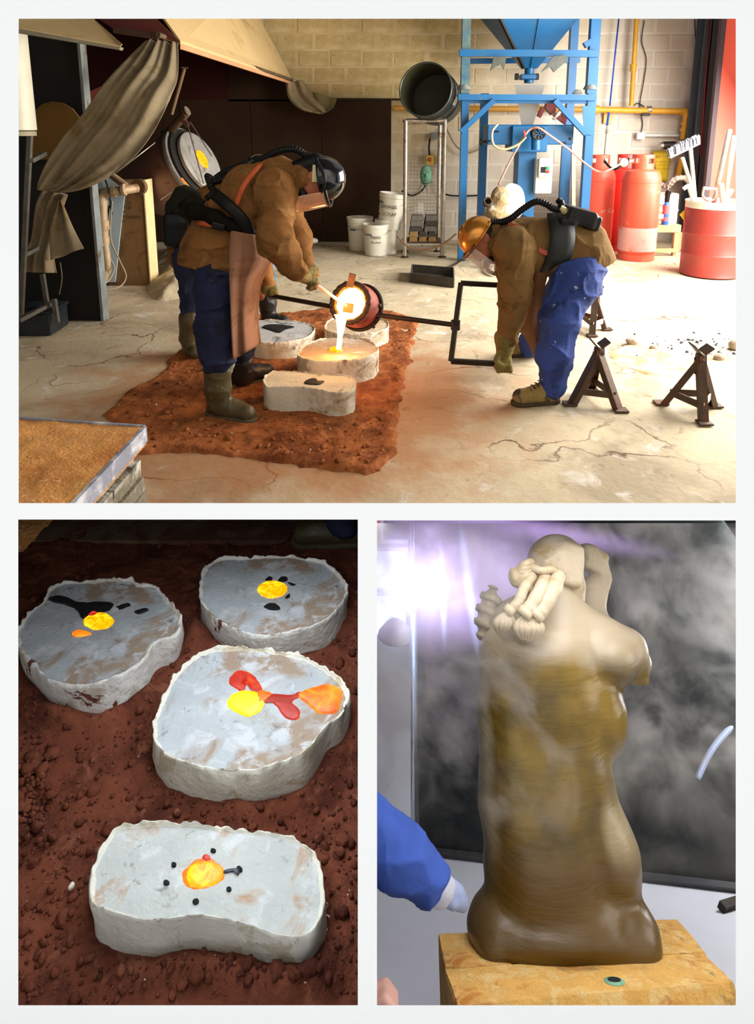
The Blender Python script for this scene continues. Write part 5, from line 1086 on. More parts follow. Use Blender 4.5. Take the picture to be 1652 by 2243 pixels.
# moulding table at the lower left
tt = thing('sand_table', 'table of orange sand with grey steel rim at the lower left', 'table', (G(200, 1000, .7).x, G(200, 1000, .7).y, .55)); zt = .70
a, b, c_, d_ = G(-60, 910, zt), G(317, 935, zt), G(158, 1104, zt), G(60, 1210, zt); e_ = G(-300, 1210, zt)
sandm = mat('orange_bench_sand', srgb(212, 148, 78), .95, 0, .12, 6, .9, 90, [(srgb(196, 126, 58), .56, 4), (srgb(248, 232, 206), .665, 55)])
poly = [a, b, c_, d_, e_]; 
MB().prism([p-Vector((0, 0, .06)) for p in poly], Vector((0, 0, .055))).build('top', sandm, tt, smooth=False)
Xs = np.array([p.x for p in poly]); x0, x1_, y0, y1 = -1.8, b.x, d_.y, a.y
hf = heightfield('sand_bed', -1.4, -.6, 1.12, 2.1, .005, lambda X, Y: np.where(poly_sd(X, Y, [G(-60, 911, zt), G(315, 936, zt), G(156, 1104, zt), G(50, 1210, zt), e_]) < 0, zt+.002+.006*fbm(X*14, Y*14, X*0, 3), -.5), sandm)
me = hf.data; bm = bmesh.new(); bm.from_mesh(me); bmesh.ops.delete(bm, geom=[v for v in bm.verts if v.co.z < .3], context='VERTS'); bm.to_mesh(me); bm.free()
hf.name = 'sand_bed'; hf.parent = tt; hf.location = -org(tt); hf['kind'] = 'stuff'
rimm = mat('scuffed_steel_rim', srgb(150, 152, 168), .5, .35, .15, 8, .15, 60, srgb(232, 232, 238), .58, 9)
MB().bar(b+Vector((0, 0, -.022)), d_+Vector((0, 0, -.022)), .012, .05, (0, 0, 1)).build('side_rim', rimm, tt, smooth=False); MB().bar(a+Vector((0, 0, -.02)), b+Vector((0, 0, -.02)), .01, .05, (0, 0, 1)).build('back_rim', rimm, tt, smooth=False)
stn = mat('sooty_render', srgb(128, 118, 98), .95, 0, .3, 10, .9, 40, [(srgb(222, 218, 208), .54, 5), (srgb(70, 62, 48), .6, 8)])
dirv = (d_-b).normalized(); inn = Vector((0, 0, 1)).cross(dirv); inn = inn if inn.x < 0 else -inn
for L_i, (z0, z1, off) in enumerate(((.60, .652, .012), (.545, .598, -.004), (.50, .543, -.016), (.40, .498, -.02))):
    k = 0.02
    while k < .95:
        ln = RB.uniform(.13, .2); p = b+dirv*k; q = b+dirv*(k+ln-.006); pp_ = [p+inn*(.02+off), q+inn*(.02+off), q+inn*.14, p+inn*.14]
        zc = (z0+z1)/2-zt; zs = z0-zt
        MB().hexa([v+Vector((RB.uniform(-.004, .004), RB.uniform(-.004, .004), zs)) for v in pp_]+[v+Vector((RB.uniform(-.004, .004), RB.uniform(-.004, .004), z1-zt)) for v in pp_]).build('brick', stn, tt, smooth=False)
        k += ln
clip_divider(tt)
stones('sand_clods', 'small crumbs of red casting sand strewn over the pouring pit', 700, pit_pt, .006, .016, red_sand, 'stuff', 16)
stones('plaster_crumbs', 'pale plaster crumbs dotted over the red sand of the pouring pit', 110, lambda rr: (lambda q: (q[0], q[1]*.5))(pit_pt(rr)), .005, .012, mat('white_speck', srgb(214, 200, 180), .8, bump=0), 'stuff', 17)
# ================================================================ people
skin_m = mat('skin', srgb(178, 108, 78), .5, 0, .08, 20, .1, 60, sss=.1)
hair_m = mat('dark_hair', srgb(32, 24, 20), .8, 0, .3, 60, .5, 120)
suede = mat('brown_suede', srgb(134, 92, 50), .95, 0, .14, 5, .35, 110, [(srgb(104, 70, 36), .58, 5), (srgb(158, 114, 70), .64, 9)], spec=.15)
suede2 = mat('olive_brown_suede', srgb(122, 94, 56), .95, 0, .14, 5, .35, 110, [(srgb(98, 74, 42), .58, 5)], spec=.15)
apron_m = mat('leather_apron', srgb(150, 108, 82), .9, 0, .12, 4, .3, 90, srgb(122, 82, 58), .58, 4, spec=.2)
navy = mat('navy_workwear', srgb(21, 30, 66), .85, 0, .2, 6, .3, 90, [(srgb(13, 18, 40), .56, 4), (srgb(170, 172, 180), .70, 30)], soft=.02)
royal = mat('blue_workwear', srgb(44, 68, 140), .85, 0, .15, 6, .3, 90, [(srgb(32, 50, 110), .56, 4), (srgb(220, 222, 228), .672, 24)], soft=.02)
boot_m = mat('dirty_rubber_boot', srgb(82, 72, 44), .5, 0, .25, 9, .15, 60, [(srgb(160, 144, 84), .64, 22)], soft=.03)
boot_d = mat('dark_rubber_boot', srgb(38, 36, 34), .45, 0, .25, 9, .1, 60, [(srgb(120, 116, 96), .72, 30)], soft=.03)
glove_m = mat('olive_leather_glove', srgb(128, 112, 56), .9, 0, .18, 12, .5, 120, srgb(96, 86, 44), .56, 8)
orange = mat('orange_webbing', srgb(196, 90, 44), .8, 0, .1, 20, .2, 200)
gloss_black = mat('glossy_black_helmet', srgb(18, 20, 26), .12, 0, .1, 3, 0, coat=.6)
gold = mat('gold_helmet', srgb(206, 140, 56), .25, .65, .1, 4, .02, 30, srgb(150, 78, 36), .62, 6, coat=.3)
def clear(name, tint, a, emit=None):
    m = bpy.data.materials.new(name); m.use_nodes = True; b = m.node_tree.nodes['Principled BSDF']; b.inputs['Base Color'].default_value = (*tint, 1)
    b.inputs['Alpha'].default_value = a; b.inputs['Roughness'].default_value = .06; b.inputs['Coat Weight'].default_value = 1; return m
visor_m = clear('clear_visor', (.85, .85, .85), .22); visor_o = clear('amber_reflection_tint', (.9, .5, .3), .42)  # amber tint paints an orange reflection into the left worker's visor
def folds(a, sx=9, sy=9, sz=9, seed=0, n=2.5):
    def f(x, y, z):
        r = 1-np.abs(vnoise(x*sx+seed, y*sy+seed, z*sz)); r2 = 1-np.abs(vnoise(x*sx*2.1+seed, y*sy*2.1, z*sz*2.1+seed))
        return a*(r**(n*2)*1.3-.5)+a*.4*(r2**6)
    return f
def headframe(c, crown, face):
    c = Vector(c); cr = Vector(crown).normalized(); fa = Vector(face); fa = (fa-cr*fa.dot(cr)).normalized(); si = cr.cross(fa)
    R = Matrix((fa, si, cr)).transposed(); return c, R
def head_prims(c, R, k=1.0):
    h = lambda a, b, d: tuple(c+R@Vector((a*k, b*k, d*k)))
    P_ = [ell(h(0, 0, .02), (.098*k, .077*k, .112*k), R), ell(h(.035, 0, -.045), (.06*k, .058*k, .062*k), R), ell(h(.06, 0, -.085), (.026*k, .028*k, .022*k), R),
          cap_(h(.092, 0, .012), h(.112, 0, -.03), .011*k, .016*k), ell(h(.086, .03, .022), (.014*k, .018*k, .01*k), R), ell(h(.086, -.03, .022), (.014*k, .018*k, .01*k), R),
          ell(h(.09, 0, .04), (.014*k, .05*k, .012*k), R), ell(h(.088, 0, -.055), (.014*k, .024*k, .007*k), R), ell(h(.086, 0, -.068), (.014*k, .021*k, .007*k), R)]
    for s in (1, -1):
        P_ += [ell(h(-.008, s*.078, -.005), (.02*k, .008*k, .032*k), R), ell(h(-.02, s*.084, .006), (.012*k, .008*k, .024*k), R)]
    return P_
def lines_hose(name, pts, r, parent, m=black_rubber): return hose(MB(), pts, r, pitch=.016, ridge=.10).build(name, m, parent, True)
def strap(name, pts, w, m, parent, normal, th=.004):
    pts = spline(pts, 6); rows = []
    for i, p in enumerate(pts):
        d = (pts[min(i+1, len(pts)-1)]-pts[max(i-1, 0)]).normalized(); nn = Vector(normal) if not callable(normal) else normal(p); s_ = d.cross(nn).normalized()
        rows.append([p-s_*w/2, p-s_*w/6+nn.normalized()*.002, p+s_*w/6+nn.normalized()*.002, p+s_*w/2])
    return sheet(name, rows, th, m, parent)
def project(root_obj, p, r=1): return p

def shell_dome(name, c, R, rad, m, parent, cut=-.2, th=.004, brim=None):
    """helmet: part of an ellipsoid above the plane z=cut (in head frame)"""
    rows = []; n = 40; t0 = math.acos(cut)
    for i in range(15):
        th_ = max(.02, t0*i/14); rows.append([c+R@Vector((rad[0]*sin(th_)*cos(2*pi*j/n), rad[1]*sin(th_)*sin(2*pi*j/n), rad[2]*cos(th_))) for j in range(n)])
    mb = MB(); mb.grid(rows, closed=True); mb.add([p for p in rows[0]], [tuple(range(n-1, -1, -1))])
    o = mb.build(name, m, parent, True); md = o.modifiers.new('thickness', 'SOLIDIFY'); md.thickness = th; md.offset = 1; return o
def visor(name, c, R, r, h0, h1, a0, a1, m, parent, flare=0.02, th=.003):
    rows = []
    for i in range(9):
        f = i/8; z = h0+(h1-h0)*f
        rows.append([c+R@Vector(((r+flare*f)*cos(a), (r+flare*f)*sin(a)*.8, z)) for a in np.linspace(a0, a1, 25)])
    return sheet(name, rows, th, m, parent)

# ------------------------------------------------------------ left worker
def worker_left():
    t = thing('person', 'worker in brown leather jacket and black helmet bending over the crucible with a skimming rod', 'person', G(505, 900))
    Q = lambda x, y, Y: tuple(P(x, y, Y))
    torso = [cap_(Q(470, 545, 3.84), Q(500, 500, 3.84), .165, .17), cap_(Q(500, 500, 3.84), Q(560, 435, 3.84), .17, .185), cap_(Q(560, 435, 3.84), Q(612, 400, 3.82), .185, .14),
             cap_(Q(606, 408, 3.66), Q(606, 408, 4.02), .1, .1), cap_(Q(625, 400, 3.8), Q(658, 388, 3.76), .115, .085),
             cap_(Q(475, 540, 3.84), Q(455, 580, 3.84), .168, .165), cap_(Q(480, 560, 3.82), Q(482, 605, 3.80), .165, .16)]
    arm = [cap_(Q(604, 425, 3.64), Q(606, 530, 3.50), .105, .088), cap_(Q(606, 530, 3.50), Q(646, 590, 3.56), .088, .068)]
    arm2 = [cap_(Q(612, 420, 4.02), Q(650, 520, 4.05), .09, .075), cap_(Q(650, 520, 4.05), Q(664, 578, 3.86), .075, .06)]
    def dsp(x, y, z): return folds(.013, 7, 7, 11, 3)(x, y, z)
    hem = np.array(P(440, 578, 3.8)); hn = np.array((RT*-.25+UP*-.95)); 
    cut = lambda x, y, z: np.where((x < P(560, 500, 3.8).x), (x-hem[0])*hn[0]+(y-hem[1])*hn[1]+(z-hem[2])*hn[2]-.035, -1)
    skin('jacket', torso+arm+arm2, .0085, suede, t, .05, dsp, cut)
    c, R = headframe(P(694, 394, 3.76), RT*.93+UP*.12-AX*.1, UP*-1+RT*.05-AX*.05)
    body = head_prims(c, R, 1.0)+[cap_(tuple(c), Q(650, 392, 3.8), .062, .07), cap_(Q(650, 392, 3.8), Q(560, 435, 3.84), .08, .13), cap_(Q(560, 435, 3.84), Q(475, 550, 3.84), .13, .12),
            cap_(Q(475, 560, 3.80), Q(476, 690, 3.68), .06, .05), cap_(Q(476, 690, 3.66), Q(478, 880, 3.62), .06, .04), cap_(Q(500, 570, 3.94), Q(520, 690, 4.0), .08, .06), cap_(Q(520, 690, 4.0), Q(528, 830, 4.08), .06, .04),
            cap_(Q(604, 425, 3.66), Q(606, 530, 3.50), .055, .045), cap_(Q(606, 530, 3.50), Q(655, 595, 3.56), .045, .03), cap_(Q(612, 420, 4.02), Q(650, 520, 4.05), .05, .045), cap_(Q(650, 520, 4.05), Q(664, 578, 3.86), .045, .03)]
    skin('body', body, .0062, skin_m, t, .018)
    skin('hair', [ell(tuple(c+R@Vector((-.03, 0, .03))), (.085, .081, .098), R), ell(tuple(c+R@Vector((-.055, 0, -.03))), (.045, .062, .05), R), ell(tuple(c+R@Vector((.0, -.074, .035))), (.028, .012, .03), R), ell(tuple(c+R@Vector((.0, .074, .035))), (.028, .012, .03), R)], .006, hair_m, t, .02, disp=lambda x, y, z: .003*fbm(x*60, y*60, z*60, 2))
    # collar
    skin('collar', [cap_(Q(650, 398, 3.68), Q(664, 360, 3.76), .03, .03), cap_(Q(664, 360, 3.76), Q(656, 370, 3.9), .03, .03), cap_(Q(650, 398, 3.68), Q(655, 420, 3.74), .03, .025), cap_(Q(655, 420, 3.74), Q(662, 400, 3.86), .025, .025)], .007, suede, t, .04, folds(.006, 12, 12, 12))
    # trousers
    tr = [cap_(Q(472, 590, 3.78), Q(474, 640, 3.70), .13, .12), cap_(Q(474, 640, 3.70), Q(477, 720, 3.65), .125, .108), cap_(Q(477, 720, 3.65), Q(478, 786, 3.62), .108, .092),
          cap_(Q(495, 600, 3.92), Q(518, 690, 4.0), .12, .10), cap_(Q(518, 690, 4.0), Q(526, 775, 4.06), .10, .08)]
    def td(x, y, z): return folds(.017, 6, 6, 13, 8, 2.)(x, y, z)
    skin('trousers', tr, .0085, navy, t, .04, td)
    skin('rolled_cuff', [cap_(Q(452, 800, 3.60), Q(503, 799, 3.62), .022, .022), cap_(Q(452, 800, 3.60), Q(460, 797, 3.72), .022, .02), cap_(Q(503, 799, 3.62), Q(498, 796, 3.72), .022, .02), cap_(Q(478, 797, 3.64), Q(478, 800, 3.66), .085, .085)], .006, mat('pale_lining', srgb(150, 150, 130), .9, 0, .1, 8, .2), t, .02, folds(.005, 14, 14, 14))
    skin('trouser_label', [bx_(Q(454, 672, 3.59), (.014, .004, .011), None, .003)], .003, mat('orange_label', srgb(206, 80, 50), .8), t, .005)
    # boots
    def boot(pts_shaft, heel, toe, m, soleY):
        h_, T_ = Vector(heel), Vector(toe); d = (T_-h_).normalized(); side = Vector((0, 0, 1)).cross(d)
        pr = chain([tuple(p) for p in pts_shaft], [.078, .07, .064])
        pr += [cap_(tuple(h_+Vector((0, 0, .05))), tuple(h_+d*.12+Vector((0, 0, .055))), .048, .048), cap_(tuple(h_+d*.12+Vector((0, 0, .06))), tuple(T_-d*.05+Vector((0, 0, .045))), .052, .046),
               cap_(tuple(h_+d*.18+side*.02+Vector((0, 0, .04))), tuple(T_-d*.055+side*.008+Vector((0, 0, .04))), .04, .04)]
        z0 = min(h_.z, T_.z)
        b = skin('boot', pr, .0065, m, t, .03, folds(.004, 14, 14, 14, 2), cut=lambda x, y, z: z0+.012-z)
        sl = [cap_(tuple(h_+Vector((0, 0, .012))), tuple(T_-d*.045+Vector((0, 0, .012))), .056, .056)]
        s_ = skin('sole', sl, .006, mat('boot_sole', srgb(84, 76, 52), .8, 0, .2, 9, .2), t, .02, cut=lambda x, y, z: np.abs(z-z0-.012)-.012)
    g = G(478, 912); boot([P(477, 812, 3.63), P(478, 850, 3.63), P(480, 885, 3.63)], (G(476, 900).x, 3.66, 0), (G(562, 915).x, 3.56, 0), boot_m, 0)
    boot([P(527, 790, 4.08), P(528, 815, 4.10), P(530, 835, 4.12)], (G(524, 836).x, 4.12, .0), (G(604, 822).x, 4.24, .02), boot_d, 0)
    # apron
    L_ = [(505, 505, 3.62), (503, 560, 3.58), (505, 620, 3.54), (508, 700, 3.55), (513, 786, 3.58)]; R_ = [(585, 520, 3.7), (598, 560, 3.72), (572, 620, 3.76), (566, 690, 3.78), (573, 752, 3.8)]
    A = spline([P(*p) for p in L_], 6); B = spline([P(*p) for p in R_], 6); rows = []
    for i, (a, b) in enumerate(zip(A, B)):
        f = i/(len(A)-1); rows.append([a.lerp(b, w)-AX*(.06*sin(pi*w)+(.012+.02*f)*sin(w*11+f*2)) for w in np.linspace(0, 1, 31)])
    sheet('apron', rows, .006, apron_m, t)
    # jacket tail seam and harness
    nb = lambda p: -AX
    strap('orange_strap', [P(572, 358, 3.74), P(560, 372, 3.64), P(535, 405, 3.60), P(520, 440, 3.61), P(514, 462, 3.63)], .028, orange, t, -AX+UP*.3)
    strap('orange_strap', [P(432, 486, 3.72), P(446, 488, 3.65), P(468, 492, 3.62), P(488, 496, 3.62)], .034, orange, t, -AX)
    strap('black_strap', [P(470, 425, 3.66), P(500, 450, 3.60), P(530, 480, 3.60), P(548, 515, 3.62)], .065, black_rubber, t, -AX, .01)
    skin('waist_belt', chain([Q(398, 448, 3.82), Q(430, 462, 3.70), Q(470, 476, 3.645), Q(512, 496, 3.64), Q(545, 514, 3.66)], [.038, .042, .040, .034, .026]), .007, mat('black_padded_belt', srgb(22, 20, 14), .9, 0, .2, 20, .2, 60, spec=.1), t, .03, folds(.003, 14, 14, 14, 4))
    skin('air_filter_pack', [bx_(Q(404, 440, 3.86), (.065, .09, .075), Matrix.Rotation(radians(30), 3, 'Y'), .03), bx_(Q(425, 455, 3.80), (.05, .08, .055), Matrix.Rotation(radians(30), 3, 'Y'), .02)], .008, mat('dark_olive_pack', srgb(26, 26, 18), .8, 0, .2, 8, .1, spec=.15), t, .03)
    skin('belt_buckle', [bx_(Q(478, 496, 3.6), (.035, .008, .02), Matrix.Rotation(radians(15), 3, 'Y'), .005)], .004, black_plastic, t, .005)
    # helmet
    hc = c+R@Vector((.0, 0, .035))
    shell_dome('helmet_shell', hc, R, (.125, .112, .125), gloss_black, t, -.05)
    MB().tube([hc+R@Vector((.128*cos(a), .115*sin(a), -.006)) for a in np.linspace(0, 2*pi, 49)[:-1]], .008, 8, closed=True).build('helmet_rim', black_plastic, t)
    MB().tube(spline([hc+R@Vector((-.07, -.118, .0)), hc+R@Vector((.02, -.125, .03)), hc+R@Vector((.09, -.09, .0))], 6), .010, 8).build('visor_hinge_arm', black_plastic, t)
    MB().lathe([(0, .016), (.022, .014), (.024, 0)], hc+R@Vector((.03, -.118, .01)), (R@Matrix.Rotation(pi/2, 3, 'X')), 16).build('hinge_knob', black_plastic, t)
    MB().bar(hc+R@Vector((-.06, -.10, -.015)), hc+R@Vector((.03, -.10, -.03)), .005, .028, R@Vector((0, 0, 1))).build('headband', mat('cream_headband', srgb(206, 200, 150), .6), t)
    visor('visor', hc, R, .15, .02, -.17, -.95, .95, visor_o, t, .015)
    MB().tube([hc+R@Vector((.15*cos(a), .12*sin(a), .02)) for a in np.linspace(-1, 1, 20)], .009, 8).build('visor_frame', black_plastic, t)
    skin('neck_shroud', [cap_(tuple(hc+R@Vector((-.09, -.03, -.02))), Q(655, 368, 3.76), .05, .05), cap_(tuple(c+R@Vector((.02, -.07, -.09))), tuple(c+R@Vector((.10, -.05, -.07))), .02, .022), cap_(tuple(c+R@Vector((.10, -.05, -.07))), tuple(c+R@Vector((.10, .05, -.07))), .022, .022)], .007, black_rubber, t, .03)
    lines_hose('breathing_hose', [P(462, 400, 3.86), P(490, 392, 3.84), P(530, 380, 3.84), P(570, 352, 3.8), P(610, 331, 3.77), P(645, 327, 3.76), P(668, 338, 3.76), P(690, 345, 3.76)], .020, t)
    lines_hose('coiled_hose', [P(470, 398, 3.88), P(455, 386, 3.88), P(462, 408, 3.84), P(468, 420, 3.8), P(452, 436, 3.8)], .018, t)
    # gloves
    w = P(655, 597, 3.60)
    gl = [cap_(Q(634, 580, 3.57), Q(652, 596, 3.60), .068, .05), cap_(Q(652, 596, 3.60), Q(668, 606, 3.72), .042, .038), ell(Q(672, 607, 3.80), (.045, .04, .036))]
    for pts in ([(676, 600, 3.82), (684, 596, 3.86), (692, 596, 3.93), (695, 601, 3.98)], [(680, 606, 3.80), (690, 612, 3.84), (694, 620, 3.9), (688, 624, 3.94)], [(678, 612, 3.78), (688, 620, 3.80), (690, 629, 3.86), (683, 630, 3.92)], [(672, 614, 3.78), (680, 624, 3.80), (680, 632, 3.86), (674, 631, 3.9)], [(668, 600, 3.8), (678, 590, 3.84), (690, 586, 3.88)]):
        gl += chain([Q(*p) for p in pts], [.017, .015, .014, .012][:len(pts)])
    skin('glove', gl, .0045, glove_m, t, .012, folds(.003, 25, 25, 25))
    g2 = [cap_(Q(652, 572, 3.93), Q(664, 586, 3.94), .055, .042), ell(Q(672, 592, 3.97), (.04, .04, .034))]
    for pts in ([(678, 586, 3.98), (688, 585, 4.0), (695, 592, 4.03)], [(680, 592, 4.0), (690, 594, 4.02), (696, 602, 4.05)], [(676, 598, 4.0), (686, 602, 4.02), (690, 610, 4.06)], [(672, 600, 4.0), (680, 608, 4.02), (683, 616, 4.05)], [(668, 588, 3.93), (676, 580, 3.92), (684, 578, 3.94)]):
        g2 += chain([Q(*p) for p in pts], [.016, .014, .012])
    skin('glove', g2, .0045, glove_m, t, .012, folds(.003, 25, 25, 25))
worker_left()

# ------------------------------------------------------------ worker behind
def worker_behind():
    t = thing('person', 'worker almost hidden behind the one with the skimming rod, holding the carrying bar', 'person', G(480, 780))
    Q = lambda x, y, Y: tuple(P(x, y, Y)); Y = 4.95
    torso = [cap_(Q(425, 545, Y), Q(470, 470, Y), .19, .2), cap_(Q(470, 470, Y), Q(530, 415, Y), .2, .18), cap_(Q(530, 410, Y-.2), Q(530, 410, Y+.2), .11, .11), cap_(Q(420, 540, Y), Q(402, 565, Y), .16, .10)]
    arms = [cap_(Q(535, 420, Y-.2), Q(560, 530, Y-.25), .1, .08), cap_(Q(560, 530, Y-.25), Q(585, 620, 4.8), .08, .055), cap_(Q(535, 420, Y+.2), Q(560, 530, Y+.2), .1, .08), cap_(Q(560, 530, Y+.2), Q(578, 610, 4.95), .08, .055)]
    skin('jacket', torso+arms, .012, suede, t, .05, folds(.014, 7, 7, 9, 5))
    c, R = headframe(P(566, 385, Y), RT*.6+UP*.75, RT*.7-UP*.7)
    body = head_prims(c, R)+[cap_(tuple(c), Q(530, 415, Y), .06, .08), cap_(Q(530, 415, Y), Q(430, 550, Y), .13, .12), cap_(Q(425, 560, Y-.12), Q(420, 680, 4.78), .06, .04), cap_(Q(420, 680, 4.78), Q(422, 755, 4.76), .04, .03), cap_(Q(445, 560, Y+.1), Q(560, 600, 5.4), .08, .06), cap_(Q(560, 600, 5.4), Q(588, 680, 5.5), .05, .04)]
    skin('body', body, .0095, skin_m, t, .02)
    skin('trousers', [cap_(Q(425, 560, Y-.1), Q(425, 640, 4.78), .15, .1), cap_(Q(425, 640, 4.78), Q(422, 700, 4.74), .1, .085), cap_(Q(445, 560, Y+.1), Q(556, 590, 5.35), .15, .11)], .011, mat('dark_navy', srgb(30, 38, 70), .85, 0, .2, 6, .3), t, .04, folds(.014, 7, 7, 12))
    skin('trouser_leg', [cap_(Q(575, 560, 5.35), Q(584, 640, 5.5), .10, .08)], .01, mat('pale_scuffed_blue', srgb(96, 130, 150), .7, 0, .2, 8, .3, 60, [(srgb(40, 60, 84), .54, 5)]), t, .03, folds(.012, 9, 9, 14))
    for pts, toe, m in (([(418, 700, 4.72), (418, 740, 4.72), (422, 765, 4.7)], (428, 772, 4.62), boot_m), ([(584, 625, 5.5), (586, 660, 5.5), (588, 680, 5.5)], (622, 690, 5.42), boot_d)):
        h_ = P(*pts[-1]); h_.z = .05; T_ = P(*toe); T_.z = .045
        skin('boot', chain([Q(*p) for p in pts[:2]]+[tuple(h_)], [.085, .075, .062])+[cap_(tuple(h_), tuple(T_), .055, .052)], .009, m, t, .03, folds(.005, 12, 12, 12), cut=lambda x, y, z: .0-z)
    hc = c+R@Vector((0, 0, .03)); shell_dome('helmet_shell', hc, R, (.135, .12, .125), gloss_black, t, -.1)
    MB().tube([hc+R@Vector((.138*cos(a), .122*sin(a), -.012)) for a in np.linspace(0, 2*pi, 41)[:-1]], .008, 8, closed=True).build('helmet_rim', black_plastic, t)
    visor('visor', hc, R, .15, .0, -.19, -.95, .95, visor_m, t, .015)
    skin('air_filter_pack', [bx_(Q(396, 505, Y-.1), (.10, .12, .11), None, .04), bx_(Q(388, 478, Y-.12), (.07, .09, .05), None, .02)], .011, black_plastic, t, .03)
    lines_hose('breathing_hose', [P(392, 480, 4.8), P(372, 470, 4.78), P(371, 448, 4.78), P(388, 438, 4.78), P(402, 452, 4.78), P(410, 462, 4.8), P(440, 455, 4.85)], .026, t)
    lines_hose('coiled_hose', [P(470, 392, 4.8), P(500, 372, 4.8), P(530, 362, 4.82), P(556, 350, 4.85)], .022, t)
    for k, (x, y) in enumerate(((590, 640), (582, 626))):
        gl = [ell(Q(x-4, y-6, 4.78+k*.1), (.05, .045, .045))]
        for f in range(4): gl += chain([Q(x+2+f*4, y-8, 4.76+k*.1), Q(x+4+f*4, y+2, 4.72+k*.1), Q(x+2+f*4, y+12, 4.76+k*.1)], [.016, .015, .013])
        gl += chain([Q(x-2, y-8, 4.8+k*.1), Q(x+8, y-2, 4.82+k*.1)], [.016, .014]); skin('glove', gl, .006, glove_m, t, .012)
worker_behind()

# ------------------------------------------------------------ right worker
def worker_right():
    t = thing('person', 'worker in gold helmet bent double facing left, lowering the square end of the carrying bar', 'person', G(1180, 860))
    Q = lambda x, y, Y: tuple(P(x, y, Y)); Y = 4.15
    torso = [cap_(Q(1272, 545, Y), Q(1228, 540, Y), .165, .17), cap_(Q(1228, 540, Y), Q(1160, 540, Y), .17, .17), cap_(Q(1160, 540, Y), Q(1118, 535, Y), .17, .14), cap_(Q(1122, 535, Y-.2), Q(1122, 535, Y+.2), .10, .10),
             cap_(Q(1110, 525, Y), Q(1088, 522, Y), .11, .085), cap_(Q(1270, 542, Y), Q(1290, 575, Y), .165, .165), cap_(Q(1240, 560, Y), Q(1262, 590, Y-.03), .15, .165)]
    arm = [cap_(Q(1128, 550, Y-.18), Q(1128, 645, Y-.16), .112, .095), cap_(Q(1128, 645, Y-.16), Q(1110, 742, Y-.12), .095, .066)]
    arm2 = [cap_(Q(1120, 550, Y+.2), Q(1112, 590, Y+.22), .1, .08), cap_(Q(1112, 590, Y+.22), Q(1118, 640, Y+.2), .08, .06)]
    hemx = P(1318, 560, Y).x
    hp_, hn_ = P(1300, 583, Y), (RT*.42-UP*.9)
    cut = lambda x, y, z: np.where(x > P(1205, 560, Y).x, (x-hp_.x)*hn_.x+(y-hp_.y)*hn_.y+(z-hp_.z)*hn_.z-.02, -1)
    skin('jacket', torso+arm+arm2, .009, suede2, t, .05, folds(.013, 8, 8, 8, 21), cut)
    c, R = headframe(P(1056, 524, Y-.02), RT*-.80+UP*.55, RT*-.55-UP*.83)
    body = head_prims(c, R)+[cap_(tuple(c), Q(1098, 530, Y), .06, .08), cap_(Q(1098, 530, Y), Q(1160, 540, Y), .08, .12), cap_(Q(1160, 540, Y), Q(1260, 560, Y), .11, .09),
            cap_(Q(1262, 600, 4.08), Q(1222, 700, 3.9), .05, .05), cap_(Q(1222, 700, 3.88), Q(1210, 860, 3.84), .06, .04), cap_(Q(1262, 600, 4.3), Q(1180, 690, 4.55), .05, .05), cap_(Q(1180, 690, 4.55), Q(1165, 765, 4.7), .05, .04),
            cap_(Q(1128, 550, Y-.18), Q(1128, 645, Y-.16), .055, .045), cap_(Q(1128, 645, Y-.16), Q(1108, 760, Y-.12), .045, .032), cap_(Q(1120, 550, Y+.2), Q(1110, 620, Y+.2), .055, .035)]
    skin('body', body, .0065, skin_m, t, .018)
    skin('hair', [ell(tuple(c+R@Vector((-.035, 0, .02))), (.085, .081, .095), R), ell(tuple(c+R@Vector((-.06, 0, -.03))), (.045, .06, .05), R), ell(tuple(c+R@Vector((.005, -.074, .04))), (.03, .012, .028), R)], .006, hair_m, t, .02, disp=lambda x, y, z: .003*fbm(x*60, y*60, z*60, 2))
    skin('trousers', [cap_(Q(1276, 578, 4.1), Q(1262, 620, 4.02), .14, .145), cap_(Q(1262, 620, 4.02), Q(1226, 700, 3.90), .142, .108), cap_(Q(1226, 700, 3.90), Q(1215, 780, 3.86), .108, .095), cap_(Q(1215, 780, 3.86), Q(1211, 842, 3.84), .095, .083),
          cap_(Q(1266, 595, 4.28), Q(1200, 680, 4.5), .13, .105), cap_(Q(1200, 680, 4.5), Q(1164, 755, 4.66), .105, .092)], .0085, royal, t, .04, folds(.015, 8, 8, 7, 31))
    for heel, toe, Yh in (((1222, 878, 3.86), (1122, 884, 3.80), 0), ((1176, 772, 4.72), (1100, 776, 4.70), 1)):
        h_, T_ = P(*heel), P(*toe); h_.z = T_.z = 0; d = (T_-h_).normalized(); side = Vector((0, 0, 1)).cross(d); up = lambda v: Vector((0, 0, v))
        pr = [cap_(tuple(h_+d*.05+up(.10)), tuple(h_+d*.05+up(.06)), .055, .055), cap_(tuple(h_+d*.05+up(.048)), tuple(T_-d*.055+up(.045)), .05, .05), cap_(tuple(h_+d*.08+up(.09)), tuple(h_+d*.16+up(.06)), .045, .042)]
        sh_ = skin('shoe', pr, .006, mat('dusty_tan_safety_shoe', srgb(150, 126, 74), .85, 0, .25, 10, .4, 60, [(srgb(62, 56, 50), .55, 9)]), t, .03, folds(.003, 20, 20, 20), cut=lambda x, y, z: .012-z)
        skin('sole', [cap_(tuple(h_+d*.045+up(.01)), tuple(T_-d*.05+up(.01)), .056, .056)], .006, mat('shoe_sole', srgb(72, 58, 38), .8, 0, .2, 9, .2), t, .02, cut=lambda x, y, z: np.abs(z-.011)-.011)
        if not Yh:
            for k in range(4): q = h_+d*(.12+k*.022)+up(.128-k*.012); MB().tube([q-side*.03, q+up(.008), q+side*.03], .0035, 6).build('lace', black_rubber, t)
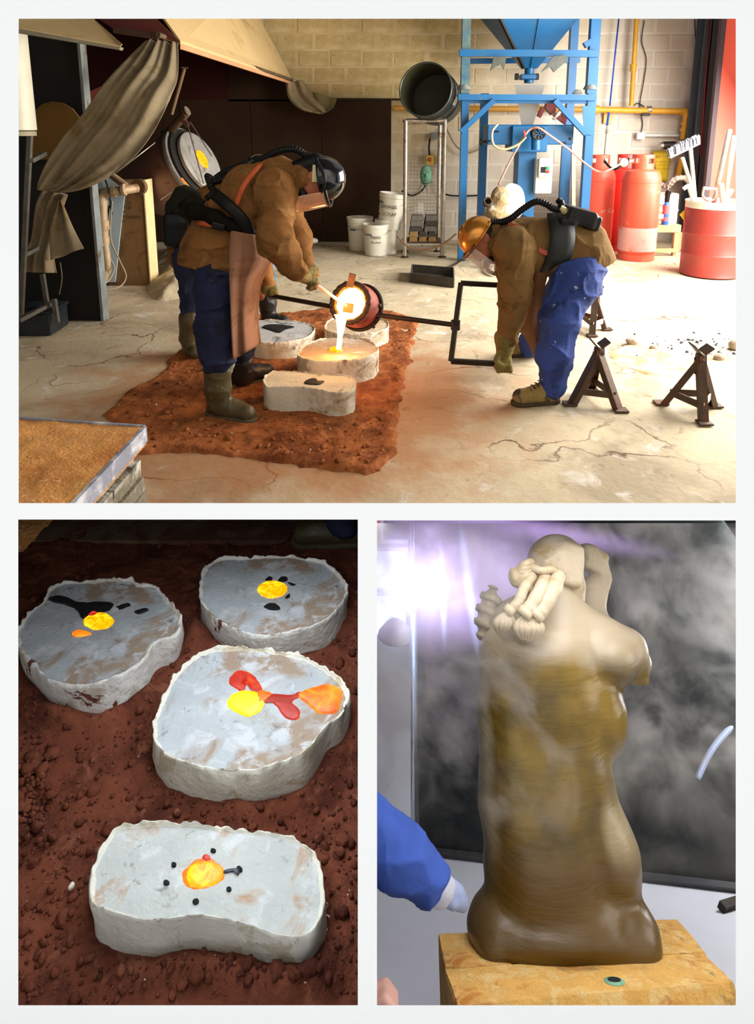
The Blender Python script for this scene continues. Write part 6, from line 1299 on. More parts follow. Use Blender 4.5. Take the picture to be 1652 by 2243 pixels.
    # apron
    A = spline([P(1122, 600, Y-.02), P(1125, 660, Y+.05), P(1122, 715, Y+.1), P(1150, 735, Y+.15), P(1172, 782, Y+.1)], 6); B = spline([P(1205, 590, Y-.12), P(1190, 660, Y-.08), P(1194, 700, Y-.02), P(1190, 740, Y), P(1186, 760, Y+.02)], 6)
    sheet('apron', [[a.lerp(b, w)+AX*(.03*sin(w*7+i*.1)) for w in np.linspace(0, 1, 22)] for i, (a, b) in enumerate(zip(A, B))], .006, mat('dark_leather_apron', srgb(112, 74, 44), .9, 0, .15, 5, .3), t)
    # belt, pack, straps, hose
    bb = mat('black_webbing_belt', srgb(30, 34, 36), .55, 0, .2, 14, .15, 60)
    rows = []
    for i, (x, y, r_) in enumerate(((1222, 470, .0), (1232, 500, 0), (1232, 535, 0), (1222, 570, 0), (1208, 598, 0))):
        yy = [Y-.03, Y-.155, Y-.195, Y-.175, Y-.10][i]; rows.append([P(x-28+j*18+(i == 0)*4, y-j*1.2+4*(i == 4)*j*-1, yy-.006*sin(j*1.3)) for j in range(4)])
    rr = []
    for j in range(4): rr.append(spline([rows[i][j] for i in range(5)], 6))
    sheet('waist_belt', [[rr[j][i] for j in range(4)] for i in range(len(rr[0]))], .022, bb, t)
    skin('air_filter_pack', [bx_(Q(1264, 472, Y-.03), (.085, .12, .048), Matrix.Rotation(radians(14), 3, 'Y'), .015), bx_(Q(1290, 484, Y-.05), (.05, .09, .045), Matrix.Rotation(radians(14), 3, 'Y'), .015), bx_(Q(1240, 488, Y-.1), (.05, .06, .04), None, .02)], .007, black_plastic, t, .02)
    MB().tube([P(1226, 455, Y-.08), P(1240, 464, Y-.08)], .022, 12).build('hose_coupling', mat('cream_coupling', srgb(210, 200, 150), .5), t)
    MB().tube([P(1250, 456, Y-.1), P(1256, 460, Y-.1)], .012, 8).build('yellow_clip', mat('yellow_switch', (0, 0, 0)), t)
    lines_hose('breathing_hose', [P(1076, 486, Y-.06), P(1098, 486, Y-.06), P(1120, 478, Y-.06), P(1148, 456, Y-.06), P(1174, 442, Y-.06), P(1196, 447, Y-.07), P(1212, 457, Y-.08), P(1226, 458, Y-.08), P(1230, 446, Y-.06), P(1222, 438, Y-.04)], .020, t)
    strap('orange_strap', [P(1112, 492, Y-.08), P(1138, 500, Y-.16), P(1160, 522, Y-.185), P(1178, 546, Y-.185), P(1204, 556, Y-.19)], .03, mat('faded_red_webbing', srgb(186, 88, 62), .8, 0, .1, 20, .2, 200), t, -AX)
    hc = c+R@Vector((.0, 0, .035))
    shell_dome('helmet_shell', hc, R, (.128, .115, .115), gold, t, -.12)
    MB().tube([hc+R@Vector((.130*cos(a), .117*sin(a), -.014)) for a in np.linspace(0, 2*pi, 49)[:-1]], .007, 8, closed=True).build('helmet_rim', gold, t)
    MB().bar(hc+R@Vector((.02, -.122, .02)), hc+R@Vector((.03, -.125, -.06)), .03, .012, R@Vector((0, 1, 0))).build('visor_hinge_arm', gold, t)
    MB().bar(hc+R@Vector((.03, -.125, -.05)), hc+R@Vector((.0, -.115, -.16)), .02, .01, R@Vector((0, 1, 0))).build('side_arm', black_plastic, t)
    MB().lathe([(0, .014), (.02, .012), (.022, 0)], hc+R@Vector((.0, -.118, .01)), (R@Matrix.Rotation(pi/2, 3, 'X')), 16).build('hinge_knob', gold, t)
    MB().bar(hc+R@Vector((-.07, -.10, -.02)), hc+R@Vector((-.02, -.112, -.035)), .005, .026, R@Vector((0, 0, 1))).build('headband', mat('cream_headband', (0, 0, 0)), t)
    MB().tube([hc+R@Vector((.152*cos(a), .125*sin(a), -.01)) for a in np.linspace(-1.1, 1.1, 22)], .012, 8).build('visor_frame', mat('bronze_visor_frame', srgb(110, 70, 44), .4, .3), t)
    visor('visor', hc, R, .15, -.01, -.20, -1.0, 1.0, visor_m, t, .012)
    skin('face_seal', [cap_(tuple(c+R@Vector((-.03, -.08, -.06))), tuple(c+R@Vector((.05, -.07, -.11))), .022, .025), cap_(tuple(c+R@Vector((.05, -.07, -.11))), tuple(c+R@Vector((.08, .04, -.11))), .02, .02)], .006, black_rubber, t, .02)
    skin('collar', [cap_(Q(1086, 492, Y-.04), Q(1082, 540, Y-.1), .026, .028), cap_(Q(1082, 540, Y-.1), Q(1080, 570, Y), .028, .025), cap_(Q(1086, 492, Y-.04), Q(1088, 495, Y+.08), .026, .026)], .007, suede2, t, .04)
    # gloves gripping the square frame
    gl = [cap_(Q(1107, 742, Y-.12), Q(1106, 768, Y-.12), .068, .05), ell(Q(1104, 790, Y-.12), (.05, .05, .056))]
    for k in range(4):
        x = 1090+k*9; gl += chain([Q(x, 794, Y-.15), Q(x-1, 803, Y-.175), Q(x+2, 811, Y-.14), Q(x+3, 808, Y-.10)], [.0165, .016, .015, .013])
    gl += chain([Q(1092, 776, Y-.15), Q(1088, 790, Y-.18), Q(1096, 802, Y-.18)], [.018, .016, .014])
    skin('glove', gl, .005, glove_m, t, .014, folds(.004, 20, 20, 20))
    g2 = [cap_(Q(1118, 625, Y+.2), Q(1108, 630, Y+.18), .05, .045), ell(Q(1102, 630, Y+.17), (.04, .045, .04))]
    for k in range(4): g2 += chain([Q(1102, 616+k*6, Y+.13), Q(1096, 618+k*6, Y+.11), Q(1094, 624+k*6, Y+.16)], [.015, .014, .012])
    g2 += chain([Q(1108, 618, Y+.12), Q(1098, 614, Y+.12)], [.016, .014]); skin('glove', g2, .006, glove_m, t, .014)
worker_right()
# ================================================================ lower left opening: casting bay seen from above
dark_sand = mat('damp_red_sand', srgb(112, 62, 44), .95, 0, .2, 9, .8, 60, [(srgb(80, 42, 32), .54, 5.), (srgb(132, 80, 60), .62, 14.)], spec=.1)
cool_top = mat('blue_grey_plaster_top', srgb(176, 182, 184), .75, 0, .10, 9, .4, 90, [(srgb(156, 136, 116), .53, 6.), (srgb(196, 200, 202), .57, 16.), (srgb(96, 98, 102), .655, 22.)])
pale_top = mat('pale_scratched_plaster_top', srgb(190, 194, 188), .75, 0, .10, 9, .4, 90, [(srgb(180, 144, 114), .585, 9.), (srgb(206, 210, 208), .58, 16.), (srgb(120, 116, 106), .665, 24.)])
cool_side = mat('cool_white_plaster_side', srgb(222, 220, 212), .75, 0, .08, 8, .6, 40, [(srgb(205, 196, 178), .58, 9.), (srgb(104, 56, 40), .635, 11.)], soft=.015)
clean_side = mat('clean_white_plaster_side', srgb(222, 218, 202), .75, 0, .08, 8, .6, 40, [(srgb(200, 190, 164), .58, 9.), (srgb(104, 56, 40), .72, 11.)], soft=.015)
_mo = []
MZ = .10
m1 = [(40, 1386), (58, 1345), (95, 1315), (125, 1280), (205, 1273), (285, 1270), (305, 1280), (345, 1283), (370, 1320), (396, 1352), (388, 1392), (340, 1412), (318, 1450), (270, 1482), (215, 1502), (160, 1503), (100, 1488), (60, 1450), (42, 1415)]
m2 = [(436, 1295), (448, 1255), (475, 1228), (530, 1222), (600, 1220), (660, 1222), (710, 1235), (745, 1262), (762, 1292), (750, 1325), (715, 1360), (670, 1378), (610, 1393), (560, 1396), (505, 1380), (462, 1350), (438, 1322)]
m3 = [(372, 1495), (400, 1458), (450, 1430), (520, 1424), (580, 1428), (650, 1440), (715, 1470), (762, 1520), (752, 1568), (715, 1598), (680, 1648), (640, 1668), (560, 1690), (480, 1690), (420, 1680), (362, 1658), (340, 1610), (345, 1550)]
m4 = [(235, 1845), (265, 1818), (340, 1808), (430, 1812), (520, 1820), (610, 1828), (665, 1848), (705, 1890), (716, 1945), (712, 1995), (675, 2050), (620, 2055), (560, 2036), (500, 2018), (430, 2008), (340, 2018), (270, 2008), (205, 1990), (194, 1960), (200, 1905)]
def pj(p, z): q = G(p[0], p[1], z); return (q.x, q.y)
fo = [[pj(p, MZ) for p in m] for m in (m1, m2, m3, m4)]
def bay_h(X, Y):
    h = .03*fbm(X*4, Y*4, X*0+1, 3)+.016*np.abs(fbm(X*12, Y*12, X*0+2, 4))+.008*np.abs(fbm(X*32, Y*32, X*0+5, 3))
    for f in fo:
        sd = poly_sd(X, Y, f); h = h+.026*np.exp(-((sd-.03)/.035)**2)*(1+.9*vnoise(X*9, Y*9, X*0)) - .05*np.clip(-sd/.03-.4, 0, 1)
    return h-.012*np.clip((Y-2.38)/.08, 0, 1)*0+.004
hf = heightfield('damp_red_sand', -1.75, -.03, .86, 2.5, .009, bay_h, dark_sand)
tag(hf, 'dark red damp sand bed packed round four plaster moulds, seen from above', 'sand', kind='stuff')
o = struct(MB().box((-1.9, .55, -.3), (-.0, 2.66, -.06)).build('floor', dark_paint, smooth=False, at=(-1, 2, -.3)))
o = struct(MB().box((-1.9, 2.42, -.06), (-.0, 2.66, .012)).build('floor', mat('dim_concrete', srgb(120, 96, 78), .9, 0, .15, 4, .4, 30, srgb(96, 62, 46), .5, 5), smooth=False, at=(-1, 2.5, -.06)))
def pool(name, px, m, parent, th=.004, seed=0, lift=.002): return blob(name, px, MZ+lift, th, m, parent, seed)
mt, _ = mould('plaster_mould', 'left mould seen from above, with black splash and small orange spill', m1, MZ, 0, [cool_top, cool_side], 21, .008, .009)
pool('molten_pool', circ(217, 1361, 33, 19, 14), molten_yellow, mt, seed=1); pool('spilled_drop', [(158, 1386), (172, 1380), (190, 1384), (202, 1389), (186, 1392), (166, 1393)], molten_orange, mt)
pool('red_edge', [(192, 1350), (198, 1342), (208, 1340), (214, 1345), (206, 1352)], molten_red, mt)
pool('black_splash', [(106, 1310), (125, 1304), (145, 1308), (165, 1318), (190, 1320), (215, 1318), (245, 1320), (250, 1328), (242, 1338), (225, 1342), (205, 1344), (192, 1354), (178, 1352), (172, 1340), (160, 1330), (140, 1322), (118, 1318)], charred, mt, .003, 4)
for px in ([(248, 1330), (262, 1326), (280, 1320), (286, 1326), (268, 1334), (256, 1338)], [(296, 1338), (318, 1332), (324, 1336), (305, 1344)]): pool('black_fleck', px, charred, mt, .001)
mt, _ = mould('plaster_mould', 'round top right mould seen from above, cap shaped black spot below its pool', m2, MZ, 0, [cool_top, cool_side], 22, .008, .009)
pool('molten_pool', circ(597, 1291, 33, 19, 14), molten_yellow, mt, seed=2)
for px in ([(580, 1270), (590, 1262), (597, 1266), (592, 1274)], [(608, 1272), (616, 1262), (628, 1264), (630, 1272), (620, 1275)], [(578, 1330), (586, 1322), (604, 1322), (614, 1334), (598, 1337)], [(624, 1308), (634, 1300), (636, 1308), (628, 1312)], [(630, 1275), (648, 1280), (640, 1283)]): pool('black_fleck', px, charred, mt, .001)
mt, _ = mould('plaster_mould', 'biggest mould seen from above, with red and orange bronze spilled across it', m3, MZ, 0, [cool_top, clean_side], 23, .010, .009)
pool('spilled_bronze', [(566, 1530), (590, 1520), (640, 1522), (655, 1516), (672, 1520), (650, 1528), (640, 1538), (656, 1556), (654, 1572), (640, 1576), (622, 1568), (606, 1548), (590, 1536), (572, 1540)], molten_red, mt, .0035, 3)
pool('spilled_bronze', [(650, 1522), (668, 1512), (690, 1504), (720, 1500), (748, 1512), (744, 1545), (736, 1560), (712, 1561), (692, 1558), (680, 1545), (662, 1532)], molten_orange, mt, .0045, 4)
pool('spilled_bronze', [(502, 1494), (512, 1474), (530, 1468), (556, 1480), (572, 1502), (576, 1520), (560, 1526), (558, 1506), (545, 1492), (530, 1492), (536, 1508), (532, 1518), (520, 1510)], molten_red, mt, .003, 5)
pool('spilled_bronze', [(560, 1520), (578, 1514), (596, 1520), (586, 1532), (570, 1544), (560, 1548)], molten_orange, mt, .0055, 7)
pool('molten_pool', [(498, 1545), (505, 1525), (522, 1516), (545, 1513), (566, 1518), (580, 1528), (576, 1550), (562, 1562), (545, 1569), (530, 1565), (515, 1558)], glowmat('molten_bronze_bright', [(.3, (1, .62, .0)), (.5, (1, .88, .02)), (.7, (1, .97, .15))], 22, 1.2), mt, .006, 6)
mt, _ = mould('plaster_mould', 'lowest mould seen from above, oblong with five small vent holes', m4, MZ, 0, [pale_top, clean_side], 24, .006, .007)
pool('red_edge', [(400, 1916), (412, 1898), (436, 1882), (462, 1882), (486, 1898), (492, 1915), (486, 1932), (460, 1948), (425, 1950), (404, 1938)], molten_orange, mt, .003, 2)
pool('molten_pool', [(408, 1922), (412, 1905), (430, 1890), (458, 1888), (484, 1900), (488, 1918), (480, 1934), (458, 1944), (430, 1948), (412, 1938)], molten_yellow, mt, .006, 9)
for x, y in ((381, 1892), (365, 1932), (428, 1974), (502, 1946), (525, 1902), (468, 1862)): pool('vent_hole', circ(x, y, 6, 5, 8), mat('deep_black', (.004, .004, .004), .9, bump=0), mt, .0003, lift=.005)
pool('grey_spur', [(490, 1910), (505, 1904), (520, 1904), (525, 1910), (520, 1917), (512, 1910), (494, 1914)], mat('slate_metal', srgb(64, 68, 78), .5, .3), mt, .004, 3)
pool('red_edge', [(444, 1880), (450, 1874), (458, 1876), (462, 1884), (452, 1886)], molten_red, mt, .004)
plf = mat('plaster_thread', srgb(222, 216, 196), .8)
MB().tube(spline([G(708, 1975, .09), G(718, 1982, .05), G(710, 2000, .03), G(722, 2010, .03), G(722, 2035, .025), G(708, 2060, .02)], 6), .0015, 5).build('plaster_string', plf, mt); MB().lathe([(0, -.004), (.011, -.003), (.012, .002), (0, .005)], G(724, 2040, .03), None, 8).build('plaster_drop', plf, mt)
def in_bay(rr):
    while True:
        p = G(rr.uniform(42, 784), rr.uniform(1190, 2200)); 
        if all(float(poly_sd(np.array([p.x]), np.array([p.y]), f)[0]) > .012 for f in fo): break
    q = float(bay_h(np.array([p.x]), np.array([p.y]))[0]); p.z = q+.001; return p, (.35+1.6*rr.random()**5)
stones('sand_clods', 'crumbled clods of damp red sand around the moulds', 1500, in_bay, .004, .013, dark_sand, 'stuff', 6)
stones('sand_clods', 'heaped coarse sand clods at the left edge of the casting bay', 160, lambda rr: (G(rr.gauss(62, 22), rr.gauss(1740, 60), .02), (.5+rr.random()**3)), .006, .016, dark_sand, 'stuff', 8)
def in_bay2(rr):
    p, s_ = in_bay(rr); return p, s_*.6
stones('plaster_specks', 'tiny white plaster specks sprinkled on the red sand', 260, in_bay2, .001, .0026, mat('white_speck', srgb(214, 200, 180), .8, bump=0), 'stuff', 9)
for i, (x, y, r) in enumerate(((749, 1840, .017), (744, 1866, .013), (636, 2190, .014))):
    q = G(x, y, .025); o = skin('clod', [ell(q, (r, r*.9, r*.7))], r*.16, dark_sand, None, .01, disp=lambda a, b, c_: .2*r*fbm(a*60, b*60, c_*60, 2)); tag(o, ['largest round clod right of the oblong mould', 'second clod just below the largest one', 'clod near the bottom edge of the bay'][i], 'clod')
for i, px in enumerate(([(150, 1945), (158, 1932), (162, 1936), (155, 1946)], [(140, 1575), (155, 1570), (154, 1577), (145, 1579)])):
    o = blob('plaster_flake', px, .025, .003, plf, None); tag(o, ['pale plaster flake left of the oblong mould', 'pale plaster flake in front of the left mould'][i], 'flake')
# boot at the top right of the bay
t = thing('boot', 'muddy boot under a dark blue trouser hem at the top right of the bay', 'boot', G(710, 1200)); h_ = G(780, 1172, .05); T_ = G(668, 1168, .045); h_.y += .02
skin('upper', [cap_(tuple(h_+Vector((.05, .02, 0))), tuple(T_), .055, .05)], .006, boot_m, t, .03, folds(.004, 16, 16, 16), cut=lambda x, y, z: np.maximum(.012-z, x+.045))
skin('sole', [cap_(tuple(h_+Vector((.05, .02, -.04))), tuple(T_+Vector((0, 0, -.035))), .058, .055)], .006, mat('boot_sole', (0, 0, 0)), t, .02, cut=lambda x, y, z: np.maximum(np.abs(z-.012)-.012, x+.045))
skin('trouser_hem', [cap_(tuple(G(745, 1150, .09)), tuple(G(760, 1158, .08)), .045, .04), cap_(tuple(G(745, 1150, .09)), tuple(G(700, 1142, .07)), .035, .02)], .006, mat('dark_navy', (0, 0, 0)), t, .03, folds(.004, 16, 16, 16), cut=lambda x, y, z: x+.045)
# ================================================================ lower right opening: wax figure on firebricks in smoke
def B(px, py, y): return S(*SP(px, py, y))
YS = 1.9; ZB = SP(1230, 2062, YS)[2]; ms = YS/ray(1230, 1700).dot(SF)/F
RS = Matrix((SN, SF, SU)).transposed()
zf = ZB-.16
floor_w = mat('pale_bench_top', srgb(222, 224, 230), .6, 0, .05, 3, .05, 20)
struct(MB().prism([S(-1.3, 1.25, zf), S(1.6, 1.25, zf), S(1.6, 3.9, zf), S(-1.3, 3.9, zf)], SU*-.03).build('floor', floor_w, smooth=False))
clip_top(struct(MB().prism([S(-1.4, 3.6, zf), S(1.8, 3.6, zf), S(1.8, 3.6, .6), S(-1.4, 3.6, .6)], SF*.03).build('wall_back', mat('pale_grey_wall', srgb(176, 176, 182), .9, 0, .08, 2, .1, 12, srgb(140, 138, 140), .6, 3), smooth=False)))
clip_top(struct(MB().prism([S(1.6, 1.25, zf), S(1.6, 3.9, zf), S(1.6, 3.9, .6), S(1.6, 1.25, .6)], SN*.03).build('wall_right', dark_paint, smooth=False)))
# dark polished sheet behind
ps = thing('dark_screen', 'tall dark smoke stained steel screen behind the wax figure', 'screen', S(*SG(1260, 1910, zf)))
a, b = Vector(SG(913, 1868, zf)), Vector(SG(2100, 2010, zf))
dsm = mat('smoky_dark_screen', srgb(26, 34, 32), .5, .1, .5, 3.5, .05, 12, [(srgb(70, 72, 68), .62, 4.), (srgb(18, 26, 26), .56, 2.)], soft=.12)
clip_top(MB().prism([S(*a), S(*b), S(b.x, b.y, .55), S(a.x, a.y, .55)], SF*.02).build('sheet', dsm, ps, smooth=False))
clip_top(MB().bar(S(a.x, a.y-.01, zf), S(a.x, a.y-.01, .5), .02, .02).build('edge_strip', mat('screen_edge', srgb(80, 82, 84), .4, .5), ps, smooth=False))
MB().bar(S(*a)+SU*.01-SF*.02, S(*b)+SU*.01-SF*.02, .02, .025).build('foot_rail', mat('screen_edge', (0, 0, 0)), ps, smooth=False)
# window and coloured things far left
wn = thing('bright_window', 'bright bluish daylight window at the upper left behind the flame', 'window', B(860, 1420, 3.5))
q = [B(814, 1400, 3.5), B(896, 1400, 3.5), B(896, 1200, 3.5), B(814, 1200, 3.5)]
MB().prism(q, SF*.02).build('pane', mat('daylit_pane', (.5, .6, .7), .4, emit=(.62, .82, 1.0), es=1.5, bump=0), wn, smooth=False)
for p_, q_ in ((q[0], q[1]), (q[1], q[2]), (q[2], q[3]), ((q[0]+q[3])/2, (q[1]+q[2])/2)): MB().bar(p_-SF*.02, q_-SF*.02, .03, .02).build('frame', mat('window_frame_white', srgb(210, 214, 220), .6), wn, smooth=False)
o = MB().prism([B(812, 1188, 3.4), B(834, 1188, 3.4), B(834, 1128, 3.4), B(812, 1128, 3.4)], SF*.05).build('red_box', mat('red_box', srgb(190, 60, 50), .6), smooth=False); tag(o, 'red box at the top left corner behind the flame', 'box')
o = MB().prism([B(840, 1180, 3.45), B(898, 1180, 3.45), B(898, 1128, 3.45), B(840, 1128, 3.45)], SF*.05).build('dark_cabinet', mat('dark_cabinet', srgb(60, 54, 62), .6), smooth=False); tag(o, 'dark grey cabinet beside the red box at the top left', 'cabinet')
sk = skin('white_bundle', [ell(B(866, 1378, 3.3), (.045, .05, .04)), ell(B(866, 1392, 3.3), (.08, .06, .022))], .014, mat('white_rag', (0, 0, 0)), None, .04); tag(sk, 'white bundle under the bright window', 'bundle')
o = MB().tube([B(905, 1870, 3.05), B(904, 1127, 3.05)], .008, 10).build('steel_post', mat('bright_post', srgb(220, 228, 240), .2, .8), smooth=True); tag(o, 'thin bright steel post at the left edge of the screen', 'post')
# firebricks
def firebrick(label, px, zt, hgt, m):
    top = [S(*SG(x, y, zt)) for x, y in px]; c = sum(top, Vector())/4; t = thing('fire_brick', label, 'brick', c-SU*hgt, 'yellow firebricks')
    n = 14; rows = []
    vs = []; fs = []
    ins = [(1, -hgt), (1, -.006), (.992, 0.0)]
    ring = []
    for i in range(4):
        for k in range(n): ring.append(top[i].lerp(top[(i+1) % 4], k/n))
    for f, dz in ins:
        for p in ring: vs.append(c+(p-c)*f+SU*dz+(SU*(.0015*float(vnoise(p.x*60, p.y*60, 2))) if dz > -.01 else Vector()))
    N_ = len(ring)
    for r in range(2):
        for i in range(N_): fs.append((r*N_+i, r*N_+(i+1) % N_, (r+1)*N_+(i+1) % N_, (r+1)*N_+i))
    fs.append(tuple(range(2*N_, 3*N_))); fs.append(tuple(range(N_-1, -1, -1)))
    link('block', vs, fs, m, t, False); return t
fb = mat('yellow_firebrick', srgb(226, 176, 92), .9, 0, .12, 22, .5, 160, [(srgb(234, 200, 130), .55, 30), (srgb(96, 84, 58), .66, 7.), (srgb(196, 128, 52), .6, 16)])
firebrick('rear yellow firebrick, under the back of the wax figure', [(960, 2047), (974, 2120), (1546, 2084), (1484, 2013)], ZB, .155, fb)
fbt = firebrick('front yellow firebrick, with a small dark hole in its top', [(973, 2122), (1002, 2204), (1608, 2150), (1541, 2087)], ZB, .155, fb)
cH = S(*SG(1346, 2149, ZB)); MB().lathe([(0, 0.002), (.013, .002), (.016, .001), (.019, 0.0)], cH, RS, 20).build('stain_ring', mat('green_stain', srgb(120, 170, 140), .8, 0, .3, 60), fbt)
MB().lathe([(0, .003), (.012, .0028), (.013, .001)], cH, RS@Matrix.Diagonal((1, .8, 1)), 20).build('hole', mat('deep_black', (0, 0, 0)), fbt)
# figure
def wax_mat(name, top_line, pale=True):
    m = bpy.data.materials.new(name); m.use_nodes = True; nt = m.node_tree; N = nt.nodes; L = nt.links; b = N['Principled BSDF']
    g = N.new('ShaderNodeNewGeometry'); d = N.new('ShaderNodeVectorMath'); d.operation = 'DOT_PRODUCT'; d.inputs[1].default_value = SU; L.new(g.outputs['Position'], d.inputs[0])
    dx = N.new('ShaderNodeVectorMath'); dx.operation = 'DOT_PRODUCT'; dx.inputs[1].default_value = SN; L.new(g.outputs['Position'], dx.inputs[0])
    nz = N.new('ShaderNodeTexNoise'); nz.inputs['Scale'].default_value = 4; nz.inputs['Detail'].default_value = 5; L.new(g.outputs['Position'], nz.inputs['Vector'])
    def mad(a, k, c): n = N.new('ShaderNodeMath'); n.operation = 'MULTIPLY_ADD'; L.new(a, n.inputs[0]); n.inputs[1].default_value = k; (L.new(c, n.inputs[2]) if not isinstance(c, (int, float)) else setattr(n.inputs[2], 'default_value', c)); return n.outputs[0]
    def rng(v, a, b_, x=0., y=1.): n = N.new('ShaderNodeMapRange'); n.inputs['From Min'].default_value = a; n.inputs['From Max'].default_value = b_; n.inputs['To Min'].default_value = x; n.inputs['To Max'].default_value = y; L.new(v, n.inputs['Value']); return n.outputs['Result']
    def mix(f, A, Bc): n = N.new('ShaderNodeMix'); n.data_type = 'RGBA'; L.new(f, n.inputs['Factor']); (L.new(A, n.inputs['A']) if not isinstance(A, tuple) else setattr(n.inputs['A'], 'default_value', (*A, 1))); n.inputs['B'].default_value = (*Bc, 1); return n.outputs['Result']
    z0 = CAM.dot(SU)
    n2 = N.new('ShaderNodeTexNoise'); n2.inputs['Scale'].default_value = 9; n2.inputs['Detail'].default_value = 6; L.new(g.outputs['Position'], n2.inputs['Vector'])
    c = mix(rng(n2.outputs['Fac'], .35, .7), srgb(66, 52, 6), srgb(124, 98, 14))
    zz = mad(nz.outputs['Fac'], .12, d.outputs['Value'])
    c = mix(rng(zz, z0+top_line-.03+.06, z0+top_line+.05+.06), c, srgb(188, 174, 148))
    if pale:
        xx = mad(nz.outputs['Fac'], .10, dx.outputs['Value']); xo = CAM.dot(SN)
        ml = N.new('ShaderNodeMath'); ml.operation = 'MULTIPLY'; L.new(rng(xx, xo+SP(1300, 1800, YS)[0]+.05, xo+SP(1325, 1800, YS)[0]+.05, 0, .85), ml.inputs[0]); L.new(rng(zz, z0+SP(1230, 1700, YS)[2]+.06, z0+SP(1230, 1760, YS)[2]+.06, 0, 1), ml.inputs[1])
        c = mix(ml.outputs[0], c, srgb(150, 136, 104))
        c = mix(rng(xx, xo+SP(1062, 1700, YS)[0]+.05, xo+SP(1078, 1700, YS)[0]+.05, .75, 0.), c, srgb(158, 146, 120))
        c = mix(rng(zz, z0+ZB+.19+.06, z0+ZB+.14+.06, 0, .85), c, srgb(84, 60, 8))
    L.new(c, b.inputs['Base Color']); b.inputs['Roughness'].default_value = .38; b.inputs['Subsurface Weight'].default_value = .1; b.inputs['Subsurface Radius'].default_value = (.03, .02, .008)
    b.inputs['Coat Weight'].default_value = .12; b.inputs['Coat Roughness'].default_value = .2
    w = N.new('ShaderNodeTexNoise'); w.inputs['Scale'].default_value = 26; w.inputs['Detail'].default_value = 5; mp = N.new('ShaderNodeMapping'); mp.inputs['Scale'].default_value = (.35, 1, 2.5); L.new(g.outputs['Position'], mp.inputs['Vector']); L.new(mp.outputs[0], w.inputs['Vector'])
    bp = N.new('ShaderNodeBump'); bp.inputs['Strength'].default_value = .3; bp.inputs['Distance'].default_value = .010; L.new(w.outputs['Fac'], bp.inputs['Height']); L.new(bp.outputs['Normal'], b.inputs['Normal']); return m
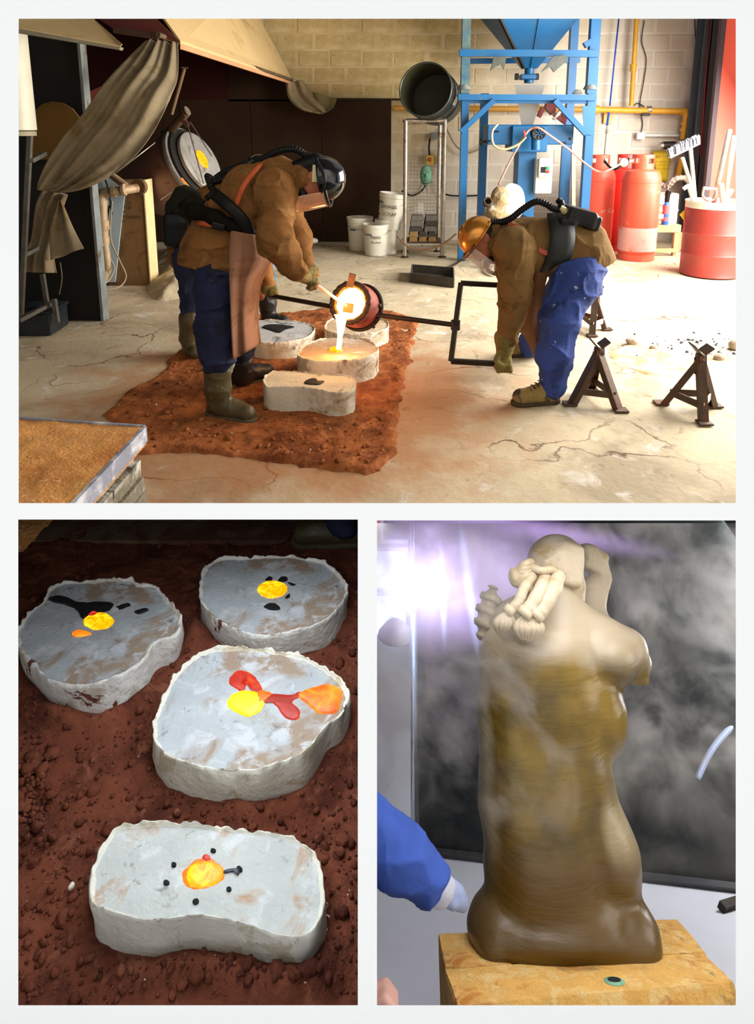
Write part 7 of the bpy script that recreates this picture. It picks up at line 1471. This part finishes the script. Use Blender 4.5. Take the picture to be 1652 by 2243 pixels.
def fig():
    top_line = SP(1230, 1440, YS)[2]; wax = wax_mat('honey_wax_figure', top_line); clay = mat('pale_clay_wax', srgb(186, 172, 146), .5, 0, .1, 12, .25, 60, srgb(160, 140, 96), .6, 9, sss=.15)
    t = thing('wax_figure', 'honey brown wax figure seen from behind, pale head and braids', 'figure', S(*SG(1230, 2060, ZB)))
    K = lambda x, y, d=0.: tuple(B(x, y, YS+d)); R = RS; p = ms
    E = lambda x, y, rx, rz, ry, d=0., rot=0.: ell(K(x, y, d), (rx*p, ry*p, rz*p), RS@Matrix.Rotation(radians(rot), 3, 'Y'))
    pr = [  # kneeling mass and base
        ell(K(1230, 2032, .0), (186*p, 120*p, 52*p), R), bx_(K(1232, 2046, .0), (178*p, 100*p, 36*p), R, .04), E(1094, 2022, 58, 58, 90), E(1368, 2026, 56, 58, 90), E(1240, 1990, 130, 60, 100),
        # torso, lower
        bx_(K(1190, 1850, .0), (118*p, 90*p, 140*p), R, .07), E(1190, 1900, 120, 105, 105), E(1180, 1760, 128, 120, 100), bx_(K(1186, 1620, .0), (138*p, 88*p, 130*p), R, .08),
        E(1195, 1520, 150, 130, 105), E(1190, 1450, 150, 90, 108),
        # thigh on the right
        E(1322, 1862, 70, 100, 85, .0, -14), E(1300, 1800, 60, 100, 80), E(1290, 1700, 44, 70, 70), E(1315, 1560, 55, 90, 80),
        # shoulders and arm
        E(1125, 1420, 78, 70, 92), E(1330, 1440, 74, 62, 90), cap_(K(1235, 1360, .0), K(1370, 1420, -.01), 58*p, 46*p), cap_(K(1235, 1340), K(1220, 1400), 52*p, 82*p), cap_(K(1370, 1425), K(1400, 1450, .03), 42*p, 30*p),
        bx_(K(1392, 1462, .02), (20*p, 26*p, 34*p), R, .008), cap_(K(1210, 1300), K(1200, 1390), 48*p, 70*p), cap_(K(1120, 1370), K(1180, 1330), 55*p, 45*p)]
    def disp(x, y, z):
        v = x*SU.x+y*SU.y+z*SU.z; u = x*SN.x+y*SN.y+z*SN.z
        return .0012*np.sin(v*95+3*vnoise(x*6, y*6, z*6))*vnoise(x*7+3, y*7, z*7)+.004*fbm(x*12, y*12, z*12, 3)
    skin('torso', pr, .0058, wax, t, .022, disp)
    # head: faceted block leaning right
    RR = lambda a: RS@Matrix.Rotation(radians(a), 3, 'Y')
    hd = [E(1214, 1226, 56, 60, 62), E(1236, 1222, 46, 52, 60), bx_(K(1244, 1238, -.02), (30*p, 42*p, 48*p), RR(12), .012), cap_(K(1262, 1210, -.02), K(1268, 1280, -.01), 17*p, 12*p), E(1190, 1232, 38, 44, 54),
          cap_(K(1255, 1285), K(1262, 1350), 30*p, 22*p), cap_(K(1200, 1232, -.055), K(1240, 1212, -.06), 12*p, 9*p), E(1236, 1236, 15, 11, 12, -.055, 20), cap_(K(1150, 1240, -.03), K(1235, 1250, -.06), 9*p, 11*p), cap_(K(1215, 1180, -.03), K(1222, 1205, -.055), 6*p, 9*p)]
    def facet(x, y, z): return .006*(np.abs(fbm(x*9, y*9, z*9, 2))*-1)
    skin('head', hd, .0045, clay, t, .014, facet)
    sc = [bx_(K(1300, 1228, .08), (30*p, 34*p, 30*p), RR(28), .014), bx_(K(1286, 1208, .08), (20*p, 30*p, 14*p), RR(35), .008), E(1312, 1262, 20, 24, 26, .09), cap_(K(1320, 1270, .08), K(1306, 1345, .07), 22*p, 24*p), cap_(K(1306, 1340, .07), K(1330, 1400, .04), 24*p, 40*p), cap_(K(1290, 1290, .08), K(1290, 1380, .06), 30*p, 30*p)]
    for i, (x, y) in enumerate(((1328, 1244), (1334, 1258), (1336, 1272), (1332, 1286))): sc.append(cap_(K(x-14, y-4, .07), K(x, y, .06), 9*p, 7*p))
    skin('raised_hand', sc, .005, clay, t, .014, facet)
    # braids
    def braid(path, r, band, tail, nm='braid'):
        pts = spline([B(x, y, YS+d) for x, y, d in path], 8); n = len(pts); rr = [r*p*(1+.04*sin(i*1.1)) for i in range(n)]
        o = MB().tube(pts, rr, 14).build(nm, clay, t, True)
        bb = MB(); bp0 = [B(x, y, YS+d) for x, y, d in band]; bb.tube(bp0, r*p*1.15, 14); bb2 = bb.build('braid_band', clay, o, True)
        c0, c1 = B(*tail[0][:2], YS+tail[0][2]), B(*tail[1][:2], YS+tail[1][2]); 
        for k in range(5):
            a = (k-2)*.33; mid = c0.lerp(c1, .5)+SN*(tail[2]*p*a*1.3)-SF*(.012*cos(a*1.6)); MB().tube(spline([c0+SN*(4*p*a), mid, c1+SN*(6*p*a)], 6), lerpn([5*p, 11*p, 4*p], 6), 8).build('braid_strand', clay, o, True)
    braid([(1196, 1262, -.10), (1185, 1290, -.13), (1165, 1325, -.14), (1150, 1345, -.14)], 15, [(1156, 1336, -.145), (1146, 1350, -.145)], [(1150, 1350, -.14), (1148, 1400, -.125), 20])
    braid([(1222, 1258, -.10), (1214, 1290, -.13), (1190, 1330, -.135), (1172, 1350, -.135)], 17, [(1180, 1340, -.14), (1168, 1352, -.14)], [(1168, 1350, -.14), (1160, 1402, -.125), 22])
    braid([(1168, 1262, -.10), (1150, 1285, -.125), (1135, 1320, -.13), (1116, 1340, -.125)], 12, [(1122, 1332, -.13), (1110, 1344, -.13)], [(1112, 1342, -.13), (1098, 1388, -.11), 20])
    MB().tube(spline([B(1160, 1240, YS-.09), B(1185, 1250, YS-.115), B(1210, 1248, YS-.115), B(1226, 1262, YS-.10)], 6), 9*p, 12).build('hair_knot', clay, t, True)
    for k in range(4):
        y = 1232+k*9; MB().tube(spline([B(1165+k*2, y-2, YS-.09), B(1150-k*3, y+4, YS-.105), B(1136-k*3, y+16, YS-.09)], 6), 9*p, 10).build('hair_coil', clay, t, True)
    skin('hair_bun', [E(1140, 1266, 26, 22, 26, -.09, 30), E(1152, 1286, 20, 16, 22, -.10, 20)], .004, clay, t, .012, lambda x, y, z: .004*np.sin((x*SN.x+y*SN.y+z*SN.z)*160))
    # ribbed wing piece at the left shoulder
    rows = []
    wp = skin('ribbed_wing', [E(1066, 1345, 24, 56, 40, .0, 14), E(1078, 1310, 18, 24, 34, .0)], .0045, clay, t, .012, lambda x, y, z: .0045*np.sign(np.sin((x*SU.x+y*SU.y+z*SU.z)*190+(x*SN.x+y*SN.y+z*SN.z)*70)))
    return t
fig()
# arm of a person at the left edge
pr_ = thing('person', 'arm in blue sleeve and pale cuff reaching in left of the wax figure', 'person', B(826, 1860, 1.72))
skin('sleeve', [cap_(tuple(B(790, 1800, 1.7)), tuple(B(868, 1868, 1.72)), .058, .05), cap_(tuple(B(868, 1868, 1.72)), tuple(B(936, 1925, 1.74)), .05, .042)], .006, mat('blue_sleeve', srgb(54, 84, 168), .9, 0, .15, 9, .2), pr_, .03, folds(.008, 14, 14, 14), right_of_partition)
skin('arm', [cap_(tuple(B(790, 1800, 1.7)), tuple(B(960, 1940, 1.745)), .03, .025), ell(tuple(B(980, 1952, 1.75)), (.028, .022, .02))]+sum([chain([tuple(B(985, 1944+k*8, 1.75)), tuple(B(1004, 1954+k*8, 1.752)), tuple(B(1014, 1966+k*7, 1.76))], [.0095, .0085, .007]) for k in range(4)], [])+chain([tuple(B(975, 1966, 1.74)), tuple(B(992, 1984, 1.735))], [.010, .008]), .004, mat('grey_blue_glove', srgb(150, 164, 200), .8, 0, .1, 12, .2), pr_, .012, None, right_of_partition)
skin('cuff', [cap_(tuple(B(930, 1918, 1.735)), tuple(B(962, 1942, 1.745)), .036, .032)], .005, mat('pale_cuff', srgb(190, 194, 210), .8), pr_, .02, folds(.004, 20, 20, 20))
pk = thing('pink_fingertips', 'blurred pinkish fingertips in the bottom left corner of the bench', 'hand', S(*SG(836, 2180, zf)))
q = B(836, 2190, 1.62); skin('fingers', [ell(tuple(q-SN*.03), (.03, .03, .02))]+sum([chain([tuple(q-SN*.02+SF*(.018*k-.03)), tuple(q+SN*.006+SF*(.018*k-.03)+SU*.008), tuple(q+SN*.022+SF*(.018*k-.03)-SU*.002)], [.011, .010, .008]) for k in range(4)], []), .004, mat('pink_skin', srgb(226, 176, 160), .5, sss=.1), pk, .01, None, right_of_partition)
tag(MB().tube(spline([B(1528, 1705, 2.75), B(1555, 1650, 2.75), B(1590, 1605, 2.75), B(1640, 1560, 2.75)], 6), .010, 10).build('blue_rod', mat('pale_blue_gloss', srgb(190, 208, 250), .15, .3), smooth=True), 'curved shiny pale blue rod at the right edge before the dark screen', 'rod')
tag(MB().bar(S(*SG(1583, 2000, zf))+SU*.012, S(*SG(1660, 1975, zf))+SU*.012, .022, .022).build('dark_stick', steel_dark, smooth=False), 'short dark stick lying on the pale bench at the right', 'stick')
# ---- smoke and flame
def volume_obj(name, label, cat, verts_fn, m):
    o = verts_fn.build(name, m, smooth=False); tag(o, label, cat, kind='stuff'); return o
def smoke_mat():
    m = bpy.data.materials.new('white_smoke'); m.use_nodes = True; nt = m.node_tree; N = nt.nodes; L = nt.links; N.remove(N['Principled BSDF'])
    v = N.new('ShaderNodeVolumePrincipled'); v.inputs['Color'].default_value = (.62, .60, .57, 1); L.new(v.outputs[0], N['Material Output'].inputs['Volume'])
    g = N.new('ShaderNodeNewGeometry'); n0 = N.new('ShaderNodeTexNoise'); n0.inputs['Scale'].default_value = 3.0; n0.inputs['Detail'].default_value = 2; L.new(g.outputs['Position'], n0.inputs['Vector'])
    ma = N.new('ShaderNodeVectorMath'); ma.operation = 'MULTIPLY_ADD'; L.new(n0.outputs['Color'], ma.inputs[0]); ma.inputs[1].default_value = (.9, .9, .9); L.new(g.outputs['Position'], ma.inputs[2])
    n = N.new('ShaderNodeTexNoise'); n.inputs['Scale'].default_value = 4.2; n.inputs['Detail'].default_value = 5; n.inputs['Roughness'].default_value = .62; L.new(ma.outputs[0], n.inputs['Vector'])
    r = N.new('ShaderNodeMapRange'); r.inputs['From Min'].default_value = .52; r.inputs['From Max'].default_value = .68; r.inputs['To Max'].default_value = 8; L.new(n.outputs['Fac'], r.inputs['Value'])
    # thicker towards the left, thinning out to the bench
    d = N.new('ShaderNodeVectorMath'); d.operation = 'DOT_PRODUCT'; d.inputs[1].default_value = SN; L.new(g.outputs['Position'], d.inputs[0])
    x0 = CAM.dot(SN); rx = N.new('ShaderNodeMapRange'); rx.inputs['From Min'].default_value = x0-.35; rx.inputs['From Max'].default_value = x0+.25; rx.inputs['To Min'].default_value = 1.5; rx.inputs['To Max'].default_value = .8; L.new(d.outputs['Value'], rx.inputs['Value'])
    e = N.new('ShaderNodeVectorMath'); e.operation = 'DOT_PRODUCT'; e.inputs[1].default_value = SU; L.new(g.outputs['Position'], e.inputs[0]); z0 = CAM.dot(SU)
    rz = N.new('ShaderNodeMapRange'); rz.inputs['From Min'].default_value = z0-.50; rz.inputs['From Max'].default_value = z0-.25; L.new(e.outputs['Value'], rz.inputs['Value'])
    m1_ = N.new('ShaderNodeMath'); m1_.operation = 'MULTIPLY'; L.new(r.outputs['Result'], m1_.inputs[0]); L.new(rx.outputs['Result'], m1_.inputs[1])
    m2_ = N.new('ShaderNodeMath'); m2_.operation = 'MULTIPLY'; L.new(m1_.outputs[0], m2_.inputs[0]); L.new(rz.outputs['Result'], m2_.inputs[1])
    L.new(m2_.outputs[0], v.inputs['Density']); m.cycles.volume_step_rate = 1.0; return m
yb0, yb1 = 1.66, 2.55
cor = lambda x0, x1, z0, z1, y: [S(x0, y, z0), S(x1, y, z0), S(x1, y, z1), S(x0, y, z1)]
def boxS(x0, x1, y0, y1, z0, z1): return MB().hexa([S(x0, y0, z0), S(x1, y0, z0), S(x1, y1, z0), S(x0, y1, z0), S(x0, y0, z1), S(x1, y0, z1), S(x1, y1, z1), S(x0, y1, z1)])
xl = SP(836, 1500, yb0)[0]
yb0, yb1 = 1.72, 2.6
_z = lambda py, y: SP(1200, py, y)[2]
_q = [S(SP(815, 1500, yb0)[0], yb0, -.54), S(1.05, yb0, -.54), S(1.5, yb1, -.54), S(SP(815, 1500, yb1)[0], yb1, -.54), S(SP(815, 1500, yb0)[0], yb0, _z(1146, yb0)), S(1.05, yb0, _z(1146, yb0)), S(1.5, yb1, _z(1146, yb1)), S(SP(815, 1500, yb1)[0], yb1, _z(1146, yb1))]
volume_obj('smoke', 'drifting pale smoke curling round the wax figure', 'smoke', MB().hexa(_q), smoke_mat())
def flame(name, label, c, rx, ry, rz, rot, col, st, power=2.):
    m = bpy.data.materials.new(name); m.use_nodes = True; nt = m.node_tree; N = nt.nodes; L = nt.links; N.remove(N['Principled BSDF'])
    em = N.new('ShaderNodeEmission'); em.inputs['Color'].default_value = (*col, 1); L.new(em.outputs[0], N['Material Output'].inputs['Volume'])
    tc = N.new('ShaderNodeTexCoord'); ln = N.new('ShaderNodeVectorMath'); ln.operation = 'LENGTH'; L.new(tc.outputs['Object'], ln.inputs[0])
    r = N.new('ShaderNodeMapRange'); r.inputs['From Min'].default_value = 1; r.inputs['From Max'].default_value = 0; L.new(ln.outputs['Value'], r.inputs['Value'])
    pw = N.new('ShaderNodeMath'); pw.operation = 'POWER'; pw.inputs[1].default_value = power; L.new(r.outputs['Result'], pw.inputs[0])
    ml = N.new('ShaderNodeMath'); ml.operation = 'MULTIPLY'; ml.inputs[1].default_value = st; L.new(pw.outputs[0], ml.inputs[0]); L.new(ml.outputs[0], em.inputs['Strength'])
    me = MB().lathe([(0, -1)]+[(sin(a), -cos(a)) for a in np.linspace(.2, pi-.2, 10)]+[(0, 1)], (0, 0, 0), None, 20)
    o = me.build(name, m, smooth=True, at=(0, 0, 0)); Rm = (RS@Matrix.Rotation(radians(rot), 3, 'Y')).to_4x4()
    o.matrix_world = Matrix.Translation(c)@Rm@Matrix.Diagonal((rx, ry, rz, 1)); _org[o.name] = Vector(c); tag(o, label, 'flame', kind='thing')
    W = Matrix.Translation(c)@Rm@Matrix.Diagonal((rx, ry, rz, 1)); bm = bmesh.new(); bm.from_mesh(o.data); a_ = (D(0, 1126, 1)-CAM).normalized(); nt_ = RT.cross(a_).normalized(); nt_ = nt_ if nt_.z > 0 else -nt_
    for pn, outer in ((_pn, False), (-nt_, False)):
        co = W.inverted()@CAM; no = (W.to_3x3().transposed()@pn).normalized()
        r_ = bmesh.ops.bisect_plane(bm, geom=bm.verts[:]+bm.edges[:]+bm.faces[:], plane_co=co, plane_no=no, clear_inner=True)
        ed = [e for e in r_['geom_cut'] if isinstance(e, bmesh.types.BMEdge)]
        if ed: bmesh.ops.holes_fill(bm, edges=ed)
    bm.to_mesh(o.data); bm.free(); return o
flame('torch_flame', 'broad lavender and white torch flame at the upper left', B(965, 1265, 2.25), .42, .18, .22, 0, (.68, .52, 1.0), 12, 1.15)
flame('torch_flame', 'hot white core of the flame at the left edge', B(870, 1290, 2.3), .26, .12, .17, 0, (.66, .82, 1.0), 7, 1.2)
flame('torch_flame', 'long violet tongue of flame licking over the head', B(1200, 1165, 2.1), .42, .10, .045, 10, (.60, .38, .95), 9, 1.5)
for i, (x, y, rx, rz) in enumerate(((970, 1300, .012, .15), (1028, 1290, .018, .19), (905, 1380, .012, .28))):
    flame('blue_flame_streak', ['slim blue streak of flame left of the braids', 'tallest blue streak of flame just left of the ribbed wing', 'blue streak of flame along the steel post'][i], B(x, y, 2.0), rx, .03, rz, [0, -5, 0][i], (.45, .62, 1.0), 40, 1.3)
